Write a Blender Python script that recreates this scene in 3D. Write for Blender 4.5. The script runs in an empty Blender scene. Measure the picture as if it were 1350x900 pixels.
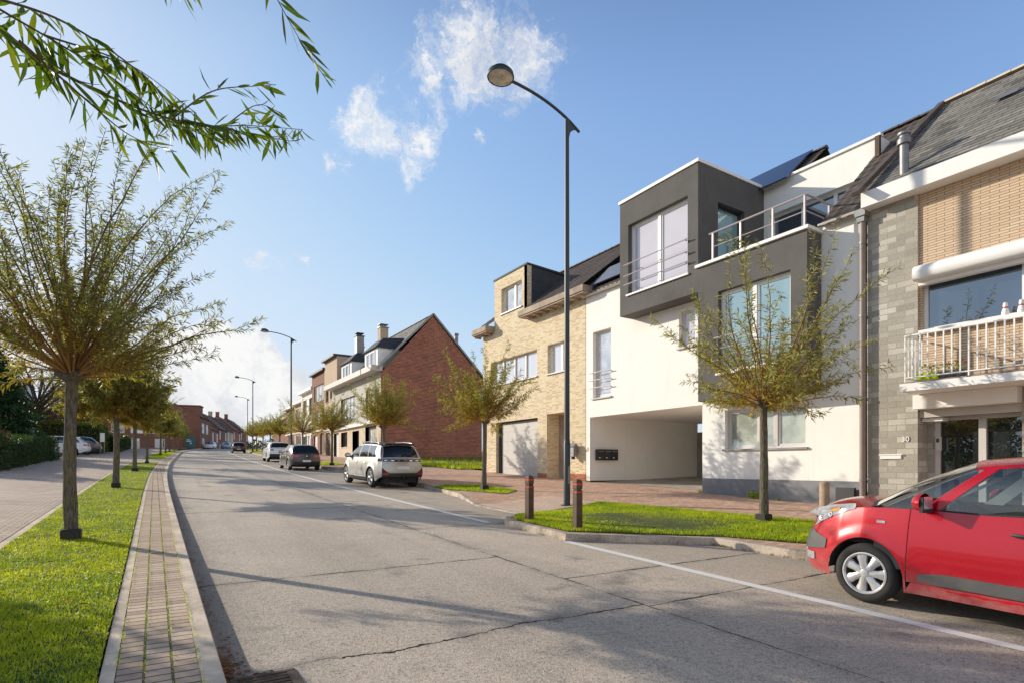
import bpy, bmesh, math, random
import numpy as np
from mathutils import Vector, Matrix
from mathutils.geometry import tessellate_polygon

SC = bpy.context.scene
COL = SC.collection
R = math.radians
ORG = {}

# ---------------------------------------------------------------- scene graph
def tag(o, label=None, cat=None, group=None, kind=None):
    if label: o['label'] = label
    if cat: o['category'] = cat
    if group: o['group'] = group
    if kind: o['kind'] = kind
    return o

def thing(name, label, cat, loc=(0, 0, 0), group=None, rz=0.0):
    o = bpy.data.objects.new(name, None)
    COL.objects.link(o)
    o.location = loc
    o.rotation_euler = (0, 0, rz)
    o.empty_display_size = 0.2
    ORG[o.name] = Vector(loc)
    return tag(o, label, cat, group)

def dup(root, loc=None, rz=None, sc=None, label=None, group=None):
    c = root.copy()
    COL.objects.link(c)
    if loc is not None: c.location = loc
    if rz is not None: c.rotation_euler = (0, 0, rz)
    if sc is not None: c.scale = (sc, sc, sc)
    if label: c['label'] = label
    if group: c['group'] = group
    def rec(src, dst):
        for ch in list(src.children):
            k = ch.copy()
            COL.objects.link(k)
            k.parent = dst
            rec(ch, k)
    rec(root, c)
    return c

class MB:
    def __init__(s):
        s.v = []; s.f = []; s.m = []; s.mi = 0
    def add(s, vs, fs):
        n = len(s.v)
        s.v.extend(tuple(map(float, p)) for p in vs)
        for f in fs:
            s.f.append([n + i for i in f]); s.m.append(s.mi)
    def poly(s, *pts):
        s.add(pts, [list(range(len(pts)))])
    def box(s, x0, x1, y0, y1, z0, z1):
        s.add([(x, y, z) for z in (z0, z1) for y in (y0, y1) for x in (x0, x1)],
              [(0, 2, 3, 1), (4, 5, 7, 6), (0, 1, 5, 4), (2, 6, 7, 3), (0, 4, 6, 2), (1, 3, 7, 5)])
    def obox(s, c, ax, ay, az):
        c, ax, ay, az = map(Vector, (c, ax, ay, az))
        s.add([c + ax * i + ay * j + az * k for k in (-1, 1) for j in (-1, 1) for i in (-1, 1)],
              [(0, 2, 3, 1), (4, 5, 7, 6), (0, 1, 5, 4), (2, 6, 7, 3), (0, 4, 6, 2), (1, 3, 7, 5)])
    def bar(s, a, b, w, h, up=(0, 0, 1)):
        a, b = Vector(a), Vector(b)
        d = (b - a); L = d.length; d.normalize()
        x = d.cross(Vector(up))
        if x.length < 1e-4: x = d.cross(Vector((1, 0, 0)))
        x.normalize(); z = x.cross(d)
        s.obox((a + b) / 2, x * w / 2, d * L / 2, z * h / 2)
    def tube(s, pts, rad, n=8, cap=True):
        pts = [Vector(p) for p in pts]
        if not hasattr(rad, '__len__'): rad = [rad] * len(pts)
        d0 = (pts[1] - pts[0]).normalized()
        x = d0.orthogonal().normalized()
        vs = []; k = len(pts)
        for i, p in enumerate(pts):
            d = (pts[min(i + 1, k - 1)] - pts[max(i - 1, 0)]).normalized()
            x = (x - d * x.dot(d))
            if x.length < 1e-6: x = d.orthogonal()
            x.normalize(); y = d.cross(x)
            for j in range(n):
                a = 2 * math.pi * j / n
                vs.append(p + (x * math.cos(a) + y * math.sin(a)) * rad[i])
        fs = []
        for i in range(k - 1):
            for j in range(n):
                fs.append((i * n + j, i * n + (j + 1) % n, (i + 1) * n + (j + 1) % n, (i + 1) * n + j))
        if cap:
            fs.append(list(range(n))[::-1]); fs.append([(k - 1) * n + j for j in range(n)])
        s.add(vs, fs)
    def lathe(s, prof, o=(0, 0, 0), ax=(0, 0, 1), n=24, x=None):
        """prof: (radius, height along ax)"""
        o, ax = Vector(o), Vector(ax).normalized()
        x = ax.orthogonal().normalized() if x is None else Vector(x)
        y = ax.cross(x)
        vs = [];
        for r, h in prof:
            for j in range(n):
                a = 2 * math.pi * j / n
                vs.append(o + ax * h + (x * math.cos(a) + y * math.sin(a)) * r)
        fs = []
        for i in range(len(prof) - 1):
            for j in range(n):
                fs.append((i * n + j, i * n + (j + 1) % n, (i + 1) * n + (j + 1) % n, (i + 1) * n + j))
        s.add(vs, fs)
    def grid(s, rows, flip=False):
        """rows: list of equally long point lists"""
        m = len(rows[0]); vs = [p for r in rows for p in r]; fs = []
        for i in range(len(rows) - 1):
            for j in range(m - 1):
                q = (i * m + j, i * m + j + 1, (i + 1) * m + j + 1, (i + 1) * m + j)
                fs.append(q[::-1] if flip else q)
        s.add(vs, fs)
    def prism(s, pts, d):
        """closed polygon pts extruded by vector d"""
        d = Vector(d); n = len(pts)
        vs = [Vector(p) for p in pts] + [Vector(p) + d for p in pts]
        fs = [list(range(n))[::-1], [n + i for i in range(n)]]
        for i in range(n):
            fs.append((i, (i + 1) % n, n + (i + 1) % n, n + i))
        s.add(vs, fs)
    def build(s, name, mats, par=None, smooth=None, kind=None, weld=False):
        if not isinstance(mats, (list, tuple)): mats = [mats]
        me = bpy.data.meshes.new(name)
        org = Vector((0, 0, 0))
        if par is not None: org = ORG.get(par.name, org)
        vs = s.v if org.length == 0 else [(x - org.x, y - org.y, z - org.z) for x, y, z in s.v]
        me.from_pydata(vs, [], s.f)
        for m in mats: me.materials.append(m)
        if len(mats) > 1:
            me.polygons.foreach_set('material_index', s.m)
        if weld:
            bm = bmesh.new(); bm.from_mesh(me)
            bmesh.ops.remove_doubles(bm, verts=bm.verts, dist=weld if isinstance(weld, float) else 1e-4)
            bmesh.ops.recalc_face_normals(bm, faces=bm.faces)
            bm.to_mesh(me); bm.free()
        if smooth is not None:
            me.polygons.foreach_set('use_smooth', [True] * len(me.polygons))
            me.set_sharp_from_angle(angle=R(smooth))
        me.update()
        o = bpy.data.objects.new(name, me)
        COL.objects.link(o)
        if par is not None:
            o.parent = par
            ORG[o.name] = org
        if kind: o['kind'] = kind
        return o

def bevel(o, w=0.01, seg=2, ang=40):
    bm = bmesh.new(); bm.from_mesh(o.data)
    es = [e for e in bm.edges if len(e.link_faces) == 2 and e.calc_face_angle(0) > R(ang)]
    bmesh.ops.bevel(bm, geom=es, offset=w, segments=seg, affect='EDGES', clamp_overlap=True)
    bm.to_mesh(o.data); bm.free()
    return o

# ---------------------------------------------------------------- node helpers
def N(nt, typ, ins=None, **props):
    n = nt.nodes.new(typ)
    for k, v in props.items(): setattr(n, k, v)
    for k, v in (ins or {}).items():
        if isinstance(v, bpy.types.NodeSocket): nt.links.new(v, n.inputs[k])
        else: n.inputs[k].default_value = v
    return n
def C4(c): return (c[0], c[1], c[2], 1.0)
def math_(nt, op, a, b=None, c=None, clamp=False):
    n = nt.nodes.new('ShaderNodeMath'); n.operation = op; n.use_clamp = clamp
    for i, v in enumerate((a, b, c)):
        if v is None: continue
        if isinstance(v, bpy.types.NodeSocket): nt.links.new(v, n.inputs[i])
        else: n.inputs[i].default_value = v
    return n.outputs[0]
def vmath(nt, op, a, b=None):
    n = nt.nodes.new('ShaderNodeVectorMath'); n.operation = op
    for i, v in enumerate((a, b)):
        if v is None: continue
        if isinstance(v, bpy.types.NodeSocket): nt.links.new(v, n.inputs[i])
        else: n.inputs[i].default_value = v
    return n
def mix(nt, f, a, b, blend='MIX'):
    n = nt.nodes.new('ShaderNodeMix'); n.data_type = 'RGBA'; n.blend_type = blend
    for i, v in ((0, f), (6, a), (7, b)):
        if isinstance(v, bpy.types.NodeSocket): nt.links.new(v, n.inputs[i])
        else: n.inputs[i].default_value = v if i == 0 else C4(v)
    return n.outputs[2]
def smooth_(nt, x, a, b):
    n = nt.nodes.new('ShaderNodeMapRange'); n.interpolation_type = 'SMOOTHSTEP'
    nt.links.new(x, n.inputs[0]); n.inputs[1].default_value = a; n.inputs[2].default_value = b
    return n.outputs[0]
def noise(nt, vec, scale, detail=4, rough=.55, dist=0.0):
    n = N(nt, 'ShaderNodeTexNoise', {'Scale': scale, 'Detail': detail, 'Roughness': rough, 'Distortion': dist})
    if vec is not None: nt.links.new(vec, n.inputs['Vector'])
    return n.outputs['Fac']
def newmat(name):
    m = bpy.data.materials.new(name); m.use_nodes = True
    nt = m.node_tree; nt.nodes.clear()
    out = nt.nodes.new('ShaderNodeOutputMaterial')
    b = nt.nodes.new('ShaderNodeBsdfPrincipled')
    nt.links.new(b.outputs[0], out.inputs[0])
    return m, nt, b, out
def pos(nt): return nt.nodes.new('ShaderNodeNewGeometry').outputs['Position']
def objc(nt): return nt.nodes.new('ShaderNodeTexCoord').outputs['Object']
def setc(nt, sock, v):
    if isinstance(v, bpy.types.NodeSocket): nt.links.new(v, sock)
    else: sock.default_value = v if not hasattr(v, '__len__') else C4(v)
def bump(nt, b, h, strength=.3, dist=.01):
    n = N(nt, 'ShaderNodeBump', {'Strength': strength, 'Distance': dist, 'Height': h})
    nt.links.new(n.outputs[0], b.inputs['Normal'])

def plain(name, c, rough=.7, var=.12, scale=2.0, bs=60, bst=.15, metal=0.0, spec=.5, coat=0.0, dirt=0.0, c2=None, streak=0.0):
    """painted / rendered / cast surface with large stains and a fine grain"""
    m, nt, b, _ = newmat(name)
    p = objc(nt)
    n1 = noise(nt, p, scale, 5, .6)
    n2 = noise(nt, p, scale * 9, 3, .6)
    f = math_(nt, 'ADD', math_(nt, 'MULTIPLY', n1, .7), math_(nt, 'MULTIPLY', n2, .3))
    lo = tuple(x * (1 - var) for x in c) if c2 is None else c2
    hi = tuple(min(1, x * (1 + var * .6)) for x in c)
    col = mix(nt, smooth_(nt, f, .3, .7), lo, hi)
    if streak:
        q = pos(nt)
        sk = noise(nt, N(nt, 'ShaderNodeMapping', {0: q, 3: (3.2, 3.2, .22)}).outputs[0], 1.6, 6, .7)
        bl = noise(nt, q, .45, 5, .65)
        col = mix(nt, math_(nt, 'MULTIPLY', math_(nt, 'MULTIPLY', smooth_(nt, sk, .50, .78), smooth_(nt, bl, .35, .65)), streak), col, tuple(x * .45 for x in c))
    b.inputs['Roughness'].default_value = rough
    b.inputs['Metallic'].default_value = metal
    b.inputs['Specular IOR Level'].default_value = spec
    b.inputs['Coat Weight'].default_value = coat
    b.inputs['Coat Roughness'].default_value = .05
    setc(nt, b.inputs['Base Color'], col)
    if rough > .15:
        setc(nt, b.inputs['Roughness'], math_(nt, 'ADD', rough - .08, math_(nt, 'MULTIPLY', n2, .16)))
    if bst: bump(nt, b, noise(nt, p, bs, 4, .6), bst, .01)
    return m

def wallvec(nt, sx=1.0, flip=False):
    """(along the wall, up) in metres for walls facing x or y"""
    g = nt.nodes.new('ShaderNodeNewGeometry')
    sp = N(nt, 'ShaderNodeSeparateXYZ', {0: g.outputs['Position']})
    sn = N(nt, 'ShaderNodeSeparateXYZ', {0: g.outputs['True Normal']})
    k = math_(nt, 'GREATER_THAN', math_(nt, 'ABSOLUTE', sn.outputs[0]), .5)
    kz = math_(nt, 'GREATER_THAN', math_(nt, 'ABSOLUTE', sn.outputs[2]), .8)
    u = N(nt, 'ShaderNodeMix', {0: k, 2: sp.outputs[0], 3: sp.outputs[1]}).outputs[0]
    v = N(nt, 'ShaderNodeMix', {0: kz, 2: sp.outputs[2], 3: sp.outputs[1]}).outputs[0]
    return N(nt, 'ShaderNodeCombineXYZ', {0: u, 1: v}).outputs[0], g.outputs['Position'], sp

def brick(name, c1, c2, mortar, bw=.21, rh=.062, ms=.01, coords='wall', stain=.25, bst=.6, rough=.85, offset=.5, c3=None, rot=0.0, moss=None, mvar=.5, shift=None):
    m, nt, b, _ = newmat(name)
    if coords == 'wall':
        vec, p, sp = wallvec(nt)
    else:
        p = pos(nt); vec = p
        if rot:
            vec = N(nt, 'ShaderNodeMapping', {0: p, 2: (0, 0, rot)}).outputs[0]
    if shift: vec = vmath(nt, 'ADD', vec, (shift[0], shift[1], 0)).outputs[0]
    vec = vmath(nt, 'ADD', vec, vmath(nt, 'MULTIPLY', N(nt, 'ShaderNodeTexNoise', {'Vector': p, 'Scale': 9.0, 'Detail': 2}).outputs['Color'], (.006, .006, 0)).outputs[0]).outputs[0]
    br = N(nt, 'ShaderNodeTexBrick', {'Vector': vec, 'Scale': 1.0, 'Color1': (0, 0, 0, 1), 'Color2': (1, 1, 1, 1), 'Mortar': (.5, .5, .5, 1),
           'Mortar Size': ms, 'Mortar Smooth': .3, 'Bias': 0.0, 'Brick Width': bw, 'Row Height': rh}, offset=offset)
    rnd = br.outputs['Color']
    body = mix(nt, rnd, c1, c2)
    if c3: body = mix(nt, smooth_(nt, noise(nt, vmath(nt, 'SNAP', vec, (bw, rh, 1)).outputs[0], 13.7, 0), .52, .62), body, c3)
    n1 = noise(nt, p, .6, 5, .65); n2 = noise(nt, p, 30, 4, .65)
    body = mix(nt, math_(nt, 'MULTIPLY', smooth_(nt, n2, .3, .75), mvar * .5), body, (0.02, .018, .015))
    col = mix(nt, br.outputs['Fac'], body, mortar)
    col = mix(nt, math_(nt, 'MULTIPLY', smooth_(nt, n1, .42, .75), stain), col, tuple(x * .35 for x in c1))
    if moss:
        col = mix(nt, math_(nt, 'MULTIPLY', br.outputs['Fac'], smooth_(nt, noise(nt, p, 2.2, 4, .7), .45, .62)), col, moss)
    setc(nt, b.inputs['Base Color'], col)
    b.inputs['Roughness'].default_value = rough
    b.inputs['Specular IOR Level'].default_value = .3
    h = math_(nt, 'ADD', math_(nt, 'MULTIPLY', br.outputs['Fac'], -1.0), math_(nt, 'ADD', math_(nt, 'MULTIPLY', n2, .5), math_(nt, 'MULTIPLY', rnd, .25)))
    bump(nt, b, h, bst, .012)
    return m

def glass(name, inner, refl=.28, tint=(1, 1, 1), rough=.01, var=.4, curtain=None, scale=1.2, fk=.35):
    """window pane: dim room, curtain or painted reflection behind a reflecting sheet"""
    m, nt, b, out = newmat(name)
    p = pos(nt)
    col = inner
    n1 = noise(nt, p, scale, 3, .5)
    col = mix(nt, smooth_(nt, n1, .35, .65), tuple(x * (1 - var) for x in inner), inner)
    if curtain:
        sp = N(nt, 'ShaderNodeSeparateXYZ', {0: p})
        w = noise(nt, N(nt, 'ShaderNodeCombineXYZ', {0: math_(nt, 'ADD', sp.outputs[0], sp.outputs[1])}).outputs[0], 14, 3, .6)
        col = mix(nt, smooth_(nt, w, .35, .65), tuple(x * .72 for x in curtain), curtain)
    setc(nt, b.inputs['Base Color'], col)
    b.inputs['Roughness'].default_value = .6
    b.inputs['Specular IOR Level'].default_value = 0
    gl = N(nt, 'ShaderNodeBsdfGlossy', {'Color': C4(tint), 'Roughness': rough})
    # panes are never quite flat
    bp = N(nt, 'ShaderNodeBump', {'Strength': .06, 'Distance': .02, 'Height': noise(nt, p, 1.3, 2)})
    nt.links.new(bp.outputs[0], gl.inputs['Normal'])
    fr = N(nt, 'ShaderNodeLayerWeight', {'Blend': .35}).outputs['Fresnel']
    f = math_(nt, 'ADD', refl, math_(nt, 'MULTIPLY', fr, fk), clamp=True)
    ms = N(nt, 'ShaderNodeMixShader', {0: f, 1: b.outputs[0], 2: gl.outputs[0]})
    nt.links.new(ms.outputs[0], out.inputs[0])
    return m

def leafmat(name, cols, trans=.45, base=None, rough=.5, spec=.4, patch=None):
    """cols: stops picked per leaf; base: colour towards the root of the shoots (attribute 'age')"""
    m, nt, b, out = newmat(name)
    g = nt.nodes.new('ShaderNodeNewGeometry')
    cr = nt.nodes.new('ShaderNodeValToRGB'); nt.links.new(g.outputs['Random Per Island'], cr.inputs[0])
    el = cr.color_ramp.elements
    el[0].position = 0; el[0].color = C4(cols[0]); el[1].position = 1; el[1].color = C4(cols[-1])
    for i, c in enumerate(cols[1:-1]):
        e = el.new((i + 1) / (len(cols) - 1)); e.color = C4(c)
    col = cr.outputs[0]
    if base:
        at = N(nt, 'ShaderNodeAttribute', attribute_name='age')
        f = math_(nt, 'MULTIPLY', at.outputs['Fac'], math_(nt, 'ADD', .5, math_(nt, 'MULTIPLY', g.outputs['Random Per Island'], .9)), clamp=True)
        col = mix(nt, f, col, base)
    if patch:
        q = pos(nt)
        f1 = smooth_(nt, noise(nt, q, 1.3, 4, .7), .38, .66); f2 = smooth_(nt, noise(nt, q, 6.0, 4, .7), .42, .66)
        col = mix(nt, math_(nt, 'MULTIPLY', f1, .75), col, patch[0])
        col = mix(nt, math_(nt, 'MULTIPLY', f2, .42), col, patch[1])
    setc(nt, b.inputs['Base Color'], col)
    b.inputs['Roughness'].default_value = rough
    b.inputs['Specular IOR Level'].default_value = spec
    tr = N(nt, 'ShaderNodeBsdfTranslucent', {'Color': mix(nt, 1.0, col, (1.9, 1.75, .7), 'MULTIPLY')})
    ms = N(nt, 'ShaderNodeMixShader', {0: trans, 1: b.outputs[0], 2: tr.outputs[0]})
    nt.links.new(ms.outputs[0], out.inputs[0])
    return m
# ---------------------------------------------------------------- lie of the street
_KY = [-60, 0, 7.6, 20, 31, 40, 62, 85, 130, 165, 220, 300, 900]
_KZ = [-1.9, 0, .244, .70, 1.14, 1.52, 2.40, 3.3, 5.0, 6.2, 7.2, 7.8, 8.0]
_DY = [-60, 18, 24, 31, 41, 50, 62, 85, 122, 165, 220, 300]
_DX = [0, 0, .03, .135, .42, .82, 1.43, 2.6, 6.5, 13.6, 25, 42]
def _sm(Y, ky, kv, w):
    return sum(float(np.interp(Y + d, ky, kv)) for d in (-w, -w / 2, 0, w / 2, w)) / 5
_YT = [-60 + i * .25 for i in range(3841)]
_GT = [_sm(Y, _KY, _KZ, 4) if Y > 9 else float(np.interp(Y, _KY, _KZ)) for Y in _YT]
_DT = [_sm(Y, _DY, _DX, 4) for Y in _YT]
def _lk(T, Y):
    f = (min(max(Y, -59.9), 899) + 60) * 4; i = int(f); f -= i
    return T[i] + (T[i + 1] - T[i]) * f
def g(Y): return _lk(_GT, Y)
def dl(Y): return _lk(_DT, Y)                       # the street drifts to the right uphill
_RY = [-60, 4.2, 6.1, 7.55, 9.6, 10.15, 10.9, 13.2, 15.5, 17.2, 20, 60, 400]
_RX = [7.9, 7.9, 7.8, 5.84, 5.9, 6.25, 7.2, 7.2, 7.9, 8.2, 8.5, 8.5, 8.5]
def kR(Y): return float(np.interp(Y, _RY, _RX)) + dl(Y)
def kL(Y): return .36 + dl(Y)
def dip(Y): return float(np.interp(Y, [9.9, 11, 13.2, 15.6], [.12, .025, .025, .12]))
def zP(X, Y):                                       # right-hand pavement
    x = X - dl(Y)
    b = dip(Y); t = min(1, max(0, (x - 7.3) / 2.2)); b = b + (.12 - b) * t * t
    return g(Y) + b + .27 * min(1, max(0, (x - 8.0) / 5.3))
def zL(X, Y):                                       # left-hand pavement
    x = X - dl(Y)
    return g(Y) + .12 + .012 * max(0, -1.7 - x)

def ys(a, b, near=1.0):
    o = []; y = a
    while y < b:
        o.append(y); y += near if y < 60 else (3 if y < 130 else 8)
    o.append(b)
    return o
def strip(name, mats, xl, xr, Y, z, nx=2, kind='structure', par=None, dz=0.0):
    mb = MB(); rows = []
    for y in Y:
        a, b = xl(y), xr(y)
        rows.append([(a + (b - a) * i / (nx - 1), y, z(a + (b - a) * i / (nx - 1), y) + dz) for i in range(nx)])
    mb.grid(rows)
    return mb.build(name, mats, par, smooth=60, kind=kind)
def sweep(mb, path, prof, zf):
    """prof: (offset to the left of travel, height) pairs swept along the plan polyline"""
    n = len(path); rows = []
    for i, (x, y) in enumerate(path):
        a = path[max(i - 1, 0)]; b = path[min(i + 1, n - 1)]
        d1 = Vector((x - a[0], y - a[1])); d2 = Vector((b[0] - x, b[1] - y))
        if d1.length < 1e-6: d1 = d2.copy()
        if d2.length < 1e-6: d2 = d1.copy()
        d1.normalize(); d2.normalize()
        t = (d1 + d2).normalized(); nn = Vector((-t.y, t.x)); k = 1 / max(.5, nn.dot(Vector((-d1.y, d1.x))))
        rows.append([(x + nn.x * o * k, y + nn.y * o * k, zf(x, y) + h) for o, h in prof])
    mb.grid(rows)

# ---------------------------------------------------------------- ground materials
def road_mat():
    m, nt, b, _ = newmat('worn_concrete_road')
    p = pos(nt); sp = N(nt, 'ShaderNodeSeparateXYZ', {0: p})
    X, Y = sp.outputs[0], sp.outputs[1]
    w1 = math_(nt, 'MULTIPLY', math_(nt, 'SUBTRACT', noise(nt, p, .9, 6, .7), .5), .42)
    w2 = math_(nt, 'MULTIPLY', math_(nt, 'SUBTRACT', noise(nt, p, 2.2, 6, .72), .5), .09)
    wx = math_(nt, 'MULTIPLY', math_(nt, 'SUBTRACT', noise(nt, p, 1.7, 6, .7), .5), .09)
    dxl = math_(nt, 'ABSOLUTE', math_(nt, 'SUBTRACT', math_(nt, 'ADD', X, wx), 4.1))
    left = math_(nt, 'LESS_THAN', X, 4.1)
    def lines(lst, per, ph):
        d = None
        for yy, w in lst:
            k = math_(nt, 'ABSOLUTE', math_(nt, 'SUBTRACT', math_(nt, 'ADD', Y, w), yy))
            d = k if d is None else math_(nt, 'MINIMUM', d, k)
        q = math_(nt, 'ABSOLUTE', math_(nt, 'SUBTRACT', math_(nt, 'FLOORED_MODULO', math_(nt, 'ADD', math_(nt, 'ADD', Y, w2), ph), per), per / 2))
        far = math_(nt, 'GREATER_THAN', Y, 9.5)
        q = math_(nt, 'ADD', q, math_(nt, 'MULTIPLY', math_(nt, 'SUBTRACT', 1.0, far), 9))
        return math_(nt, 'MINIMUM', d, q)
    dL = math_(nt, 'ADD', lines([(6.85, w2), (4.05, w1), (-.6, w2)], 6.2, 1.4), math_(nt, 'MULTIPLY', math_(nt, 'SUBTRACT', 1.0, left), 9))
    dR = math_(nt, 'ADD', lines([(5.32, w2), (3.97, w2), (.4, w2)], 5.6, 4.1), math_(nt, 'MULTIPLY', left, 9))
    d = math_(nt, 'MINIMUM', math_(nt, 'MINIMUM', dL, dR), math_(nt, 'ADD', dxl, .003))
    wid = math_(nt, 'MULTIPLY', math_(nt, 'ADD', smooth_(nt, noise(nt, p, 1.9, 4, .7), .38, .72), .25), .024)
    crack = math_(nt, 'SUBTRACT', 1.0, smooth_(nt, math_(nt, 'DIVIDE', d, wid), .35, 1.0))
    soft = math_(nt, 'SUBTRACT', 1.0, smooth_(nt, d, .0, .16))
    # tone
    n1 = noise(nt, p, .35, 5, .6); n2 = noise(nt, p, 3.0, 5, .65)
    st = noise(nt, N(nt, 'ShaderNodeMapping', {0: p, 3: (1.6, .12, 1)}).outputs[0], 1.0, 4, .6)
    col = mix(nt, smooth_(nt, n1, .3, .7), (.68, .555, .43), (.86, .71, .55))
    col = mix(nt, math_(nt, 'MULTIPLY', smooth_(nt, st, .45, .75), .45), col, (.34, .30, .255))
    col = mix(nt, math_(nt, 'MULTIPLY', smooth_(nt, n2, .5, .78), .35), col, (.68, .60, .50))
    # every slab weathered a little differently; wheels polish two tracks per lane
    sid = N(nt, 'ShaderNodeCombineXYZ', {0: left, 1: math_(nt, 'FLOOR', math_(nt, 'DIVIDE', math_(nt, 'ADD', Y, math_(nt, 'MULTIPLY', left, 1.4)), 5.8))}).outputs[0]
    wn = N(nt, 'ShaderNodeTexWhiteNoise', {'Vector': sid}).outputs['Value']
    col = mix(nt, math_(nt, 'MULTIPLY', wn, .30), col, (.36, .315, .26))
    trk = math_(nt, 'ABSOLUTE', math_(nt, 'SINE', math_(nt, 'MULTIPLY', math_(nt, 'ADD', X, math_(nt, 'MULTIPLY', n1, .5)), 1.75)))
    col = mix(nt, math_(nt, 'MULTIPLY', smooth_(nt, trk, .75, 1.0), math_(nt, 'MULTIPLY', smooth_(nt, n2, .3, .65), .22)), col, (.27, .245, .22))
    # exposed aggregate
    v = N(nt, 'ShaderNodeTexVoronoi', {'Vector': p, 'Scale': 70.0}, feature='F1')
    gr = noise(nt, p, 95, 3, .8); gr2 = noise(nt, p, 30, 5, .8)
    col = mix(nt, math_(nt, 'MULTIPLY', smooth_(nt, gr2, .48, .64), .6), col, (.12, .108, .098))
    col = mix(nt, math_(nt, 'MULTIPLY', smooth_(nt, gr, .50, .62), .65), col, (.075, .068, .062))
    col = mix(nt, math_(nt, 'MULTIPLY', smooth_(nt, v.outputs['Color'], .6, .95), .5), col, (.82, .74, .62))
    # parking lane is a little darker and browner, gutter is dirty
    park = smooth_(nt, math_(nt, 'ADD', X, wx), 5.9, 6.3)
    col = mix(nt, math_(nt, 'MULTIPLY', park, .25), col, (.30, .26, .21))
    oil = smooth_(nt, noise(nt, p, 1.1, 4, .6), .60, .72)
    col = mix(nt, math_(nt, 'MULTIPLY', oil, .5), col, (.10, .095, .09))
    gut = math_(nt, 'SUBTRACT', 1.0, smooth_(nt, X, .38, .75))
    col = mix(nt, math_(nt, 'MULTIPLY', gut, .5), col, (.10, .085, .07))
    col = mix(nt, math_(nt, 'MULTIPLY', soft, math_(nt, 'MULTIPLY', smooth_(nt, n2, .4, .6), .35)), col, (.13, .12, .11))
    col = mix(nt, crack, col, (.015, .013, .012))
    setc(nt, b.inputs['Base Color'], col)
    b.inputs['Roughness'].default_value = .72
    b.inputs['Specular IOR Level'].default_value = .35
    h = math_(nt, 'SUBTRACT', math_(nt, 'ADD', math_(nt, 'ADD', math_(nt, 'MULTIPLY', gr, .6), math_(nt, 'MULTIPLY', gr2, .8)), math_(nt, 'MULTIPLY', v.outputs['Distance'], -.3)), math_(nt, 'MULTIPLY', crack, 2.5))
    bump(nt, b, h, .9, .012)
    return m
M = {}
M['road'] = road_mat()
def line_mat():
    m, nt, b, _ = newmat('worn_white_road_paint')
    p = pos(nt)
    w = smooth_(nt, noise(nt, p, 22, 6, .75), .60, .76)
    col = mix(nt, w, (.88, .87, .83), (.45, .42, .38))
    col = mix(nt, math_(nt, 'MULTIPLY', noise(nt, p, 1.5, 4), .2), col, (.5, .48, .45))
    setc(nt, b.inputs['Base Color'], col); b.inputs['Roughness'].default_value = .65
    bump(nt, b, noise(nt, p, 130, 3, .7), .5, .006)
    return m
M['line'] = line_mat()
M['kerb'] = plain('concrete_kerb', (.74, .60, .455), .85, .35, 1.6, 70, .4)
M['kerb2'] = plain('stained_concrete_kerb', (.46, .385, .305), .9, .55, 2.2, 70, .5)
M['edging'] = plain('concrete_edging', (.72, .58, .44), .85, .35, 2.5, 70, .4)
M['paver_r'] = brick('red_brown_street_bricks', (.60, .36, .25), (.74, .50, .37), (.36, .25, .18), .205, .102, .006, 'ground', .30, .5, mvar=.35, c3=(.52, .33, .25))
M['paver_drive'] = brick('pale_driveway_bricks', (.66, .47, .36), (.78, .60, .48), (.42, .32, .24), .205, .102, .006, 'ground', .25, .5, rot=R(90), mvar=.35)
M['paver_l'] = brick('brown_grey_street_bricks', (.58, .435, .335), (.78, .615, .49), (.14, .11, .09), .205, .102, .008, 'ground', .3, .55, mvar=.4, rot=R(0))
def band_mat():
    m = brick('brown_kerbside_bricks', (.62, .44, .315), (.80, .61, .455), (.13, .10, .065), .148, .108, .009, 'ground', .25, .7, offset=0.0, mvar=.4, c3=(.52, .37, .28), moss=(.10, .13, .03), shift=(.052, 0))
    return m
M['band'] = band_mat()
M['soil'] = plain('turf_soil', (.07, .09, .018), .95, .5, 5, 80, .8)
M['ground'] = plain('rough_ground', (.10, .12, .045), .95, .5, .3, 10, .6)
M['tarmac'] = plain('dark_tarmac', (.09, .088, .085), .85, .3, 2, 120, .6)
M['slabs'] = plain('pale_concrete_floor', (.42, .39, .34), .85, .3, 1.5, 60, .3)
M['grass'] = leafmat('grass_blades', [(.08, .17, .006), (.20, .36, .010), (.34, .47, .012), (.50, .52, .06), (.13, .27, .008)], .38, rough=.45, patch=((.56, .62, .02), (.06, .14, .005)))
M['dryg'] = leafmat('dry_grass_blades', [(.14, .17, .03), (.30, .26, .10), (.10, .15, .02), (.22, .22, .06)], .35)
M['litter'] = leafmat('fallen_leaves', [(.10, .05, .02), (.45, .16, .02), (.30, .10, .02), (.06, .035, .02), (.5, .26, .05)], .25)

# ---------------------------------------------------------------- ground sheets
gm = MB(); rows = []
Xs = [-900, -400, -150, -60, -25, -12, -7, -1.7, 0.2, 4, 8, 10, 13, 18, 30, 60, 150, 400, 900]
for y in [-200, -60, -30] + ys(-20, 200, 2.0) + [240, 300, 500, 900, 1600]:
    r = []
    for x in Xs:
        d = dl(y) if abs(x) < 100 else 0
        xx = x + d
        z = g(y) - .08
        if x <= -1.7: z = zL(xx, y) - .06
        if x >= 10: z = zP(xx, y) - .06
        if x > 8 and x < 10: z = zP(xx, y) - .1
        if abs(x) > 300 or y > 400: z -= 1
        r.append((xx, y, z))
    rows.append(r)
gm.grid(rows)
gm.build('ground', M['ground'], smooth=60, kind='structure')

strip('road', M['road'], lambda y: kL(y) - .03, lambda y: 8.65 + dl(y), ys(-25, 300), lambda x, y: g(y), 5)
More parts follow.
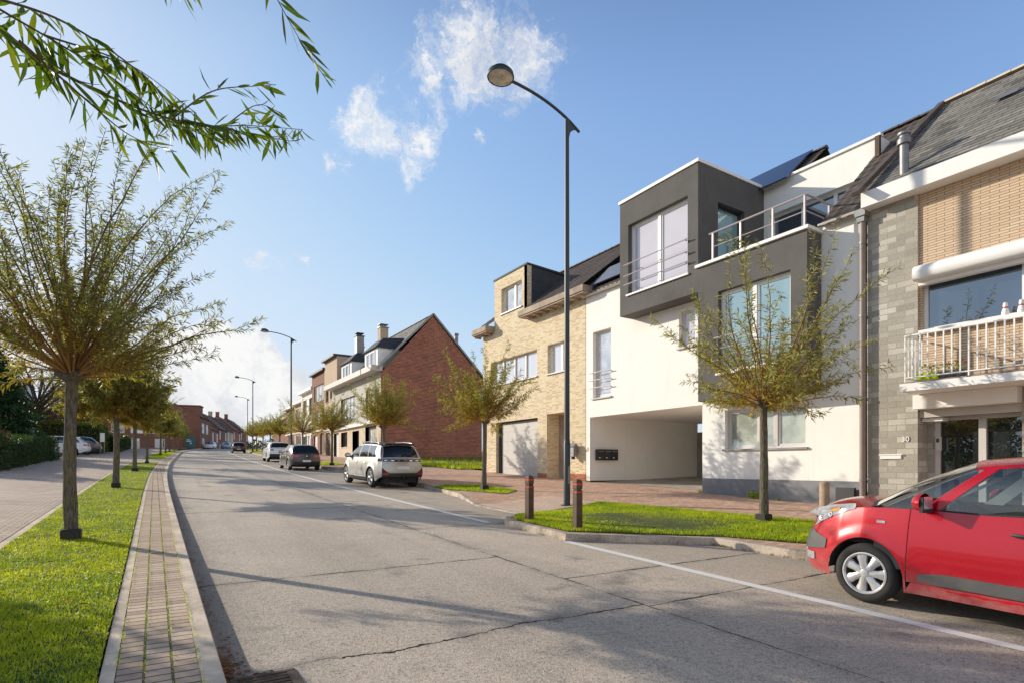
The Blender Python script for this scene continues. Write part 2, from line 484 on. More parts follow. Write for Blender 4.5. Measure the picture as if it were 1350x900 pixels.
# edge line of the parking lane
strip('parking_line', M['line'], lambda y: 5.74 + dl(y), lambda y: 5.895 + dl(y), ys(-25, 5) + [6.2, 6.9, 7.5], lambda x, y: g(y), 2, dz=.004)
strip('parking_line', M['line'], lambda y: 5.74 + dl(y), lambda y: 5.895 + dl(y), ys(10.1, 100), lambda x, y: g(y), 2, dz=.004)
# pedestrian crossing bars at the top of the hill
zb_ = MB()
for i in range(7):
    x = 1.3 + i * 1.0 + dl(92)
    zb_.grid([[(x + dl(y) - dl(92), y, g(y) + .006), (x + .5 + dl(y) - dl(92), y, g(y) + .006)] for y in (92, 93.5, 95)])
zb_.build('crossing_markings', M['line'], kind='structure')

# left side
def off(o): return lambda y: o + dl(y)
strip('kerbside_brick_band', M['band'], off(-.20), off(.245), ys(-25, 200), zL, 3, dz=.0)
sweep_y = ys(-25, 200)
kb = MB()
sweep(kb, [(kL(y), y) for y in sweep_y], [(-.002, -.2), (-.001, .095), (.012, .124), (.125, .126), (.127, .06)], lambda x, y: g(y))
kb.build('kerb', M['kerb'], smooth=30, kind='structure')
strip('path_edging', M['edging'], off(-.275), off(-.2), sweep_y, zL, 2, dz=.004)
strip('path_edging', M['edging'], off(-1.76), off(-1.66), sweep_y, zL, 2, dz=.008)
strip('pavement', M['paver_l'], off(-9.0), off(-1.785), ys(-25, 200), zL, 4, dz=.0)
# brick crossing between the verges
for a, b in ((42.8, 50.5),):
    strip('driveway', M['paver_l'], off(-1.66), off(-.275), ys(a, b), zL, 2, dz=.006)
# right side
RY = sorted(set(ys(-25, 200) + _RY[1:-2] + [9.9, 11, 14.3, 15.6]))
strip('pavement', M['paver_r'], lambda y: kR(y) + .08, lambda y: 13.9 + dl(y), RY, zP, 9)
strip('driveway', M['paver_drive'], lambda y: kR(y) + .08, lambda y: 9.6 + dl(y), [10.75, 11.2, 12, 12.8, 13.3], zP, 6, dz=.006)
kb = MB()
pth = []
for a, b in zip(RY[:-1], RY[1:]):
    pth.append((kR(a), a))
def zk(x, y): return g(y) + dip(y)
sweep(kb, pth, [(.002, -.25), (.001, -.03), (-.012, .004), (-.128, .006), (-.13, -.06)], zk)
kb.build('kerb', M['kerb2'], smooth=30, kind='structure')
# passage floor and back yard behind the white house
pf = MB(); pf.grid([[(13.9, y, g(y) + .395), (19.2, y, g(y) + .55), (24, y, g(y) + .6)] for y in (10, 13, 16)])
pf.build('passage_floor', M['slabs'], kind='structure')

# ---------------------------------------------------------------- turf
def inpoly(x, y, P):
    c = False; j = len(P) - 1
    for i in range(len(P)):
        if (P[i][1] > y) != (P[j][1] > y) and x < (P[j][0] - P[i][0]) * (y - P[i][1]) / (P[j][1] - P[i][1]) + P[i][0]: c = not c
        j = i
    return c
def turf_base(P, zf, dz=.014):
    tri = tessellate_polygon([[Vector((x, y, 0)) for x, y in P]])
    mb = MB(); mb.add([(x, y, zf(x, y) + dz) for x, y in P], [tuple(t) for t in tri])
    return mb.build('turf_base', M['soil'], kind='structure')
def blades(name, mat, pts, zf, hmin, hmax, w, rng, lean=.5, label=None, cat='grass'):
    n = len(pts)
    P = np.array(pts); x, y = P[:, 0], P[:, 1]
    z = np.array([zf(a, b) for a, b in pts]) + .01
    h = rng.uniform(hmin, hmax, n); a = rng.uniform(0, 2 * np.pi, n); la = rng.uniform(0, 2 * np.pi, n)
    le = rng.uniform(0, lean, n) * h
    ww = w * rng.uniform(.6, 1.3, n)
    dx, dy = np.cos(a) * ww, np.sin(a) * ww
    lx, ly = np.cos(la) * le, np.sin(la) * le
    V = np.zeros((n, 5, 3))
    V[:, 0] = np.stack([x - dx, y - dy, z], 1); V[:, 1] = np.stack([x + dx, y + dy, z], 1)
    V[:, 2] = np.stack([x - dx * .8 + lx * .35, y - dy * .8 + ly * .35, z + h * .55], 1)
    V[:, 3] = np.stack([x + dx * .8 + lx * .35, y + dy * .8 + ly * .35, z + h * .55], 1)
    V[:, 4] = np.stack([x + lx, y + ly, z + h * (1 - .25 * lean)], 1)
    b = np.arange(n) * 5
    q = np.stack([b, b + 1, b + 3, b + 2], 1); t = np.stack([b + 2, b + 3, b + 4], 1)
    me = bpy.data.meshes.new(name)
    me.vertices.add(n * 5); me.vertices.foreach_set('co', V.ravel())
    lv = np.concatenate([q.ravel(), t.ravel()])
    me.loops.add(len(lv)); me.loops.foreach_set('vertex_index', lv)
    ls = np.concatenate([np.arange(n) * 4, n * 4 + np.arange(n) * 3])
    me.polygons.add(2 * n); me.polygons.foreach_set('loop_start', ls)
    me.update(calc_edges=True); me.validate()
    me.materials.append(mat)
    o = bpy.data.objects.new(name, me); COL.objects.link(o)
    return tag(o, label, cat, kind='stuff')
def scatter(P, dens, rng, fade=None):
    xs = [p[0] for p in P]; yy = [p[1] for p in P]
    A = (max(xs) - min(xs)) * (max(yy) - min(yy)); n = int(A * dens)
    X = rng.uniform(min(xs), max(xs), n); Y = rng.uniform(min(yy), max(yy), n)
    ins = np.zeros(n, bool); j = len(P) - 1
    for i in range(len(P)):
        (xi, yi), (xj, yj) = P[i], P[j]
        if yi != yj: ins ^= ((yi > Y) != (yj > Y)) & (X < (xj - xi) * (Y - yi) / (yj - yi) + xi)
        j = i
    X, Y = X[ins], Y[ins]
    if fade is None: return list(zip(X.tolist(), Y.tolist()))
    u = rng.random(len(X)).tolist()
    return [(a, b) for a, b, c in zip(X.tolist(), Y.tolist(), u) if c < fade(a, b)]
rng = np.random.default_rng(5)
def verge(y0, y1): 
    yy = [y for y in ys(y0, y1, 1.0)]
    return [(-.285 + dl(y), y) for y in yy] + [(-1.655 + dl(y), y) for y in yy[::-1]]
V1 = verge(-2, 42.8); V2 = verge(50.5, 90)
turf_base(V1, zL); turf_base(V2, zL)
def sst_(x, a, b):
    t = min(1, max(0, (x - a) / (b - a))); return t * t * (3 - 2 * t)
def lump(x, y): return .55 + .45 * math.sin(x * 7.1 + 1.3 * math.sin(y * 5.3)) * math.sin(y * 4.3 + x * 2)
def fadeL(x, y):
    k = 1.0 if y < 6 else max(.10, (6 / y) ** 1.2)
    return k * (.45 + .55 * lump(x, y))
ragged = [(x + (.05 if x > -1 else -.02), y) for x, y in V1]
RG = [p for p in ragged if p[1] <= 16]; RF = [p for p in ragged if p[1] >= 16]
NB = verge(1.8, 16)
pts = scatter(NB, 9500, rng, fadeL) + scatter(verge(16, 42.8), 2200, rng, lambda x, y: (16 / y) * (.6 + .4 * lump(x, y)))
blades('grass', M['grass'], pts, zL, 0.016, .045, .0030, rng, 1.1, 'bright green mown grass of the long verge on the left side')
pts = scatter(V2, 700, rng)
blades('grass', M['grass'], pts, zL, .04, .07, .006, rng, .7, 'strip of green grass under the far row of trees on the left')
ISL = [(6.02, 7.75), (6.06, 9.5), (6.5, 10.15), (7.3, 10.75), (9.6, 11.0), (10.1, 8.6), (10.55, 6.2), (10.8, 4.4), (9.2, 4.3), (8.45, 5.0), (7.98, 6.15)]
turf_base(ISL, zP)
pts = scatter(ISL, 4200, rng, lambda x, y: .6 + .4 * lump(x, y))
blades('grass', M['grass'], pts, zP, .035, .085, .0045, rng, .8, 'bright green grass of the kerbed island with two wooden posts')
T2 = [(8.2, 16.9), (9.0, 14.6), (9.7, 15.0), (9.9, 17.5), (9.0, 18.6), (8.3, 18.3)]
turf_base(T2, zP)
blades('grass', M['grass'], scatter(T2, 1500, rng), zP, .03, .07, .006, rng, .7, 'small green grass patch around the tree beside the silver car')
def rverge(y0, y1): 
    yy = ys(y0, y1, 1.0)
    return [(8.8 + dl(y), y) for y in yy] + [(10.2 + dl(y), y) for y in yy[::-1]]
for i, (a, b) in enumerate(((27.5, 32.5), (36.8, 41), (52, 62), (66, 82), (88, 112))):
    P = rverge(a, b); turf_base(P, zP)
    blades('grass', M['grass'], scatter(P, 600, rng), zP, .04, .09, .009, rng, .7,
           ['green grass verge just ahead of the silver car', 'green grass verge beside the dark hatchback', 'green grass verge ahead of the white crossover', 'green grass verge with orange trees far up the right side', 'farthest green grass verge up the right side'][i])
# rough plot in front of the red gable wall
PL = [(13.2, 26.0), (13.3, 39.6), (22.4, 39.8), (22.4, 27.5)]
turf_base(PL, zP, .03)
p1_ = scatter(PL, 190, rng, lambda x, y: (.08 + .92 * sst_(y, 36, 38.5)) * (.3 + .7 * lump(x * .4, y * .3)))
blades('grass', M['dryg'], p1_, zP, .15, .62, .014, rng, .9, 'tall rough dry grass in front of the red brick gable wall')
blades('grass', M['grass'], scatter(PL, 120, rng), zP, .06, .30, .018, rng, .9, 'low green weeds in front of the red brick gable wall')
# moss and weeds in the brick joints, leaf litter in the gutter
wp = []
for x0 in (.24, .095, -.052, -.195):
    for y in np.arange(2.4, 16, .0045):
        if rng.random() < ((.32) if math.sin(y * 3.1 + x0 * 40) + math.sin(y * 7.7) > -.4 else .1) * min(1, 6 / y):
            wp.append((x0 + rng.normal(0, .006) + dl(y), y))
blades('weeds', M['grass'], wp, zL, .006, .024, .0028, rng, 1.2, 'thin green weeds growing along the joints of the kerbside bricks', 'weeds')
wp = [(8.02 + rng.normal(0, .06) - max(0, 6.1 - 6.1), 5.0 + rng.normal(0, .5)) for _ in range(160)]
blades('weeds', M['dryg'], [(kR(y) - abs(rng.normal(0, .02)), y) for y in np.concatenate([rng.uniform(4.3, 6.1, 60), rng.normal(5.95, .08, 90), rng.uniform(6.1, 9.5, 90)])], lambda x, y: g(y) - .008, .02, .07, .004, rng, 1.4, 'yellow green weeds along the kerb of the grass island', 'weeds')
def litter(pts, zf, s0, s1, label):
    mb = MB()
    for x, y in pts:
        s = rng.uniform(s0, s1); a = rng.uniform(0, 6.28); t = rng.normal(0, .35); c, q = math.cos(a), math.sin(a)
        z = zf(x, y) + .012
        mb.add([(x - c * s, y - q * s, z + t * s * .3), (x - q * s * .35, y + c * s * .35, z + .25 * s), (x + c * s, y + q * s, z - t * s * .2 + .003), (x + q * s * .35, y - c * s * .35, z + .12 * s)], [(0, 1, 2), (0, 2, 3)])
    o = mb.build('fallen_leaves', M['litter'])
    return tag(o, label, 'fallen leaves', kind='stuff')
lp = [(x, y) for x, y in scatter(V1, 12, rng) if 2 < y < 25]
litter(lp, lambda x, y: zL(x, y) + .038, .024, .048, 'orange and brown fallen leaves scattered on the left grass verge')
gl = [(kL(y) + abs(rng.normal(0, .07)) + .01, y) for y in np.concatenate([rng.uniform(2.5, 22, 420), rng.normal(4.2, .3, 260)])]
litter(gl, lambda x, y: g(y) - .008, .012, .03, 'brown leaf litter lying in the left gutter')
# ---------------------------------------------------------------- building materials
M['white'] = plain('white_render', (.90, .88, .835), .9, .04, .5, 140, .25, streak=.26)
M['white2'] = plain('white_paint', (.86, .85, .83), .55, .05, 1.5, 60, .05)
M['anthra'] = plain('anthracite_render', (.118, .112, .106), .9, .22, .8, 160, .5, streak=.4)
M['plinth'] = plain('bluestone_plinth', (.235, .24, .255), .7, .2, 1.4, 60, .2)
M['dplinth'] = plain('dark_plinth', (.06, .06, .065), .7, .2, 1.4, 60, .2)
M['alu'] = plain('silver_frame', (.62, .58, .56), .4, .06, 3, 60, .03)
M['pvc'] = plain('white_frame', (.82, .81, .79), .4, .04, 3, 60, .03)
M['rail'] = plain('brushed_rail', (.60, .53, .54), .35, .08, 4, 60, .03, metal=.5)
M['dark'] = plain('dark_metal', (.035, .037, .04), .5, .2, 4, 60, .05)
M['post'] = plain('slate_grey_lamp_paint', (.035, .045, .055), .45, .2, 4, 60, .05)
M['zinc'] = plain('zinc', (.27, .27, .275), .5, .2, 3, 30, .1, metal=.4)
M['pipe'] = plain('brown_grey_pipe', (.28, .22, .19), .5, .2, 3, 30, .1)
M['wood'] = plain('dark_hardwood', (.105, .058, .036), .7, .4, 6, 40, .3)
M['oldwood'] = plain('weathered_eaves_boards', (.42, .33, .25), .8, .35, 2, 40, .3)
M['red'] = plain('red_band', (.62, .06, .03), .4, .1, 6, 40, .02)
M['stone'] = brick('grey_split_stone', (.36, .335, .29), (.66, .625, .55), (.40, .37, .31), .33, .125, .008, 'wall', .2, .8, c3=(.42, .39, .33), mvar=.5)
M['tanbrick'] = brick('smooth_tan_brick', (.62, .465, .32), (.70, .545, .39), (.32, .21, .14), .29, .052, .008, 'wall', .06, .4, mvar=.1)
M['ybrick'] = brick('yellow_brick', (.75, .60, .375), (.88, .745, .51), (.76, .66, .50), .21, .068, .011, 'wall', .10, .6, c3=(.62, .47, .28), mvar=.3)
M['redplinth'] = brick('orange_red_plinth_brick', (.42, .13, .06), (.52, .19, .09), (.40, .22, .14), .21, .068, .008, 'wall', .1, .5)
M['rbrick'] = brick('red_gable_brick', (.26, .055, .032), (.52, .15, .08), (.52, .32, .23), .26, .105, .016, 'wall', .25, .8, c3=(.22, .055, .04), mvar=.4)
M['rbrick2'] = brick('brown_red_brick', (.24, .095, .06), (.33, .14, .09), (.26, .17, .13), .24, .085, .012, 'wall', .2, .5)
M['bbrick'] = brick('beige_brick', (.58, .42, .29), (.68, .51, .37), (.55, .45, .34), .24, .085, .012, 'wall', .12, .5)
M['gbrick'] = brick('grey_white_painted_brick', (.60, .57, .50), (.74, .70, .62), (.42, .39, .35), .24, .085, .010, 'wall', .2, .5)
M['sand'] = plain('sand_render', (.66, .55, .41), .9, .15, .6, 100, .3)
def rooftile(name, c1, c2, bw, rh, ms, bst=.6, stain=.3, moss=None, shift=None):
    m = brick(name, c1, c2, (.02, .02, .02), bw, rh, ms, 'wall', stain, bst, .65, c3=tuple((a + b) * .55 for a, b in zip(c1, c2)), mvar=.35, shift=shift)
    return m
M['slate'] = rooftile('old_grey_slate', (.15, .138, .125), (.38, .355, .315), .36, .1196, .006, .6, .3, shift=(0, -7.39))
M['dtile'] = rooftile('dark_brown_pantile', (.085, .068, .058), (.16, .13, .112), .25, .26, .004, .3, .2)
M['rtile'] = rooftile('dark_red_roof_tile', (.14, .055, .04), (.20, .085, .06), .25, .2, .006, .4)
M['bslate'] = plain('dark_bitumen_slate', (.045, .05, .058), .75, .35, 3, 20, .5)
M['door'] = plain('grey_door_paint', (.30, .29, .28), .5, .1, 3, 50, .1)
M['garage'] = plain('pale_garage_door', (.56, .53, .49), .6, .08, 1.5, 40, .1)
M['solar'] = plain('blue_black_solar_panel', (.02, .03, .07), .12, .1, 6, 60, .0, spec=.8)
# panes
M['gl_sky'] = glass('pane_bright_sky', (.66, .65, .63), .42, (1, 1, 1), var=.75, fk=.2, scale=1.7)  # pale mottled inner colour stands in for reflected cloud
M['gl_lav'] = glass('pane_pale_blind', (.62, .59, .66), .05, (.95, .95, 1), var=.05, fk=.1)
M['gl_cyan'] = glass('pane_blue_reflection', (.26, .40, .45), .26, (.80, .97, 1.0), var=.25, fk=.15)
M['gl_dark'] = glass('pane_dark_room', (.03, .034, .036), .16, (.9, .95, 1))
M['gl_blue'] = glass('pane_dark_blue', (.03, .045, .065), .26, (.72, .82, .95), fk=.2)
M['gl_blind'] = glass('pane_green_white_blind', (.50, .54, .47), .14, (.9, 1, .95), var=.3, scale=3)
M['gl_cur'] = glass('pane_net_curtain', (.5, .5, .5), .22, (.95, .95, 1), curtain=(.86, .84, .80))
M['gl_far'] = glass('pane_far', (.10, .11, .12), .35, (.95, .95, 1))

# ---------------------------------------------------------------- building helpers
def PT(ax, c, a, b, d): return (c + d, a, b) if ax == 'x' else (a, c + d, b)
def bx(mb, ax, c, a0, a1, b0, b1, d0, d1):
    if ax == 'x': mb.box(c + d0, c + d1, a0, a1, b0, b1)
    else: mb.box(a0, a1, c + d0, c + d1, b0, b1)
def wall(mb, ax, c, a0, a1, b0, b1, holes=(), rev=.12):
    A = sorted(set([a0, a1] + [h[i] for h in holes for i in (0, 1) if a0 < h[i] < a1]))
    B = sorted(set([b0, b1] + [h[i] for h in holes for i in (2, 3) if b0 < h[i] < b1]))
    for i in range(len(A) - 1):
        for j in range(len(B) - 1):
            ca, cb = (A[i] + A[i + 1]) / 2, (B[j] + B[j + 1]) / 2
            if any(h[0] < ca < h[1] and h[2] < cb < h[3] for h in holes): continue
            mb.poly(PT(ax, c, A[i], B[j], 0), PT(ax, c, A[i + 1], B[j], 0), PT(ax, c, A[i + 1], B[j + 1], 0), PT(ax, c, A[i], B[j + 1], 0))
    for h in holes:
        r = h[4] if len(h) > 4 else rev
        if r <= 0: continue
        p, q, s, t = h[:4]
        for (x0, y0, x1, y1) in ((p, s, q, s), (q, s, q, t), (q, t, p, t), (p, t, p, s)):
            mb.poly(PT(ax, c, x0, y0, 0), PT(ax, c, x1, y1, 0), PT(ax, c, x1, y1, r), PT(ax, c, x0, y0, r))
def window(par, ax, c, a0, a1, b0, b1, rev=.12, cols=(), rows=(), fw=.055, fm='pvc', pm='gl_sky', sill=None, name='window', sash=0.0):
    f = MB(); d0, d1 = rev, rev + .07
    xs = [a0] + [a0 + (a1 - a0) * k for k in cols] + [a1]
    bx(f, ax, c, a0, a1, b0, b0 + fw, d0, d1); bx(f, ax, c, a0, a1, b1 - fw, b1, d0, d1)
    bx(f, ax, c, a0, a0 + fw, b0 + fw, b1 - fw, d0, d1); bx(f, ax, c, a1 - fw, a1, b0 + fw, b1 - fw, d0, d1)
    for x in xs[1:-1]: bx(f, ax, c, x - fw * .75, x + fw * .75, b0 + fw, b1 - fw, d0 - .012, d1)
    for k in rows:
        z = b0 + (b1 - b0) * k; bx(f, ax, c, a0 + fw, a1 - fw, z - fw * .5, z + fw * .5, d0 + .006, d1 - .006)
    if sash:
        for i in range(len(xs) - 1):
            u0 = xs[i] + (fw if i == 0 else fw * .75); u1 = xs[i + 1] - (fw if i == len(xs) - 2 else fw * .75)
            e0, e1 = d0 + .014, d1 - .01; w0, w1 = b0 + fw, b1 - fw
            bx(f, ax, c, u0, u1, w0, w0 + sash, e0, e1); bx(f, ax, c, u0, u1, w1 - sash, w1, e0, e1)
            bx(f, ax, c, u0, u0 + sash, w0 + sash, w1 - sash, e0, e1); bx(f, ax, c, u1 - sash, u1, w0 + sash, w1 - sash, e0, e1)
    o = f.build(name, M[fm], par)
    p = MB(); d = rev + .045
    p.poly(PT(ax, c, a0, b0, d), PT(ax, c, a1, b0, d), PT(ax, c, a1, b1, d), PT(ax, c, a0, b1, d))
    p.build('pane', M[pm], o)
    if sill:
        s = MB(); bx(s, ax, c, a0 - .05, a1 + .05, b0 - .05, b0 - .002, -.06, rev)
        s.build('sill', M[sill], o)
    return o
def railing_bars(mb, y0, y1, x, zs, r=.018, over=.1):
    for z in zs: mb.tube([(x, y0 - over, z), (x, y1 + over, z)], r, 8)
def gutter(mb, x, y0, y1, z, r=.07):
    prof = [(r * math.cos(t), -r * math.sin(t)) for t in np.linspace(0, math.pi, 9)]
    prof += [(a * .86, b * .86) for a, b in prof[::-1]]
    mb.prism([(x + a, y0, z + b) for a, b in prof], (0, y1 - y0, 0))
def slope(mb, x0, z0, x1, z1, y0, y1, rows, step=.018, wave=0.0, per=.22, amp=.02):
    """tiled slope from eave (x0,z0) up to (x1,z1); every course overlaps the one below"""
    n = Vector((-(z1 - z0), 0, (x1 - x0))).normalized()
    if n.z < 0: n = -n
    ny = 2 if not wave else max(2, int((y1 - y0) / per * 6))
    Y = [y0 + (y1 - y0) * i / (ny - 1) for i in range(ny)]
    for r in range(rows):
        t0, t1 = r / rows, (r + 1.04) / rows
        R_ = []
        for t, lift in ((t0, 0), (t0, step), (min(t1, 1), step * .25)):
            row = []
            for y in Y:
                l = lift
                if wave: l += amp * (.5 + .5 * math.sin(2 * math.pi * y / per)) * (1 if lift else 0)
                row.append((x0 + (x1 - x0) * t + n.x * l, y, z0 + (z1 - z0) * t + n.z * l))
            R_.append(row)
        mb.grid(R_)
def ridge(mb, x, y0, y1, z, r=.11, seg=.4):
    n = int((y1 - y0) / seg)
    for i in range(n):
        a = y0 + (y1 - y0) * i / n; b = y0 + (y1 - y0) * (i + 1.06) / n
        pr = [(r * math.cos(t), r * math.sin(t) * .8) for t in np.linspace(0, math.pi, 7)]
        k = [(x + p, a, z + q) for p, q in pr]; l = [(x + p * .88, b, z + q * .88) for p, q in pr]
        mb.grid([k, l]); mb.poly(*k)
def cyl(mb, x, y, z0, z1, r, n=14): mb.lathe([(0, z0), (r, z0), (r, z1), (0, z1)], (x, y, 0), (0, 0, 1), n)

# ================================================================ the white and anthracite apartment house
F = 13.3
W = thing('apartment_house', 'white rendered apartment house with projecting anthracite boxes, balcony and drive-through passage', 'house', (13.3, 11.2, 1.0))
zg = .2                                                     # below the pavement
mb = MB()
wall(mb, 'x', F, 10.46, 16.0, zg, 7.72, [(10.80, 15.75, zg, 3.26, .02), (14.65, 15.60, 3.93, 6.28, .14), (11.06, 11.66, 5.03, 6.13, .12)])
wall(mb, 'x', F, 7.37, 10.46, zg, 6.9, [(7.74, 10.04, 1.97, 3.04, .12)])
wall(mb, 'x', F, 6.44, 7.37, zg, 7.10)
mb.poly((F, 7.36, 6.9), (15.7, 7.36, 6.9), (15.7, 7.36, 9.3), (F, 7.36, 7.1))
# passage: left and right walls, soffit, back wall
mb.poly((F, 15.75, zg), (19.1, 15.75, zg), (19.1, 15.75, 3.26), (F, 15.75, 3.26))
mb.poly((F, 10.80, zg), (19.1, 10.80, zg), (19.1, 10.80, 3.26), (F, 10.80, 3.26))
mb.poly((F, 10.80, 3.26), (F, 15.75, 3.26), (19.1, 15.75, 3.26), (19.1, 10.80, 3.26))
# party walls above the neighbours, back
mb.poly((F, 16.0, 6.5), (F, 16.0, 7.72), (16.9, 16.0, 10.95), (20.5, 16.0, 7.7), (20.5, 16.0, 6.5))
mb.poly((20.5, 6.4, zg), (20.5, 16, zg), (20.5, 16, 7.7), (20.5, 6.4, 7.7))
mb.build('wall', M['white'], W)
# passage back gate
mb = MB(); mb.box(19.0, 19.06, 10.85, 15.7, zg, 2.9)
for k in range(14): mb.box(18.985, 19.0, 10.9 + k * .345, 10.9 + k * .345 + .02, .75, 2.85)
mb.build('gate', M['door'], W)
# plinths
mb = MB(); mb.box(F - .012, F + .03, 6.45, 10.795, zg, 1.16); 
for y in (8.1, 9.5): mb.box(F - .0125, F - .0118, y, y + .006, zg, 1.16)
mb.build('plinth', M['plinth'], W)
mb = MB(); mb.box(F - .0, 19.0, 15.725, 15.76, zg, .98); mb.box(F - .012, F + .02, 15.752, 15.98, zg, .98)
mb.build('plinth', M['dplinth'], W)
# windows of the flush wall
window(W, 'x', F, 14.65, 15.60, 3.93, 6.28, .14, fm='alu', pm='gl_sky', sill='zinc', sash=.05)
window(W, 'x', F, 11.06, 11.66, 5.03, 6.13, .12, fm='alu', pm='gl_lav', sill='zinc', sash=.04)
window(W, 'x', F, 7.74, 10.04, 1.97, 3.04, .12, cols=(.37, .57), fm='alu', pm='gl_blind', sill='zinc', sash=.05)
def frail(y0, y1, x, zs):
    mb = MB(); railing_bars(mb, y0, y1, x, zs)
    for z in zs:
        for y in (y0 + .03, y1 - .03): mb.box(x, x + .1, y - .012, y + .012, z - .012, z + .012)
    mb.build('window_rail', M['rail'], W, smooth=40)
frail(14.65, 15.60, F - .1, (4.28, 4.55, 4.82))
# upper box: y 10.46..13.56, x 12.7..15.7
bxo = MB()
wall(bxo, 'x', 12.7, 10.46, 13.56, 6.30, 9.90, [(10.82, 13.19, 6.92, 9.12, .16)])
wall(bxo, 'y', 10.46, 12.7, 15.7, 6.30, 9.90, [(13.55, 14.75, 7.05, 9.0, .16)])
bxo.poly((12.7, 13.56, 6.3), (15.9, 13.56, 6.3), (15.9, 13.56, 9.9), (12.7, 13.56, 9.9))
bxo.poly((12.7, 10.46, 6.3), (12.7, 13.56, 6.3), (F + .01, 13.56, 6.3), (F + .01, 10.46, 6.3))
bxo.poly((12.7, 10.46, 9.89), (12.7, 13.56, 9.89), (16.4, 13.56, 9.89), (16.4, 10.46, 9.89))
o = bxo.build('upper_box', M['anthra'], W)
c = MB(); c.box(12.66, 12.76, 10.42, 13.60, 9.903, 9.99); c.box(12.763, 15.7, 10.42, 10.52, 9.903, 9.99); c.box(12.763, 15.7, 13.5, 13.6, 9.903, 9.99)
c.build('coping', M['white2'], o)
window(W, 'x', 12.7, 10.82, 13.19, 6.92, 9.12, .16, cols=(.5,), fm='pvc', pm='gl_lav', sill='white2', sash=.05)
window(W, 'y', 10.46, 13.55, 14.75, 7.05, 9.0, .16, fm='dark', pm='gl_cyan')
frail(10.82, 13.19, 12.6, (7.22, 7.5, 7.85))
# lower bay with the balcony on top: y 7.37..10.46
bay = MB()
wall(bay, 'x', 12.7, 7.37, 10.459, 3.28, 6.95, [(7.77, 9.80, 3.97, 6.14, .14)])
for y in (7.37, 10.459):
    bay.poly((12.7, y, 3.28), (F + .01, y, 3.28), (F + .01, y, 6.95), (12.7, y, 6.95))
bay.poly((12.7, 7.37, 3.28), (12.7, 10.459, 3.28), (F + .01, 10.459, 3.28), (F + .01, 7.37, 3.28))
bay.poly((12.7, 7.37, 6.9), (12.7, 10.459, 6.9), (15.75, 10.459, 6.9), (15.75, 7.37, 6.9))
o = bay.build('bay', M['anthra'], W)
c = MB(); c.box(12.63, 12.86, 7.31, 10.52, 6.953, 7.03); c.box(12.863, 15.7, 7.31, 7.46, 6.953, 7.03)
c.build('coping', M['white2'], o)
window(W, 'x', 12.7, 7.77, 9.80, 3.97, 6.14, .14, cols=(.5,), fm='pvc', pm='gl_cyan', sill='white2', sash=.05)
frail(7.77, 9.80, 12.6, (4.3, 4.6, 4.9))
# terrace rail
mb = MB()
x = 12.74
for y in (7.45, 8.25, 9.15, 10.0): mb.box(x - .02, x + .02, y - .02, y + .02, 7.03, 7.76)
mb.tube([(x, 10.12, 7.78), (x, 7.42, 7.78)], .026, 8); mb.tube([(x, 10.0, 7.4), (x, 7.42, 7.4)], .014, 8)
mb.tube([(x, 7.42, 7.78), (14.6, 7.42, 7.78)], .026, 8); mb.tube([(x, 7.42, 7.4), (14.6, 7.42, 7.4)], .014, 8)
mb.box(13.7, 13.74, 7.40, 7.44, 7.03, 7.76)
mb.build('balcony_railing', M['rail'], W, smooth=40)
# penthouse wall behind the terrace, sliding door, flat roof
pw = MB()
wall(pw, 'x', 15.7, 7.28, 10.459, 6.9, 9.93, [(7.5, 10.3, 6.95, 9.05, .2)], .2)
pw.box(15.705, 16.9, 7.18, 7.3, 7.3, 9.93)
pw.build('penthouse_wall', M['white'], W)
pc = MB(); pc.box(15.64, 15.8, 7.16, 10.46, 9.935, 10.01); pc.build('coping', M['white2'], W)
pe = MB(); pe.box(15.60, 15.699, 7.17, 7.275, 9.4, 9.93); pe.build('flashing', M['wood'], W)
window(W, 'x', 15.7, 7.5, 10.3, 6.95, 9.05, .2, cols=(.33, .66), fm='pvc', pm='gl_blue')
# cheek of blue sky glass seen beside the roof
# roofs
rf = MB()
slope(rf, 13.12, 7.62, 16.9, 10.95, 13.6, 16.02, 15, .02, 1)
slope(rf, 15.9, 10.08, 16.9, 10.95, 9.2, 13.62, 4, .02, 1)
slope(rf, 13.12, 7.05, 16.9, 10.55, 6.3, 7.36, 16, .02, 1)
slope(rf, 20.7, 7.5, 16.9, 10.95, 9.2, 16.02, 10, .02)
ridge(rf, 16.9, 9.2, 16.0, 10.95, .11)
slope(rf, 20.7, 7.2, 16.9, 10.55, 6.3, 8.2, 10, .02); ridge(rf, 16.9, 6.3, 8.2, 10.57, .11); slope(rf, 15.85, 9.6, 16.9, 10.55, 7.36, 8.2, 4, .02, 1)
rf.build('roof', M['dtile'], W)
for a_, b_, z_ in ((13.58, 16.02, 7.66), (6.46, 7.36, 7.14)):
    gt = MB(); gutter(gt, 13.18, a_, b_, z_, .075); gt.build('gutter', M['alu'], W, smooth=40)
# solar panels lying on the roof slopes
k = Vector((3.78, 0, 3.33)).normalized(); kn = Vector((-k.z, 0, k.x))
sp = MB()
for i in range(1): sp.obox(Vector((13.3, 14.75, 7.8)) + k * .75 + kn * .14, k * .68, (0, 1.05, 0), kn * .02)
sp.build('solar_panel', M['solar'], W)
sp = MB(); sp.obox(Vector((16.1, 11.05, 10.42)), k * .9, (0, 1.5, 0), kn * .02); sp.build('solar_panel', M['solar'], W)
# gable piece of roof end seen at top
# passage lamp
mb = MB(); mb.box(18.2, 18.45, 11.6, 11.85, 3.08, 3.24); mb.box(18.25, 18.4, 11.65, 11.8, 3.02, 3.08); mb.build('ceiling_lamp', M['dark'], W)
mb = MB(); mb.box(F - .012, F, 15.85, 15.9, 2.05, 2.18); mb.build('bell_plate', plain('brass_plate', (.5, .4, .1), .4), W)
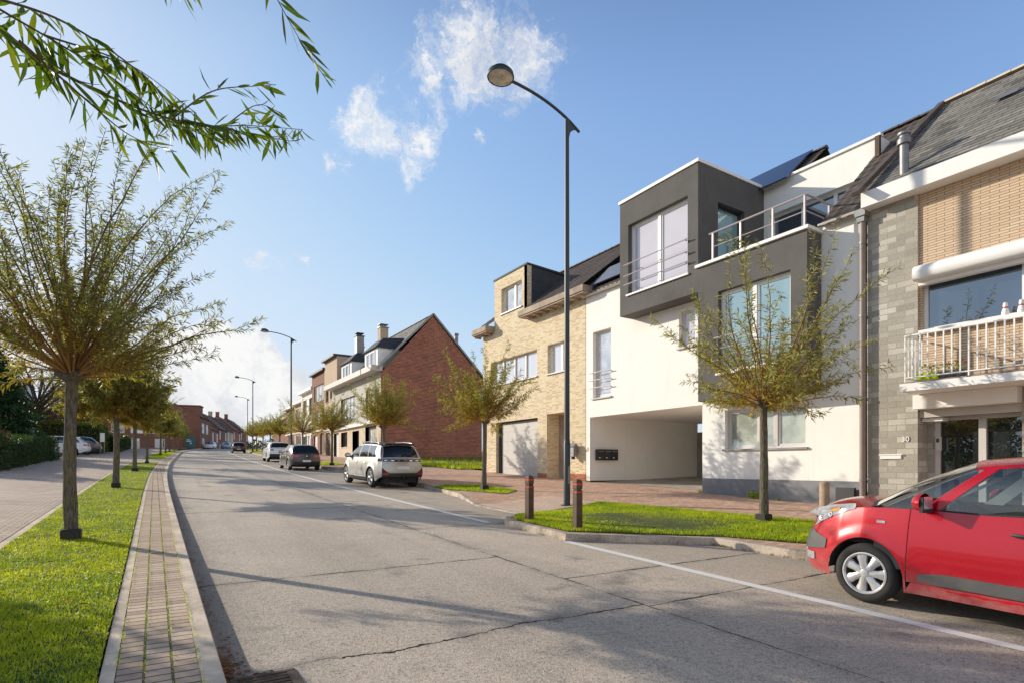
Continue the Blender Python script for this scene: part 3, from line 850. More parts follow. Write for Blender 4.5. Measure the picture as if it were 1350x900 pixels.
# down pipe with brackets
D = thing('drainpipe', 'brown grey drainpipe between the white house and the stone house', 'drainpipe', (13.2, 6.42, .6))
mb = MB(); mb.tube([(13.19, 6.40, .45), (13.19, 6.40, 7.0)], .062, 12); mb.build('pipe', M['pipe'], D, smooth=40)
for z in (1.2, 3.0, 4.8, 6.4):
    mb = MB(); mb.lathe([(.066, z - .02), (.072, z - .02), (.072, z + .02), (.066, z + .02)], (13.19, 6.40, 0)); mb.box(13.255, 13.3, 6.385, 6.415, z - .015, z + .015)
    mb.build('bracket', M['zinc'], D)
mb = MB(); mb.box(13.08, 13.30, 6.30, 6.52, 6.98, 7.13); mb.box(13.11, 13.27, 6.33, 6.49, 6.86, 6.98); mb.build('rain_head', M['zinc'], D)
mb = MB(); mb.box(13.12, 13.22, 6.55, 6.95, .5, 1.02); o = mb.build('stone_slab', M['dplinth'])
o.rotation_euler = (0, 0, 0); tag(o, 'dark slab leaning on the plinth beside the drainpipe', 'slab')
# mailboxes on the passage wall
MBX = thing('mailbox_row', 'three black letter boxes in a row on the passage side wall', 'mailbox', (13.9, 15.7, 1.9))
for i in range(3):
    x0 = 13.52 + i * .335
    b = MB(); b.box(x0, x0 + .32, 15.58, 15.724, 1.72, 2.12); o = bevel(b.build('letter_box', M['dark'], MBX), .01)
    b = MB(); b.box(x0 + .03, x0 + .29, 15.572, 15.579, 2.03, 2.06); b.build('letter_slot', M['zinc'], o)
    b = MB(); b.box(x0 + .05, x0 + .12, 15.572, 15.579, 1.80, 1.83); b.build('name_plate', M['white2'], o)

# ================================================================ stone house, number 30
S = thing('stone_house', 'grey stone house with tan brick panel, white fascia, slate roof and number 30', 'house', (13.3, 2.7, .5))
mb = MB()
wall(mb, 'x', F, 5.38, 6.36, 0, 7.12)
wall(mb, 'y', 5.379, F, 13.9, 0, 3.2)
wall(mb, 'x', F, .2, 3.72, 0, 3.0)
wall(mb, 'y', 3.72, F, 13.9, 0, 3.0)
wall(mb, 'x', F, -1.5, .2, 0, 7.0)
mb.build('stone_wall', M['stone'], S)
mb = MB()
wall(mb, 'x', F + .05, .2, 5.38, 3.0, 7.12, [(.6, 5.32, 4.27, 5.42, .1)])
mb.poly((F, 5.379, 3.0), (F + .05, 5.379, 3.0), (F + .05, 5.379, 7.12), (F, 5.379, 7.12))
mb.build('brick_panel', M['tanbrick'], S)
mb = MB(); mb.poly((F + .6, 6.36, 0), (20, 6.36, 0), (20, 6.36, 7.3), (16.9, 6.36, 10.5), (13.4, 6.36, 7.2), (13.4, 6.36, 0)); mb.poly((20, 6.36, 0), (20, -1.5, 0), (20, -1.5, 7.3), (20, 6.36, 7.3))
mb.poly((F, -1.5, 0), (20, -1.5, 0), (20, -1.5, 7.3), (16.9, -1.5, 10.5), (F, -1.5, 7.0))
mb.build('side_wall', M['rbrick2'], S)
# fascia with soffit
mb = MB(); mb.box(12.95, 12.99, -1.6, 6.28, 7.08, 7.40); mb.box(12.992, 13.4, -1.6, 6.28, 7.10, 7.13); mb.box(12.95, 13.3, 6.281, 6.32, 7.08, 7.40)
o = mb.build('fascia', M['white2'], S)
# slates
rf = MB(); slope(rf, 13.0, 7.39, 16.9, 10.62, -1.6, 6.28, 27, .012)
slope(rf, 21, 7.0, 16.9, 10.62, -1.6, 6.28, 10, .012)
rf.build('roof', M['slate'], S)
rf = MB(); ridge(rf, 16.9, -1.6, 6.3, 10.64, .12, .45); rf.build('ridge_tiles', M['sand'], S)
kk = Vector((4.18, 0, 3.35)).normalized(); kn2 = Vector((-kk.z, 0, kk.x))
rf = MB(); rf.obox(Vector((14.8, 6.29, 8.95)) + kn2 * .05, kk * 2.7, (0, .07, 0), kn2 * .05); rf.build('verge_tiles', M['dtile'], S)
ptc = MB(); ptc.obox(Vector((15.35, 4.55, 9.395)) + kn2 * .028, kk * .16, (0, .22, 0), kn2 * .004); ptc.build('roof_patch', M['zinc'], S)
# flue pipe on the roof
fl = MB(); fl.tube([(13.35, 5.65, 7.6), (13.35, 5.65, 8.32)], .085, 14); fl.lathe([(.09, 8.25), (.13, 8.26), (.13, 8.36), (.09, 8.40), (.09, 8.44), (.125, 8.46), (.125, 8.50), (0, 8.54)], (13.35, 5.65, 0)); 
fl.build('flue_pipe', M['zinc'], S, smooth=40)
# big window with shutter box
window(S, 'x', F + .05, .6, 5.32, 4.27, 5.42, .10, cols=(.33, .66), fm='pvc', pm='gl_blue', fw=.06)
mb = MB(); pr = [(13.05 + .0, 5.25), (13.0, 5.3), (12.99, 5.42), (13.03, 5.52), (13.12, 5.56), (13.34, 5.56), (13.34, 5.25)]
mb.prism([(x, .3, z) for x, z in pr], (0, 5.06, 0)); mb.build('roller_shutter_box', M['white2'], S, smooth=50)
mb = MB(); mb.box(13.2, 13.34, .5, 5.33, 5.17, 5.245); mb.build('window_head', M['white2'], S)
mb = MB(); mb.box(13.2, 13.33, .5, 5.33, 4.20, 4.262); mb.build('window_sill', M['white2'], S)
# balcony slab and railing
sl = MB(); sl.box(12.3, 13.34, .1, 5.29, 2.95, 3.10); sl.build('balcony_slab', M['white2'], S)
sl = MB(); sl.box(12.34, 13.3, .1, 5.27, 3.103, 3.13); sl.build('balcony_floor', M['pipe'], S)
mb = MB()
xr = 12.42
mb.tube([(xr, 5.24, 4.03), (xr, .1, 4.03)], .02, 8); mb.tube([(xr, 5.24, 3.22), (xr, .1, 3.22)], .014, 8)
mb.tube([(xr, 5.24, 4.03), (13.3, 5.24, 4.03)], .02, 8); mb.tube([(xr, 5.24, 3.22), (13.3, 5.24, 3.22)], .014, 8)
y = 5.24; i = 0
while y > .1:
    mb.box(xr - .011, xr + .011, y - .011, y + .011, 3.13 if i % 8 == 0 else 3.22, 4.03); y -= .128; i += 1
for k in range(1, 6): mb.box(xr + .145 * k - .01, xr + .145 * k + .01, 5.23, 5.25, 3.22, 4.03)
mb.build('balcony_railing', M['white2'], S, smooth=40)
# recessed entrance
mb = MB(); mb.box(13.06, 13.34, 3.722, 5.375, 2.66, 2.945); mb.build('shutter_box', M['white2'], S)
mb = MB()
for k in range(6): mb.box(13.36, 13.40, 3.722, 5.375, 2.50 + k * .03, 2.527 + k * .03)
mb.build('roller_blind', M['garage'], S)
window(S, 'x', 13.75, 3.74, 5.24, .55, 2.52, .0, cols=(.47,), fm='alu', pm='gl_dark', fw=.08, name='glass_door')
mb = MB(); mb.box(13.75, 13.9, 5.24, 5.378, .3, 2.7); mb.build('reveal_strip', M['stone'], S)
mb = MB(); mb.tube([(13.66, 3.8, 1.52), (13.66, 4.42, 1.52)], .016, 8); mb.box(13.66, 13.76, 3.86, 3.89, 1.505, 1.535); mb.box(13.66, 13.76, 4.35, 4.38, 1.505, 1.535); mb.build('door_bar', M['rail'], S)
mb = MB(); mb.box(13.4, 13.9, 3.73, 5.37, .2, .60); mb.build('doorstep', M['plinth'], S)
mb = MB(); mb.box(13.60, 13.68, 5.10, 5.18, 1.82, 2.10); o = mb.build('intercom', M['alu'], S)
b = MB(); b.box(13.595, 13.6, 5.115, 5.165, 1.99, 2.07); b.build('speaker_grille', M['dark'], o)
mb = MB(); mb.box(13.45, 13.72, 5.0, 5.36, 2.42, 2.49); mb.build('wall_lamp', M['white2'], S)
mb = MB(); mb.box(F - .03, F, 5.68, 6.08, 1.66, 1.75); mb.box(F - .045, F - .03, 5.66, 6.10, 1.735, 1.76); mb.build('letter_slot', M['white2'], S)
# house number
def text_obj(txt, name, par, loc, size, mat, rot):
    cu = bpy.data.curves.new(name, 'FONT'); cu.body = txt; cu.size = size; cu.extrude = .008; cu.align_x = 'CENTER'
    t = bpy.data.objects.new(name, cu); COL.objects.link(t)
    bpy.context.view_layer.update()
    dg = bpy.context.evaluated_depsgraph_get()
    me = bpy.data.meshes.new_from_object(t.evaluated_get(dg))
    bpy.data.objects.remove(t)
    o = bpy.data.objects.new(name, me); COL.objects.link(o); me.materials.append(mat)
    me.transform(Matrix.Translation(Vector(loc) - (ORG.get(par.name, Vector()) if par else Vector())) @ rot)
    if par: o.parent = par
    return o
RXM = Matrix(((0, 0, -1, 0), (-1, 0, 0, 0), (0, 1, 0, 0), (0, 0, 0, 1)))      # text facing -x
text_obj('30', 'house_number', S, (F - .012, 5.60, 2.02), .15, M['white2'], RXM)

# flower boxes on the balcony, ornaments on the sill
def flowerbox(y0, y1, mat, label, nm):
    t = thing('flower_box', label, 'flower box', (12.6, (y0 + y1) / 2, 3.13), 'flower boxes on the balcony')
    b = MB(); b.prism([(12.52, y0, 3.14), (12.66, y0, 3.14), (12.69, y0, 3.29), (12.49, y0, 3.29)], (0, y1 - y0, 0)); bevel(b.build('trough', mat, t), .006)
    b = MB(); rr = random.Random(nm)
    for _ in range(70):
        p = Vector((12.59 + rr.uniform(-.09, .09), rr.uniform(y0, y1), 3.29 + rr.uniform(0, .16)))
        s = rr.uniform(.02, .04); a = Vector((rr.gauss(0, 1), rr.gauss(0, 1), rr.gauss(0, 1))).normalized(); q = a.orthogonal().normalized(); 
        b.add([p - a * s, p + q * s * .5, p + a * s, p - q * s * .5], [(0, 1, 2, 3)])
    b.build('leaves', M['grass'], t)
    for _ in range(22):
        b = MB()
        p = Vector((12.57 + rr.uniform(-.09, .09), rr.uniform(y0, y1), 3.36 + rr.uniform(0, .11)))
        s = rr.uniform(.012, .022)
        b.lathe([(0, -s), (s, 0), (0, s)], p, (0, 0, 1), 6)
        b.build('flower', M['flw'][nm], t)
M['flw'] = [plain('yellow_white_petals', (.75, .65, .2), .6), plain('red_pink_petals', (.6, .12, .12), .6)]
flowerbox(4.72, 5.08, plain('lime_plastic', (.50, .62, .02), .4, .05), 'lime green flower box with yellow flowers on the balcony', 0)
flowerbox(4.3, 4.69, plain('grey_plastic', (.12, .12, .125), .5, .1), 'dark grey flower box with red flowers on the balcony', 1)
for i, y in enumerate((3.95, 3.72)):
    t = thing('ornament', ['small white figurine on the window sill, left one', 'small white figurine with red scarf by the right window edge'][i], 'ornament', (13.31, y, 4.265))
    b = MB(); b.lathe([(0, 0), (.05, 0), (.06, .05), (.045, .12), (.025, .15), (.04, .19), (.03, .24), (0, .25)], (13.27, y, 4.264), n=14); b.build('figure', M['white2'], t, smooth=60)
    b = MB(); b.lathe([(.03, .135), (.042, .14), (.042, .16), (.03, .165)], (13.27, y, 4.264), n=14); b.build('scarf', M['red'], t, smooth=60)

# ================================================================ yellow brick house
Yh = thing('yellow_house', 'yellow brick house with a raised square dormer, garage door and slate cheek', 'house', (13.3, 19.8, 1.0))
zc = 7.72
mb = MB()
hol = [(19.11, 22.90, 5.22, 6.31, .14), (17.13, 18.37, 5.18, 6.32, .14), (19.06, 22.41, .3, 3.50, .22), (17.13, 18.42, .3, 3.58, .6)]
wall(mb, 'x', F, 15.98, 23.62, .3, zc, hol)
wall(mb, 'x', F, 19.84, 22.55, zc, 10.0, [(20.25, 21.94, 8.36, 9.50, .14)])
mb.poly((F, 22.55, zc), (16.4, 22.55, zc), (16.4, 22.55, 10.0), (F, 22.55, 10.0))
mb.poly((F, 23.62, .3), (20.5, 23.62, .3), (20.5, 23.62, 7.8), (16.9, 23.62, 10.95), (F, 23.62, zc))
mb.box(F, F + .22, 19.84, 20.06, zc, 9.995)
mb.build('wall', M['ybrick'], Yh)
for a_, b_ in ((15.99, 17.12), (18.43, 19.05), (22.42, 23.6)):
    mb = MB(); mb.box(F - .014, F + .01, a_, b_, .3, 1.22); mb.build('plinth', M['redplinth'], Yh)
mb = MB(); mb.poly((F + .22, 19.845, zc - .1), (16.3, 19.845, zc - .1), (16.3, 19.845, 9.75), (F + .22, 19.845, 9.98)); mb.poly((F + .22, 20.06, zc - .1), (16.3, 20.06, zc - .1), (16.3, 20.06, 9.75), (F + .22, 20.06, 9.98))
mb.build('dormer_cheek', M['bslate'], Yh)
mb = MB(); mb.add([(F - .03, 19.8, 10.0), (16.4, 19.8, 9.80), (16.4, 22.6, 9.80), (F - .03, 22.6, 10.0), (F - .03, 19.8, 10.08), (16.4, 19.8, 9.88), (16.4, 22.6, 9.88), (F - .03, 22.6, 10.08)], [(0, 1, 2, 3), (4, 5, 6, 7), (0, 1, 5, 4), (1, 2, 6, 5), (2, 3, 7, 6), (3, 0, 4, 7)])
mb.build('dormer_roof', M['bslate'], Yh)
for a, b in ((15.6, 19.84), (22.56, 23.9)):
    mb = MB(); mb.box(12.82, 13.28, a, b, zc, zc + .22); mb.box(12.86, 13.28, a + .02, b - .02, zc - .06, zc - .002)
    y = a + .2
    while y < b - .1: mb.box(12.95, 13.28, y, y + .1, zc - .13, zc - .062); y += .5
    mb.build('eaves_box', M['oldwood'], Yh)
rf = MB(); slope(rf, 13.0, zc + .24, 16.9, 10.95, 16.04, 19.84, 14, .02, 1); slope(rf, 13.0, zc + .24, 16.9, 10.95, 22.56, 23.7, 14, .02, 1); slope(rf, 20.8, 7.7, 16.9, 10.95, 16.04, 23.7, 10, .02); slope(rf, 15.9, 10.06, 16.9, 10.95, 19.84, 22.56, 4, .02, 1)
ridge(rf, 16.9, 16.04, 23.7, 10.96); rf.build('roof', M['dtile'], Yh)
window(Yh, 'x', F, 20.25, 21.94, 8.36, 9.50, .14, cols=(.42,), fm='pvc', pm='gl_sky', sill='zinc')
window(Yh, 'x', F, 19.11, 22.90, 5.22, 6.31, .14, cols=(.27, .5, .75), fm='alu', pm='gl_cur', sill='zinc')
window(Yh, 'x', F, 17.13, 18.37, 5.18, 6.32, .14, cols=(.36,), fm='pvc', pm='gl_cur', sill='zinc')
gd = MB(); gd.box(F + .2, F + .25, 19.06, 22.2, .3, 3.44)
for k in range(1, 6): gd.box(F + .192, F + .2, 19.08, 22.18, 1.0 + k * .41, 1.0 + k * .41 + .012)
gd.build('garage_door', M['garage'], Yh)
gd = MB(); gd.box(F + .15, F + .2, 22.2, 22.4, .3, 3.44); gd.box(F + .1, F + .2, 19.06, 22.4, 3.44, 3.5); gd.build('garage_frame', M['dark'], Yh)
mb = MB(); mb.box(F + .6, F + .66, 17.13, 18.42, .3, 3.58); mb.box(F + .585, F + .6, 17.3, 18.25, 1.1, 3.0); o = mb.build('front_door', M['oldwood'], Yh)
lb = thing('mailbox', 'dark lantern-shaped mailbox on the yellow brick wall beside the lamp post', 'mailbox', (13.2, 16.5, 1.9))
b = MB(); b.box(13.04, 13.22, 16.38, 16.68, 1.86, 2.22); b.prism([(13.0, 16.34, 2.22), (13.26, 16.34, 2.22), (13.13, 16.34, 2.36)], (0, .38, 0)); bevel(b.build('box', M['zinc'], lb), .008)
b = MB(); b.box(13.22, 13.30, 16.48, 16.58, 2.0, 2.1); b.build('bracket', M['dark'], lb)
b = MB(); b.tube([(13.13, 16.53, 2.34), (13.13, 16.53, 2.46)], .015, 6); b.build('finial', M['dark'], lb)
b = MB(); b.box(13.06, 13.20, 16.50, 16.56, 1.76, 1.858); b.build('foot', M['dark'], lb)

# ================================================================ red gable house and the row beyond
def chimney(par, x, y, z0, z1, w, m, cap='dark'):
    b = MB(); b.box(x - w, x + w, y - w, y + w, z0, z1); o = b.build('chimney', M[m], par)
    b = MB(); b.box(x - w - .06, x + w + .06, y - w - .06, y + w + .06, z1 + .002, z1 + .1); b.box(x - w * .5, x + w * .5, y - w * .5, y + w * .5, z1 + .1, z1 + .3); b.box(x - w - .02, x + w + .02, y - w - .02, y + w + .02, z1 + .302, z1 + .36); b.build('chimney_cap', M[cap], o)
    return o
GA = thing('gable_house', 'grey fronted terrace house with a windowless red brick gable wall', 'house', (14, 47, 2.1))
fa = 13.95; zb = 1.2
mb = MB(); mb.poly((fa, 40.0, zb), (22.4, 40.0, zb), (22.4, 40.0, 8.6), (18.1, 40.0, 13.0), (fa, 40.0, 8.3)); mb.poly((22.4, 40, zb), (22.4, 53, zb), (22.4, 53, 8.6), (22.4, 40, 8.6))
mb.build('gable_wall', M['rbrick'], GA)
fh = [(41.0, 43.6, 1.5, 4.55, .3), (45.2, 47.0, 1.5, 4.4, .4), (48.5, 50.4, 3.15, 4.45, .14), (51.2, 52.8, 1.5, 4.5, .2), (46.2, 50.4, 5.4, 7.35, .14), (42.0, 43.4, 5.5, 7.4, .14)]
mb = MB(); wall(mb, 'x', fa, 40.0, 53.4, 4.75, 8.5, fh); mb.build('wall', M['gbrick'], GA)
mb = MB(); wall(mb, 'x', fa, 40.0, 53.4, zb, 4.75, fh); mb.build('ground_floor_wall', M['sand'], GA)
mb = MB(); mb.box(fa - .25, fa, 40.0, 53.4, 4.7, 4.95); mb.build('string_course', M['white2'], GA)
mb = MB(); mb.box(fa - .75, fa + .1, 39.9, 53.4, 8.45, 8.85); mb.build('cornice', M['garage'], GA)
rf = MB(); slope(rf, fa - .3, 8.6, 18.1, 13.1, 39.9, 53.5, 16, .02); slope(rf, 22.9, 8.3, 18.1, 13.1, 39.9, 53.5, 10, .02); ridge(rf, 18.1, 39.9, 53.5, 13.1); rf.build('roof', M['slate'], GA)
rf = MB(); 
for sgn, xx, zz in ((1, fa - .3, 8.6), (-1, 22.9, 8.3)): rf.bar((xx, 39.93, zz + .02), (18.1, 39.93, 13.16), .1, .14)
rf.build('verge_board', M['zinc'], GA)
for y0, y1 in ((41.0, 44.0), (47.6, 50.6)):
    b = MB(); b.box(fa + .1, fa + 2.9, y0, y1, 8.86, 10.35); o = b.build('dormer', M['white2'], GA)
    b = MB(); b.add([(fa - .1, y0 - .15, 10.36), (fa + 3.4, y0 - .15, 10.36), (fa + 3.4, y1 + .15, 10.36), (fa - .1, y1 + .15, 10.36), (fa + .7, y0 + .5, 11.2), (fa + 3.2, y0 + .5, 11.5), (fa + 3.2, y1 - .5, 11.5), (fa + .7, y1 - .5, 11.2)], [(0, 1, 2, 3), (4, 5, 6, 7), (0, 1, 5, 4), (1, 2, 6, 5), (2, 3, 7, 6), (3, 0, 4, 7)]); b.build('dormer_roof', M['bslate'], o)
    window(GA, 'x', fa + .095, y0 + .5, y1 - .5, 9.0, 10.2, -.07, cols=(.5,), pm='gl_far', fw=.09, name='dormer_window')
chimney(GA, 18.0, 51.0, 12.2, 14.3, .38, 'bbrick', 'zinc')
b = MB(); cyl(b, 20.75, 41.3, 9, 12.1, .15); cyl(b, 20.75, 41.3, 12.1, 12.25, .2); b.build('flue_pipe', M['zinc'], GA, smooth=40)
window(GA, 'x', fa, 46.2, 50.4, 5.4, 7.35, .14, cols=(.25, .5, .75), fm='pvc', pm='gl_cur', sill='zinc', fw=.1)
window(GA, 'x', fa, 42.0, 43.4, 5.5, 7.4, .14, cols=(.5,), fm='pvc', pm='gl_cur', sill='zinc', fw=.09)
window(GA, 'x', fa, 48.5, 50.4, 3.15, 4.45, .14, fm='wood', pm='gl_far', sill='white2', fw=.09)
b = MB(); b.box(fa + .3, fa + .36, 41.0, 43.6, 1.5, 4.55); 
for k in range(6): b.box(fa + .285, fa + .3, 41.1 + k * .42, 41.45 + k * .42, 1.6, 4.45)
b.build('garage_door', M['garage'], GA)
b = MB(); b.box(fa + .4, fa + .46, 45.2, 47.0, 1.5, 4.4); b.build('front_door', M['dark'], GA)
b = MB(); b.box(fa + .2, fa + .26, 51.2, 52.8, 1.5, 4.5); b.build('side_door', M['pvc'], GA)
def rowhouse(label, y0, y1, xf, zt, wm, gm_, wins, doors, top=None, roofm='dtile', roofz=None, zb=1.8, fl=True):
    t = thing('terrace_house', label, 'house', (xf, (y0 + y1) / 2, g(y0) + .39), 'terrace houses up the right side')
    hs = [w[:4] + (.12,) for w in wins] + [d[:4] + (.15,) for d in doors]
    b = MB(); wall(b, 'x', xf, y0, y1, zb, zt, hs)
    b.poly((xf, y0, zb), (xf + 7, y0, zb), (xf + 7, y0, zt), (xf, y0, zt)); b.poly((xf, y1, zb), (xf + 7, y1, zb), (xf + 7, y1, zt), (xf, y1, zt))
    b.build('wall', M[wm], t)
    if gm_:
        b = MB(); zs = g(y0) + 2.9; bx(b, 'x', xf, y0, y1, zs, zs + .18, -.12, -.002); b.build('string_course', M[gm_], t)
    for w in wins: window(t, 'x', xf, *w[:4], .12, cols=w[4], fm=w[5], pm='gl_far' if len(w) < 7 else w[6], fw=.1, sill='zinc')
    for d in doors:
        b = MB(); bx(b, 'x', xf, d[0], d[1], d[2], d[3], .15, .2); 
        bx(b, 'x', xf, d[0] + .15, d[1] - .15, d[2] + .3, d[3] - .3, .135, .15); b.build('door', M[d[4]], t)
    if fl:
        b = MB(); b.box(xf - .35, xf + 7, y0 - .02, y1, zt + .002, zt + .2); b.build('roof', M['dark'], t)
    else:
        b = MB(); slope(b, xf - .3, zt, xf + 4, roofz, y0, y1, 12, .03); slope(b, xf + 8, zt, xf + 4, roofz, y0, y1, 8, .03); b.build('roof', M[roofm], t)
        b = MB(); b.poly((xf, y0, zt), (xf + 7.6, y0, zt), (xf + 4, y0, roofz - .05)); b.build('gable', M[wm], t)
        b = MB(); b.box(xf - .5, xf, y0, y1, zt - .25, zt + .02); b.build('cornice', M['white2'], t)
    return t
xf = 14.4
t = rowhouse('tall beige brick terrace house with flat roof and dark window frames', 53.4, 58, xf, 11.8, 'bbrick', 'white2',
    [(54.0, 55.9, 8.0, 9.3, (.5,), 'wood'), (56.4, 57.6, 7.8, 9.3, (), 'wood'), (54.2, 57.4, 5.6, 7.0, (.33, .66), 'pvc'), (54.2, 55.2, 2.6, 4.7, (), 'wood')], [(55.9, 57.6, 2.2, 4.8, 'wood')])
chimney(t, 17.8, 57.2, 11.8, 13.6, .3, 'dplinth', 'dark'); chimney(t, 17.2, 55.6, 11.8, 14.3, .36, 'zinc', 'dark')
xf = 14.55
t = rowhouse('orange brown brick terrace house with white upper windows', 58, 64, xf, 11.2, 'rbrick2', 'white2',
    [(59, 63, 8.3, 10.0, (.33, .66), 'pvc', 'gl_cur'), (59.5, 62.8, 5.6, 7.2, (.5,), 'pvc')], [(59, 60.4, 2.4, 4.9, 'wood'), (61.5, 63.2, 2.4, 4.8, 'pvc')])
xf = 14.9
t = rowhouse('white rendered terrace house with a jutting cornice', 64, 71, xf, 10.2, 'white', 'garage',
    [(65, 67, 7.3, 9.2, (.5,), 'wood'), (68.2, 70, 7.3, 9.2, (.5,), 'wood'), (68, 70, 3.6, 5.0, (), 'wood')], [(64.8, 66.1, 2.6, 5.1, 'redd'), (66.6, 67.7, 2.6, 5.0, 'pvc')] if False else [(64.8, 66.1, 2.6, 5.1, 'red'), (66.6, 67.7, 2.6, 5.0, 'pvc')], fl=False, roofz=13)
xf = 15.5
t = rowhouse('narrow beige terrace house at the end of the row with low roof', 71, 78, xf, 9.6, 'bbrick', 'white2',
    [(72, 74, 7.0, 8.8, (.5,), 'pvc'), (75, 77, 7.0, 8.8, (.5,), 'pvc'), (74.6, 77, 4.0, 5.4, (.5,), 'pvc')], [(72, 73.4, 3.0, 5.3, 'dark')], fl=False, roofz=12.4)
xf = 16.3
t = rowhouse('brown brick terrace house, farthest of the right row', 78, 88, xf, 9.8, 'rbrick2', 'white2',
    [(79, 81, 7.2, 9.0, (.5,), 'pvc'), (83, 86, 7.2, 9.0, (.5,), 'pvc'), (83, 86, 4.4, 5.8, (.5,), 'pvc')], [(79.5, 81, 3.2, 5.6, 'dark')], fl=False, roofz=12.6)
xf = 18.5
t = rowhouse('brown brick house beyond the orange trees on the right', 96, 112, xf, 9.6, 'rbrick2', None, [(98, 101, 7.2, 8.8, (.5,), 'pvc')], [], fl=False, roofz=13, zb=2.5)
# ---------------------------------------------------------------- trees
def bark_mat(name, c1, c2, lich):
    m, nt, b, _ = newmat(name)
    p = objc(nt)
    st = noise(nt, N(nt, 'ShaderNodeMapping', {0: p, 3: (1, 1, .16)}).outputs[0], 55, 5, .7)
    n1 = noise(nt, p, 4, 4, .6)
    col = mix(nt, smooth_(nt, st, .32, .68), c1, c2)
    col = mix(nt, math_(nt, 'MULTIPLY', smooth_(nt, n1, .45, .65), .55), col, lich)
    setc(nt, b.inputs['Base Color'], col); b.inputs['Roughness'].default_value = .9
    bump(nt, b, st, 1.0, .03)
    return m
M['bark'] = bark_mat('willow_bark', (.045, .036, .028), (.24, .20, .15), (.16, .15, .05))
M['bark2'] = bark_mat('dark_bark', (.03, .025, .02), (.11, .09, .07), (.09, .09, .06))
def shootmat():
    m, nt, b, _ = newmat('willow_shoots')
    at = N(nt, 'ShaderNodeAttribute', attribute_name='age')
    setc(nt, b.inputs['Base Color'], mix(nt, at.outputs['Fac'], (.13, .085, .05), (.36, .19, .055)))
    b.inputs['Roughness'].default_value = .6
    return m
M['shoot'] = shootmat()
M['leafA'] = leafmat('willow_leaves', [(.07, .10, .025), (.13, .18, .04), (.21, .25, .065), (.31, .33, .14), (.15, .17, .04), (.09, .12, .05), (.21, .19, .06), (.19, .21, .11)], .45, (.46, .26, .03))
M['leafB'] = leafmat('yellow_willow_leaves', [(.10, .12, .02), (.20, .22, .04), (.33, .31, .09), (.14, .17, .03), (.26, .24, .05)], .42, (.48, .26, .03))
M['leafR'] = leafmat('grey_green_willow_leaves', [(.10, .12, .03), (.20, .22, .06), (.31, .33, .11), (.42, .43, .23), (.16, .17, .05), (.32, .27, .07)], .42, (.52, .34, .04))
M['leafO'] = leafmat('near_willow_leaves', [(.03, .06, .008), (.085, .15, .012), (.05, .10, .012), (.15, .20, .02), (.06, .11, .015)], .42, None, .5, .35)
M['guard'] = plain('black_trunk_guard', (.02, .02, .02), .6, .2, 4, 40, .1)

def set_age(o, age):
    a = o.data.attributes.new('age', 'FLOAT', 'POINT'); a.data.foreach_set('value', np.asarray(age, dtype=np.float32))
def fast_mesh(name, V, faces4, mat, par=None):
    """V (n,k,3); faces: index tuples inside every k-block, all of one length"""
    n, k, _ = V.shape
    me = bpy.data.meshes.new(name)
    me.vertices.add(n * k); me.vertices.foreach_set('co', V.reshape(-1, 3).ravel())
    L = len(faces4[0])
    lv = np.concatenate([(np.arange(n) * k)[:, None] + np.array(f)[None, :] for f in faces4], 1).ravel()
    me.loops.add(len(lv)); me.loops.foreach_set('vertex_index', lv)
    me.polygons.add(n * len(faces4)); me.polygons.foreach_set('loop_start', np.arange(n * len(faces4)) * L)
    me.update(calc_edges=True)
    me.materials.append(mat)
    o = bpy.data.objects.new(name, me); COL.objects.link(o)
    if par is not None: o.parent = par; ORG[o.name] = ORG.get(par.name, Vector())
    return o
def leaves_obj(name, P, D, L, age, mat, par, rng, ratio=.15, fancy=False):
    P = np.array(P); D = np.array(D); L = np.array(L); n = len(P)
    D /= np.linalg.norm(D, axis=1)[:, None] + 1e-9
    U = rng.normal(0, 1, (n, 3)); S = np.cross(D, U); S /= np.linalg.norm(S, axis=1)[:, None] + 1e-9
    Nn = np.cross(S, D)
    w = (L * ratio * rng.uniform(.75, 1.2, n))[:, None]; l = L[:, None]
    if not fancy:
        V = np.stack([P, P + D * l * .45 + S * w * .5 + Nn * w * .22, P + D * l - Nn * w * .5, P + D * l * .45 - S * w * .5 + Nn * w * .22], 1)
        o = fast_mesh(name, V, [(0, 1, 2), (0, 2, 3)], mat, par); k = 4
    else:
        c = (rng.uniform(-.25, .35, n))[:, None] * l
        def sp(t): return P + D * l * t - Nn * c * t * t
        V = np.stack([sp(0), sp(.25) + S * w * .38 + Nn * w * .1, sp(.25), sp(.25) - S * w * .38 + Nn * w * .1,
                      sp(.6) + S * w * .48 + Nn * w * .1, sp(.6), sp(.6) - S * w * .48 + Nn * w * .1, sp(1.0)], 1)
        V = np.concatenate([V, V[:, 7:8]], 1)
        o = fast_mesh(name, V, [(0, 1, 2), (0, 2, 3), (1, 4, 5), (1, 5, 2), (2, 5, 6), (2, 6, 3), (4, 7, 5), (5, 7, 6)], mat, par); k = 9
    set_age(o, np.repeat(np.asarray(age), k))
    return o
def grow(r, p, d, L, n, up=.0, jit=.06):
    """a wandering shoot; returns points and directions"""
    pts = [p.copy()]; ds = []
    for i in range(n):
        d = (d + Vector((r.gauss(0, jit), r.gauss(0, jit), r.gauss(0, jit) + up - (.10 * (i / n) ** 3 if n > 5 else 0)))).normalized()
        p = p + d * (L / n); pts.append(p.copy()); ds.append(d.copy())
    ds.append(ds[-1])
    return pts, ds
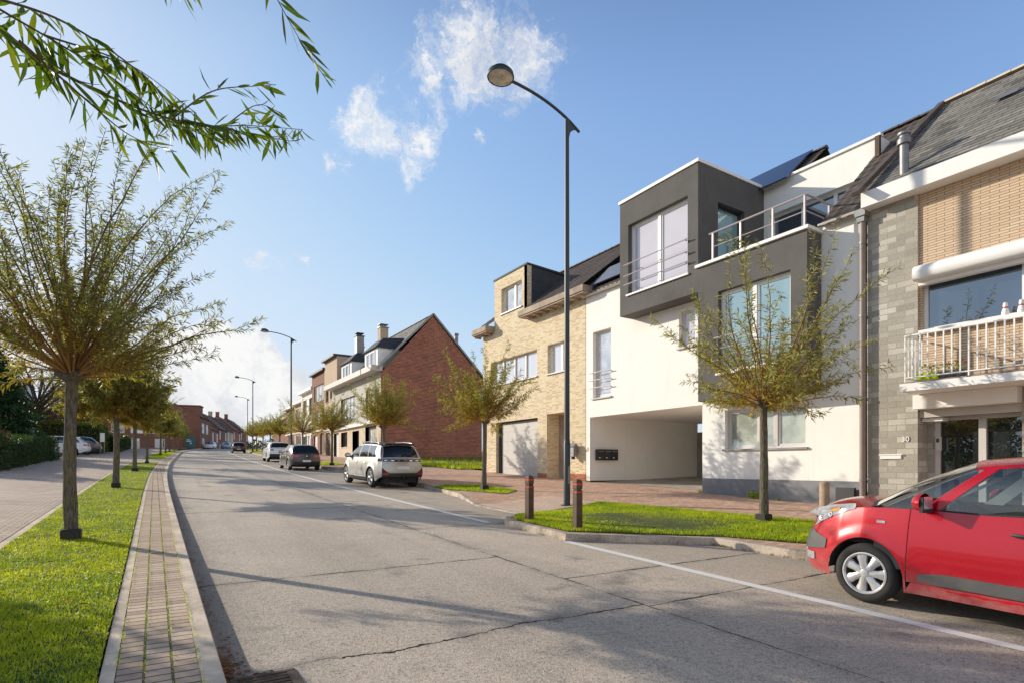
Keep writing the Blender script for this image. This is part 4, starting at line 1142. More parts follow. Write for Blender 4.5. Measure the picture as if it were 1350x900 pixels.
def willow(label, seed, nsh, Lr, pol, leafm, hk=2.35, rt=.095, lsp=.036, ll=(.085, .14), drift=(0, 0, 0), group=None, updrift=.04, polpow=.75, nseg=9, ratio=.19, twigs=1.0):
    r = random.Random(seed); rg = np.random.default_rng(seed)
    t = thing('willow_tree', label, 'tree', (0, 0, 0), group)
    # trunk with its swollen pollard head
    mb = MB(); k = 14; pts = []; rad = []
    for i in range(k):
        z = hk * i / (k - 1)
        pts.append((math.sin(z * 1.7 + seed) * .018, math.cos(z * 1.3 + seed * 2) * .018, z - .03))
        rad.append(rt * (1.12 - .28 * i / (k - 1)) * (1 + .05 * math.sin(z * 9 + seed)))
    rad[-1] *= 1.35; rad[-2] *= 1.12
    mb.tube(pts, rad, 14)
    top = Vector(pts[-1])
    for j in range(9):
        a = j * 2.4 + seed; e = r.uniform(.1, .9)
        d = Vector((math.cos(a) * math.cos(e), math.sin(a) * math.cos(e), math.sin(e)))
        mb.tube([top - Vector((0, 0, .05)), top + d * .10, top + d * r.uniform(.16, .24)], [.07, .07, .035], 7)
    mb.build('trunk', M['bark'], t, smooth=60)
    mb = MB(); mb.box(-.115, .115, -.115, .115, -.06, .16)
    bevel(mb.build('trunk_guard', M['guard'], t), .015)
    br = MB(); bage = []; P = []; D = []; L = []; A = []
    def leaves(pts, ds, t0, sp, age0, Ltot):
        acc = 0; side = 1
        n = len(pts) - 1
        seg = Ltot / n; m = int(Ltot / sp)
        for i in range(int(m * t0), m):
            u = (i + r.random() * .6) / m * n; q = min(n - 1, int(u)); f = u - q
            p = pts[q].lerp(pts[q + 1], min(1, f)); d = ds[q]
            o = d.orthogonal().normalized(); o = Matrix.Rotation(r.uniform(0, 6.28), 3, d) @ o
            P.append(p); v = d * r.uniform(.3, .9) + o * r.uniform(.5, 1.0) + Vector((0, 0, -.25)); D.append(v.normalized())
            L.append(r.uniform(*ll)); A.append(age0(u / n))
    for i in range(nsh):
        ph = i * 2.399963 + r.uniform(-.3, .3); th = R(pol[0] + (pol[1] - pol[0]) * ((i + .5) / nsh) ** polpow)
        th = max(.03, th + r.gauss(0, .17)); ph += r.gauss(0, .35)
        d = Vector((math.cos(ph) * math.sin(th), math.sin(ph) * math.sin(th), math.cos(th)))
        ln = r.uniform(*Lr) * (1.0 - .48 * max(0, th - .62))
        d = (d + Vector(drift)).normalized()
        s = top + d * .12
        pts, ds = grow(r, s, d, ln, nseg, updrift * math.sin(th) * r.uniform(.3, 1.7) - .012, .10)
        r0 = .006 + .0042 * ln
        rad = [max(.0022, r0 * (1 - j / (nseg + .5))) for j in range(nseg + 1)]
        br.tube(pts, rad, 5, cap=False); bage += [max(0, 1 - j / 5.0) for j in range(nseg + 1) for _ in range(5)]
        leaves(pts, ds, r.uniform(.10, .28), lsp, lambda u, ln=ln: math.exp(-u * ln / .55), ln)
        u = .18
        while u < .93:
            q = int(u * nseg); pp = pts[q].lerp(pts[q + 1], u * nseg - q)
            o = ds[q].orthogonal().normalized(); o = Matrix.Rotation(r.uniform(0, 6.28), 3, ds[q]) @ o
            td = (ds[q] + o * r.uniform(.45, .9)).normalized(); tl = r.uniform(.16, .5) * (1.15 - u * .6) * twigs
            tp, tds = grow(r, pp, td, tl, 4, .02, .08)
            br.tube(tp, [.0035, .003, .0025, .002, .0016], 4, cap=False); bage += [max(0, .5 - u)] * 20
            leaves(tp, tds, .05, lsp * .9, lambda q2, u=u, ln=ln: math.exp(-(u * ln + .2) / .6), tl)
            u += r.uniform(.06, .13)
    o = br.build('branches', M['shoot'], t); set_age(o, bage)
    leaves_obj('foliage', P, D, L, A, M[leafm], t, rg, ratio)
    return t
GL = 'pollard willows along the left verge'
GR = 'pollard willows along the right pavement'
tA = willow('large leaning pollard willow in the left foreground, trunk standing in the sunny grass', 3, 92, (2.1, 3.9), (3, 82), 'leafA', 2.33, .080, .0185, (.07, .125), (.06, -.04, 0), GL, .05, .85, 9, .17)
tA.location = (-1.0, 10.1, zL(-1, 10.1))
tB = willow('pollard willow in front of the white apartment house, on the grass island', 11, 66, (1.6, 3.5), (6, 88), 'leafR', 2.28, .076, .031, (.09, .15), (.07, -.08, 0), GR, .045, .62, 9, .18)
tB.location = (9.9, 6.6, zP(9.9, 6.6))
tC = willow('pollard willow by the yellow garage door, on the small grass patch', 23, 56, (1.5, 2.8), (10, 84), 'leafB', 2.25, .076, .023, (.09, .15), (.0, 0, 0), GR, .05, .7)
tC.location = (9.05, 16.0, zP(9.05, 16))
tD = willow('bushy pollard willow, second of the left row behind the foreground one', 37, 96, (1.5, 2.6), (4, 88), 'leafA', 2.25, .084, .0155, (.11, .17), (.03, -.03, 0), GL, .05, .75, 9, .24)
tD.location = (-.98, 20.6, zL(-.98, 20.6))
LT = [(-.76, 31.0, tD, 1.0, 'third pollard willow of the left row'), (-.4, 40.8, tA, .86, 'fourth pollard willow of the left row, last one before the brick crossing'),
      (.45, 62, tD, 1.0, 'pollard willow of the left row, first one beyond the brick crossing'), (1.0, 71, tA, .85, 'pollard willow of the left row, second one beyond the brick crossing'),
      (1.5, 80, tD, .95, 'pollard willow of the left row, third one beyond the brick crossing'), (2.3, 90, tA, .8, 'pollard willow of the left row, second from its far end'), (3.1, 99, tD, .95, 'pollard willow of the left row, the farthest one by the teal panel')]
for i, (x, y, s, k, lb) in enumerate(LT):
    dup(s, (x, y, zL(x, y)), 1.3 + i * 2.1, k, lb, GL)
tE = willow('yellow green pollard willow behind the silver car', 51, 74, (1.4, 2.7), (6, 72), 'leafB', 2.25, .080, .023, (.09, .15), (.0, 0, 0), GR, .06, .75)
tE.location = (9.15, 25.8, zP(9.15, 25.8))
RT = [(9.55, 36.6, tC, 1.0, 'pollard willow beside the dark hatchback on the right'), (9.95, 46.8, tB, 1.0, 'dark sparse pollard willow between the dark hatchback and the white crossover'),
      (10.9, 62, tE, .95, 'orange tinted pollard willow ahead of the white crossover'), (11.25, 70, tC, 1.0, 'orange pollard willow far up the right side, nearer of a pair'),
      (11.9, 79.5, tE, 1.0, 'orange pollard willow far up the right side, farther of a pair'), (12.5, 89, tC, 1.0, 'small green yellow pollard willow behind the orange pair'), (13.3, 99, tE, 1.0, 'farthest pollard willow on the right side')]
for i, (x, y, s, k, lb) in enumerate(RT):
    dup(s, (x, y, zP(x, y)), .7 + i * 1.9, k, lb, GR)

# the willow beside the viewer: its trunk is out of sight, its long shoots hang into the view
def overhang():
    r = random.Random(8); rg = np.random.default_rng(8)
    t = thing('willow_tree', 'willow branches with long bright leaves hanging into the top left corner', 'tree', (-1.0, -.3, .1), GL)
    mb = MB(); mb.tube([(-1.0, -.3, 0), (-.98, -.3, 1.2), (-1.0, -.28, 2.4), (-1.0, -.25, 2.55)], [.12, .105, .10, .13], 14)
    mb.build('trunk', M['bark'], t, smooth=60)
    mb = MB(); mb.box(-1.13, -.87, -.43, -.17, .05, .28); mb.build('trunk_guard', M['guard'], t)
    br = MB(); P = []; D = []; L = []
    def cat(pts, n):
        pts = [Vector(p) for p in pts]; pts = [pts[0] * 2 - pts[1]] + pts + [pts[-1] * 2 - pts[-2]]; o = []
        for i in range(1, len(pts) - 2):
            for j in range(n):
                u = j / n; a, b, c, d = pts[i - 1:i + 3]
                o.append(.5 * ((2 * b) + (c - a) * u + (2 * a - 5 * b + 4 * c - d) * u * u + (3 * b - a - 3 * c + d) * u ** 3))
        o.append(pts[-2]); return o
    def shoot(ctrl, r0, sp, t0, l0=.10, l1=.145, tw=True):
        pts = cat(ctrl, 8); n = len(pts)
        br.tube(pts, [max(.0016, r0 * (1 - i / n)) for i in range(n)], 7, cap=False)
        acc = 0
        for i in range(1, n):
            d = pts[i] - pts[i - 1]; s = d.length; d.normalize()
            if i / n < t0: continue
            acc += s
            while acc > sp:
                acc -= sp
                p = pts[i] - d * acc
                o = Vector((r.gauss(0, 1), r.gauss(0, 1), r.gauss(0, .7) - .95)).normalized()
                P.append(p); D.append((d * r.uniform(.25, .9) + o).normalized()); L.append(r.uniform(l0, l1) * (.72 if i > n * .93 else 1))
    K = Vector((-1.0, -.25, 2.5))
    # ctrl points in metres
    shoot([K, (-.72, 1.2, 2.75), (-.46, 2.55, 3.00), (-.22, 2.75, 2.98), (.12, 2.95, 3.05), (.42, 3.12, 3.22), (.70, 3.30, 3.38)], .011, .0135, .36)
    shoot([(-.47, 2.45, 3.02), (-.28, 2.62, 3.12), (-.05, 2.72, 3.08), (.10, 2.85, 3.02), (.32, 3.0, 3.10)], .005, .016, .05)
    shoot([(-.40, 2.58, 2.98), (-.22, 2.66, 2.88), (-.08, 2.75, 2.83), (.08, 2.85, 2.86)], .005, .018, .1)
    shoot([(.06, 2.92, 3.03), (.22, 2.90, 3.20), (.40, 2.92, 3.30), (.50, 2.95, 3.36)], .004, .024, .15, .09, .12)
    shoot([(.28, 3.02, 3.12), (.42, 3.0, 3.26), (.53, 3.0, 3.26)], .0035, .027, .2, .09, .12)
    shoot([K, (-.6, 1.0, 3.0), (-.28, 2.1, 3.32), (-.08, 2.45, 3.46), (.12, 2.6, 3.44)], .007, .022, .5)
    shoot([K, (-.35, .9, 3.1), (.18, 2.1, 3.50), (.36, 2.45, 3.50), (.52, 2.6, 3.40), (.66, 2.62, 3.25)], .007, .024, .5)
    shoot([(-.44, 2.52, 3.03), (-.2, 2.66, 3.02), (.05, 2.8, 2.97), (.24, 2.92, 2.99)], .004, .015, .02)
    shoot([(-.34, 2.62, 3.05), (-.08, 2.76, 3.12), (.16, 2.92, 3.09)], .004, .017, .05)
    shoot([(-.53, 2.4, 2.99), (-.40, 2.5, 2.92), (-.27, 2.58, 2.88)], .004, .017, .05)
    shoot([(.10, 2.95, 3.06), (.30, 3.05, 3.13), (.50, 3.15, 3.20), (.60, 3.2, 3.24)], .004, .018, .05)
    shoot([(-.2, 2.3, 3.38), (-.02, 2.45, 3.38), (.1, 2.55, 3.34)], .003, .02, .1)
    o = br.build('branches', M['shoot'], t); set_age(o, [0.0] * len(br.v))
    P = [p - Vector((-1.0, -.3, .1)) for p in P]
    leaves_obj('foliage', P, D, L, [0] * len(P), M['leafO'], t, rg, .145, True)
overhang()

# ---------------------------------------------------------------- hedges, bushes and garden trees on the left
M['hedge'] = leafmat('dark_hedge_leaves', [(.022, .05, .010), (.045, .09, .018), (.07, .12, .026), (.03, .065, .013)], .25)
M['hedgey'] = leafmat('yellow_hedge_leaves', [(.05, .085, .012), (.11, .15, .02), (.18, .20, .03), (.06, .10, .015)], .35)
M['bushg'] = leafmat('grey_bush_leaves', [(.05, .05, .03), (.09, .085, .05), (.035, .045, .02), (.12, .11, .07)], .3)
M['conif'] = leafmat('conifer_needles', [(.008, .03, .008), (.018, .06, .012), (.03, .08, .018), (.012, .04, .010)], .2)
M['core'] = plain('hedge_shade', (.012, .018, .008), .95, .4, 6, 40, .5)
M['autumn'] = leafmat('rusty_leaves', [(.10, .05, .015), (.18, .09, .02), (.07, .05, .02), (.22, .13, .03)], .3)
def blob_leaves(name, par, pts, ln, mat, rg, ratio=.55):
    P = np.array(pts); D = rg.normal(0, 1, P.shape); D[:, 2] += .2
    return leaves_obj(name, P, D, rg.uniform(ln * .6, ln * 1.3, len(P)), np.zeros(len(P)), mat, par, rg, ratio)
def hedge(label, x0, x1, y0, y1, h, mat, seed, n, ln=.12, top=None):
    rg = np.random.default_rng(seed); xm, ym = (x0 + x1) / 2, (y0 + y1) / 2
    z0 = zL(xm, y0)
    t = thing('hedge', label, 'hedge', (xm, ym, zL(xm, ym)), 'clipped hedges on the left')
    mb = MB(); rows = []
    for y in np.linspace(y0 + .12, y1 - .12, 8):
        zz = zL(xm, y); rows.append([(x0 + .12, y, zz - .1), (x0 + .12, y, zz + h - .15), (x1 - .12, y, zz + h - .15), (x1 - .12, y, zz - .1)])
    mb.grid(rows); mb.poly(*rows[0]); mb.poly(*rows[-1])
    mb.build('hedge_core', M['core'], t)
    pts = []; O = ORG[t.name]
    areas = [(y1 - y0) * h, (y1 - y0) * h, (y1 - y0) * (x1 - x0), (x1 - x0) * h, (x1 - x0) * h]; s = sum(areas)
    for k, a in enumerate(areas):
        for _ in range(int(n * a / s)):
            x, y, z = rg.uniform(x0, x1), rg.uniform(y0, y1), rg.uniform(0.02, h)
            if k == 0: x = x1
            elif k == 1: x = x0
            elif k == 2: z = h
            elif k == 3: y = y0
            else: y = y1
            w = .05 * math.sin(y * 3 + z * 4) + .04 * math.sin(x * 5 + y * 1.7)
            j = rg.normal(0, .05, 3)
            pts.append((x + j[0] + (w if k == 0 else 0) - O.x, y + j[1] - O.y, zL(xm, y) + z + j[2] + (w if k == 2 else 0) - O.z))
    blob_leaves('foliage', t, pts, ln, M[mat], rg)
    return t
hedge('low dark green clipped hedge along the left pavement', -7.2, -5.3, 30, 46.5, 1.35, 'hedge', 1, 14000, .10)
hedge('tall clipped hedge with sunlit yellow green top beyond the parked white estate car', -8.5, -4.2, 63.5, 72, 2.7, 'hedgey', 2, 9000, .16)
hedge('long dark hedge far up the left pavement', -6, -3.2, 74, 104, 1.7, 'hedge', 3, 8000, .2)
def roundtree(name, label, cat, x, y, z, h, rx, rz, mat, seed, n, ln, trunk=True, clumps=26, bare=0.0, tr=.16, low=.35):
    """limbs spread from a tapered trunk, leaf clumps at their ends"""
    r = random.Random(seed); rg = np.random.default_rng(seed)
    t = thing(name, label, cat, (x, y, z))
    mb = MB(); pts = []; O = Vector((x, y, z))
    zt = h * low
    mb.tube([(x, y, z - .1), (x + .05, y, z + zt * .5), (x, y + .05, z + zt)], [tr * 1.2, tr, tr * .8], 10)
    per = n // clumps
    for i in range(clumps):
        ph = i * 2.4 + r.uniform(-.4, .4); u = (i + .5) / clumps
        zz = zt * .7 + (h - zt * .7) * (u ** .8)
        rad = rx * math.sqrt(max(.06, 1 - ((zz - (zt + h) / 2.15) / (h - zt * .6) * 1.75) ** 2)) * r.uniform(.6, 1.0)
        e = Vector((x + rad * math.cos(ph), y + rad * math.sin(ph), z + zz))
        s = Vector((x, y, z + min(zt * .6 + zz * .35, h * .75)))
        m = s.lerp(e, .5) + Vector((r.gauss(0, .15), r.gauss(0, .15), .15 * rad * .5))
        mb.tube([s, m, e], [tr * .5 * (1 - u * .5), tr * .28, .012], 6, cap=False)
        for q in range(3):
            d = Vector((r.gauss(0, 1), r.gauss(0, 1), r.gauss(.3, .7))) * rx * .28
            mb.tube([m.lerp(e, .6), e + d], [tr * .1, .006], 4, cap=False)
        if r.random() < bare: continue
        cr = rx * r.uniform(.26, .46)
        G = rg.normal(0, 1, (per, 3)); G /= np.linalg.norm(G, axis=1)[:, None]; G *= (rg.uniform(.25, 1, per) ** .5)[:, None] * cr * np.array([1, 1, rz])
        pts += [tuple(v) for v in (G + np.array(e - O))]
    mb.build('trunk', M['bark2'], t, smooth=60)
    blob_leaves('crown', t, pts, ln, M[mat], rg)
    return t
def conifer(label, x, y, z, h, rb, seed, n, ln):
    rg = np.random.default_rng(seed)
    t = thing('conifer', label, 'tree', (x, y, z))
    mb = MB(); mb.tube([(x, y, z - .1), (x, y, z + h * .5), (x, y, z + h * .97)], [.18, .11, .02], 8)
    pts = []
    nb = 70
    for i in range(nb):
        u = (i + .5) / nb; zz = h * (.04 + .93 * u); L = rb * (1 - u) ** .8 * rg.uniform(.75, 1.1) + .12; a = i * 2.4
        e = Vector((x + L * math.cos(a), y + L * math.sin(a), z + zz - .18 * L)); mb.tube([(x, y, z + zz), e], [.03 * (1 - u) + .008, .005], 4, cap=False)
        m = int(n * (1 - u) ** 1.1 / nb * 2) + 6
        for _ in range(m):
            f = rg.uniform(.2, 1.05) ; w = .22 * L * (1.2 - f * .6) + .05
            pts.append((L * f * math.cos(a) + rg.normal(0, w), L * f * math.sin(a) + rg.normal(0, w), zz - .18 * L * f + rg.normal(0, .12)))
    mb.build('trunk', M['bark2'], t)
    blob_leaves('crown', t, pts, ln, M['conif'], rg, .3)
    return t
conifer('dense dark green conifer at the left edge of the picture', -7.75, 44.5, zL(-7.75, 44.5), 6.8, 2.3, 4, 16000, .26)
conifer('tall dark conifer standing behind the low hedge', -13.5, 60, zL(-13.5, 60), 9.5, 3.0, 5, 6000, .34)
roundtree('bush', 'shaggy grey green bush beside the low dark hedge at the left edge', 'bush', -6.6, 31.0, zL(-6.6, 31.0), 2.5, 1.25, .9, 'bushg', 6, 9000, .10, clumps=30, tr=.05, low=.1)
roundtree('bare_tree', 'dark half bare tree with crooked limbs behind the parked white estate car', 'tree', -8.8, 65, zL(-8.8, 65), 8.4, 3.8, .7, 'autumn', 7, 5200, .16, clumps=44, bare=.22, tr=.30, low=.3)
roundtree('garden_tree', 'rust brown leafed tree rising above the tall clipped hedge', 'tree', -6.8, 74, zL(-7, 74), 6.0, 2.8, .8, 'autumn', 8, 3800, .2, clumps=26, tr=.2)
roundtree('garden_tree', 'dark green tree in front of the white villa', 'tree', -15.5, 74, zL(-15, 74), 8.5, 3.2, .8, 'hedge', 9, 4200, .26, clumps=26, tr=.25)
roundtree('garden_tree', 'olive green tree beside the low brick building', 'tree', -9.5, 98, zL(-9, 98), 8.0, 3.4, .8, 'hedgey', 10, 4000, .28, clumps=26, tr=.25)
# small plants by the white house
def tuft(label, x, y, z, s, seed, n):
    rg = np.random.default_rng(seed); t = thing('weed_tuft', label, 'plant', (x, y, z))
    mb = MB()
    for k in range(7):
        a = k * .9; mb.tube([(x, y, z - .02), (x + math.cos(a) * s * .5, y + math.sin(a) * s * .5, z + s * .8)], [.004, .002], 4, cap=False)
    mb.build('stem', M['shoot'], t)
    G = rg.normal(0, .38, (n, 3)) * s; G[:, 2] = np.abs(G[:, 2]) * .9 + .02
    blob_leaves('leaves', t, G, s * .3, M['grass'], rg, .45)
tuft('bushy green weed at the foot of the bluestone plinth', 13.1, 9.0, zP(13.1, 9.0), .22, 1, 170)
tuft('tiny weed at the plinth, right of the bushy one', 13.14, 8.35, zP(13.1, 8.4), .09, 2, 50)
tuft('small weed at the right corner of the passage', 13.12, 10.7, zP(13.1, 10.7), .12, 3, 60)
# boughs above the street that only throw shade stand on the left lawn
roundtree('garden_tree', 'dark leafy tree beyond the left edge of the picture', 'tree', -6.0, 11.0, zL(-6.0, 11.0), 4.4, 1.6, .8, 'hedge', 12, 9000, .15, clumps=34, tr=.14)
# ---------------------------------------------------------------- cars
def paint(name, c, metal=.25, rough=.32, dust=.35, flake=True):
    m, nt, b, _ = newmat(name)
    p = objc(nt); sp = N(nt, 'ShaderNodeSeparateXYZ', {0: p})
    n = noise(nt, p, 2.6, 5, .65); n2 = noise(nt, p, 14, 4, .7)
    low = math_(nt, 'SUBTRACT', 1.0, smooth_(nt, math_(nt, 'ADD', sp.outputs[2], math_(nt, 'MULTIPLY', n,   .30)), .28, .66))
    d = math_(nt, 'MULTIPLY', low, math_(nt, 'MULTIPLY', math_(nt, 'ADD', smooth_(nt, n2, .3, .7), .6), dust), clamp=True)
    setc(nt, b.inputs['Base Color'], mix(nt, d, mix(nt, math_(nt, 'MULTIPLY', n2, .2), c, tuple(x * .8 for x in c)), (.42, .36, .31)))
    b.inputs['Metallic'].default_value = metal
    setc(nt, b.inputs['Roughness'], math_(nt, 'ADD', rough, math_(nt, 'MULTIPLY', math_(nt, 'ADD', d, math_(nt, 'MULTIPLY', n2, .15)), .5)))
    b.inputs['Coat Weight'].default_value = .8
    setc(nt, b.inputs['Coat Roughness'], math_(nt, 'ADD', .04, math_(nt, 'MULTIPLY', d, .5)))
    return m
def carglass(name, tint, dens):
    m, nt, b, out = newmat(name)
    tr = N(nt, 'ShaderNodeBsdfTransparent', {'Color': C4(tint)})
    gl = N(nt, 'ShaderNodeBsdfGlossy', {'Color': (1, 1, 1, 1), 'Roughness': .01})
    fr = N(nt, 'ShaderNodeLayerWeight', {'Blend': .32}).outputs['Fresnel']
    f = math_(nt, 'ADD', dens, math_(nt, 'MULTIPLY', fr, .75), clamp=True)
    ms = N(nt, 'ShaderNodeMixShader', {0: f, 1: tr.outputs[0], 2: gl.outputs[0]})
    nt.links.new(ms.outputs[0], out.inputs[0])
    return m
def lens(name, c, rough=.12):
    m, nt, b, _ = newmat(name)
    p = objc(nt)
    w = N(nt, 'ShaderNodeTexVoronoi', {'Vector': p, 'Scale': 26.0})
    setc(nt, b.inputs['Base Color'], mix(nt, w.outputs['Distance'], tuple(x * .55 for x in c), c))
    b.inputs['Roughness'].default_value = rough; b.inputs['Coat Weight'].default_value = 1; b.inputs['Coat Roughness'].default_value = .03
    return m
M['c_red'] = paint('dusty_red_car_paint', (.50, .004, .016), .25, .24, .30)
M['c_silver'] = paint('silver_beige_car_paint', (.47, .455, .43), .45, .32, .08)
M['c_dark'] = paint('dark_grey_car_paint', (.05, .045, .048), .4, .32, .12)
M['c_white'] = paint('white_car_paint', (.74, .75, .78), .05, .3, .05)
M['c_black'] = paint('black_car_paint', (.014, .014, .018), .2, .25, .10)
M['c_blue'] = paint('light_blue_car_paint', (.22, .32, .45), .3, .3, .05)
M['c_pink'] = paint('purple_red_car_paint', (.30, .05, .10), .3, .3, .05)
M['g_red'] = carglass('clear_car_glass', (.66, .74, .74), .08)
M['g_dark'] = glass('dark_car_glass', (.012, .014, .016), .05, (.9, .95, 1), .02, .3)
M['g_side'] = glass('bright_car_side_glass', (.02, .025, .03), .12, (.95, .97, 1), .02, .3)
M['blk'] = plain('black_car_plastic', (.028, .028, .03), .55, .25, 6, 120, .15)
M['gry'] = plain('grey_car_plastic', (.10, .098, .095), .65, .2, 6, 160, .3)
M['liner'] = plain('dark_car_lining', (.035, .036, .04), .9, .3, 5, 80, .2)
M['seat'] = plain('grey_seat_cloth', (.085, .09, .10), .95, .3, 9, 160, .3)
M['pale'] = plain('pale_pillar_trim', (.42, .41, .39), .8, .1, 6, 80, .1)
M['tyre'] = plain('tyre_rubber', (.028, .027, .026), .85, .35, 6, 90, .4)
M['rim'] = plain('silver_wheel', (.62, .61, .60), .32, .12, 5, 40, .05, metal=.55)
M['hub'] = plain('dark_brake', (.05, .045, .04), .7, .3, 8, 40, .2, metal=.4)
M['l_red'] = lens('red_light_lens', (.55, .012, .015))
M['l_white'] = lens('clear_light_lens', (.42, .43, .45))
M['l_amber'] = lens('amber_light_lens', (.85, .36, .04))
M['l_smoke'] = lens('smoked_light_lens', (.06, .035, .04))
M['plate'] = plain('number_plate', (.72, .72, .74), .4, .08, 4, 40, .05)
M['chrome'] = plain('chrome_trim', (.75, .75, .76), .15, .05, 4, 40, .0, metal=.9)

def ip(tab, x): return float(np.interp(x, [a for a, _ in tab], [b for _, b in tab]))
def sst(x, a, b):
    t = min(1, max(0, (x - a) / (b - a))); return t * t * (3 - 2 * t)
class Car:
    def __init__(s, label, P, pm, gm, group='cars parked along the kerb', interior=False, gs=None):
        s.P = P; s.t = thing('parked_car', label, 'car', (0, 0, 0), group)
        s.pm, s.gm = M[pm], M[gm]; s.gs = M[gs] if gs else s.gm
        s.yr, s.yf, s.W = P['yr'], P['yf'], P['W']
        s.wr, s.wf_, s.r = P['wheel'][:3]; s.ra = s.r * P.get('arch', 1.2)
        s.shell(interior)
    # --- surfaces
    def belt(s, y): return ip(s.P['belt'], y)
    def bot(s, y):
        z = ip(s.P['sill'], y)
        for yc in (s.wr, s.wf_):
            d = abs(y - yc)
            if d < s.ra: z = max(z, s.r + math.sqrt(s.ra ** 2 - d * d))
        return z
    def side(s, y, z, off=0.0, sx=1):
        z0 = .18; z1 = s.belt(y); q = (z - z0) / max(.05, z1 - z0)
        pf = 1 - (.055 * ((.42 - q) / .42) ** 2 if q < .42 else s.P.get('tuck', .07) * ((q - .42) / .58) ** 2)
        x = s.W * ip(s.P['plan'], y) * pf
        for yc in (s.wr, s.wf_):
            d = math.hypot(y - yc, z - s.r) - s.ra
            if -.01 < d < .16: x += .016 * (1 - sst(d, .02, .14))
        cr = s.P.get('crease')
        if cr:
            x += cr[1] * math.exp(-((z - ip(cr[0], y)) / .03) ** 2)
        yy = y
        if y > s.yf - .4: yy += ip(s.P['nose'], z) * sst(y, s.yf - .4, s.yf)
        if y < s.yr + .4: yy += ip(s.P['tail'], z) * (1 - sst(y, s.yr, s.yr + .4))
        return Vector((sx * (x + off), yy, z))
    def xb(s, y): return s.side(y, s.belt(y)).x
    def ghp(s, yb, yt, v, sx=1, off=0.0):
        b = Vector((s.xb(yb) - .012, yb, s.belt(yb))); t = Vector((ip(s.P['xr'], yt), yt, ip(s.P['rail'], yt)))
        p = b.lerp(t, v); p.x += .035 * math.sin(math.pi * v) + off; p.x *= sx
        return p
    def cap(s, end, u, z, off=0.0):
        """front (end=1) or rear (end=-1) fascia; u in -1..1"""
        y = s.yf if end > 0 else s.yr
        e = s.side(y, z); bow = s.P['bow'][0 if end > 0 else 1]
        return Vector((u * e.x, e.y + end * (bow * (1 - abs(u) ** 2.2) + off), z))
    def captop(s, end, u):
        y = s.yf if end > 0 else s.yr
        return s.belt(y) + s.P['crown'][0 if end > 0 else 1] * (1 - u * u)
    def ysamp(s, a, b):
        o = set([a, b]); y = a
        while y < b: o.add(round(y, 4)); y += .06
        for yc in (s.wr, s.wf_):
            for k in range(25):
                q = yc - s.ra * math.cos(math.pi * k / 24)
                if a < q < b: o.add(q)
            for e in (-1e-3, 1e-3):
                q = yc + (s.ra + e) * (1 if e > 0 else 1)
                for q in (yc + s.ra + .001, yc - s.ra - .001):
                    if a < q < b: o.add(q)
        return sorted(o)
    def sidepatch(s, mb, y0, y1, zlo, zhi, nv=10, off=0.0, both=True, sides=(1, -1), slant=0.0):
        for sx in sides:
            rows = []
            for y in s.ysamp(y0, y1):
                a = zlo(y); b = zhi(y)
                rows.append([s.side(y + 0, a + (b - a) * j / nv, off, sx) for j in range(nv + 1)])
            mb.grid(rows, flip=sx < 0)
    def shell(s, interior):
        P, t = s.P, s.t
        rk = P['rk']
        body = MB()
        lowtop = lambda y: max(s.bot(y), rk if P['doors'][-1][0] - .02 < y < P['doors'][0][1] + .02 else s.bot(y))
        s.sidepatch(body, s.yr, s.yf, s.bot, lowtop, 3)
        # upper side: fender, rear quarter; doors come as parts
        ds = P['doors']; gp = .0035
        cuts = [(ds[0][1] + gp, s.yf), (s.yr, ds[-1][0] - gp)]
        for a, b in cuts: s.sidepatch(body, a, b, lambda y: lowtop(y) if ds[-1][0] < y < ds[0][1] else s.bot(y), s.belt, 12)
        for i, (a, b) in enumerate(ds):
            for sx in (-1, 1):
                d = MB(); s.sidepatch(d, a + gp, b - gp, lambda y: max(rk + gp, s.bot(y) + .004), s.belt, 12, sides=(sx,))
                o = d.build('door', s.pm, t, smooth=35)
                # handle
                hy = a + .16 if i == 0 else a + .20
                hz = P['hz']; h = MB()
                p = s.side(hy, hz, .0, sx)
                q = [s.side(hy + dy, hz + .006 * (dy > 0), o_, sx) for dy, o_ in ((-.10, .022), (-.07, .035), (.06, .036), (.10, .018))]
                h.tube(q, [.012, .016, .015, .012], 8)
                h.build('handle', M[P.get('hm', 'blk')] if P.get('hm') != 'body' else s.pm, o, smooth=40)
                s_ = MB(); s_.lathe([(0, .001), (.055, .001), (.05, .004), (0, .004)], s.side(hy, hz, .001, sx), (sx, 0, 0), 16)
        # fascias
        for end in (1, -1):
            rows = []
            for j in range(13):
                r_ = []
                for i in range(21):
                    u = -1 + i / 10; z0 = s.bot(s.yf if end > 0 else s.yr); z1 = s.captop(end, u)
                    r_.append(s.cap(end, u, z0 + (z1 - z0) * j / 12))
                rows.append(r_)
            body.grid(rows, flip=end < 0)
        # bonnet
        wb, wt, bb, bt = P['ws']
        cowl = lambda u: Vector((u * s.xb(wb), wb + bb * (1 - u * u), s.belt(wb) + P['crown'][2] * (1 - u * u)))
        rows = []
        nb = 14
        for j in range(nb + 1):
            f = j / nb; r_ = []
            for i in range(21):
                u = -1 + i / 10
                c = cowl(u); e = s.cap(1, u, s.captop(1, u))
                yb_ = wb + (s.yf - wb) * f
                w = s.side(yb_, s.belt(yb_))
                cr = P['crown'][2] * (1 - f) ** 1.0 + P['crown'][0] * f + P['crown'][3] * math.sin(math.pi * f)
                y = c.y + (e.y - c.y) * f
                if abs(u) == 1: y = w.y
                else: y = (c.y + (e.y - c.y) * f) * (1 - abs(u) ** 6) + w.y * abs(u) ** 6
                r_.append((u * w.x, y, w.z + cr * (1 - abs(u) ** 2.4)))
            rows.append(r_)
        hood = MB(); hood.grid(rows)
        hood.build('bonnet', s.pm, t, smooth=40)
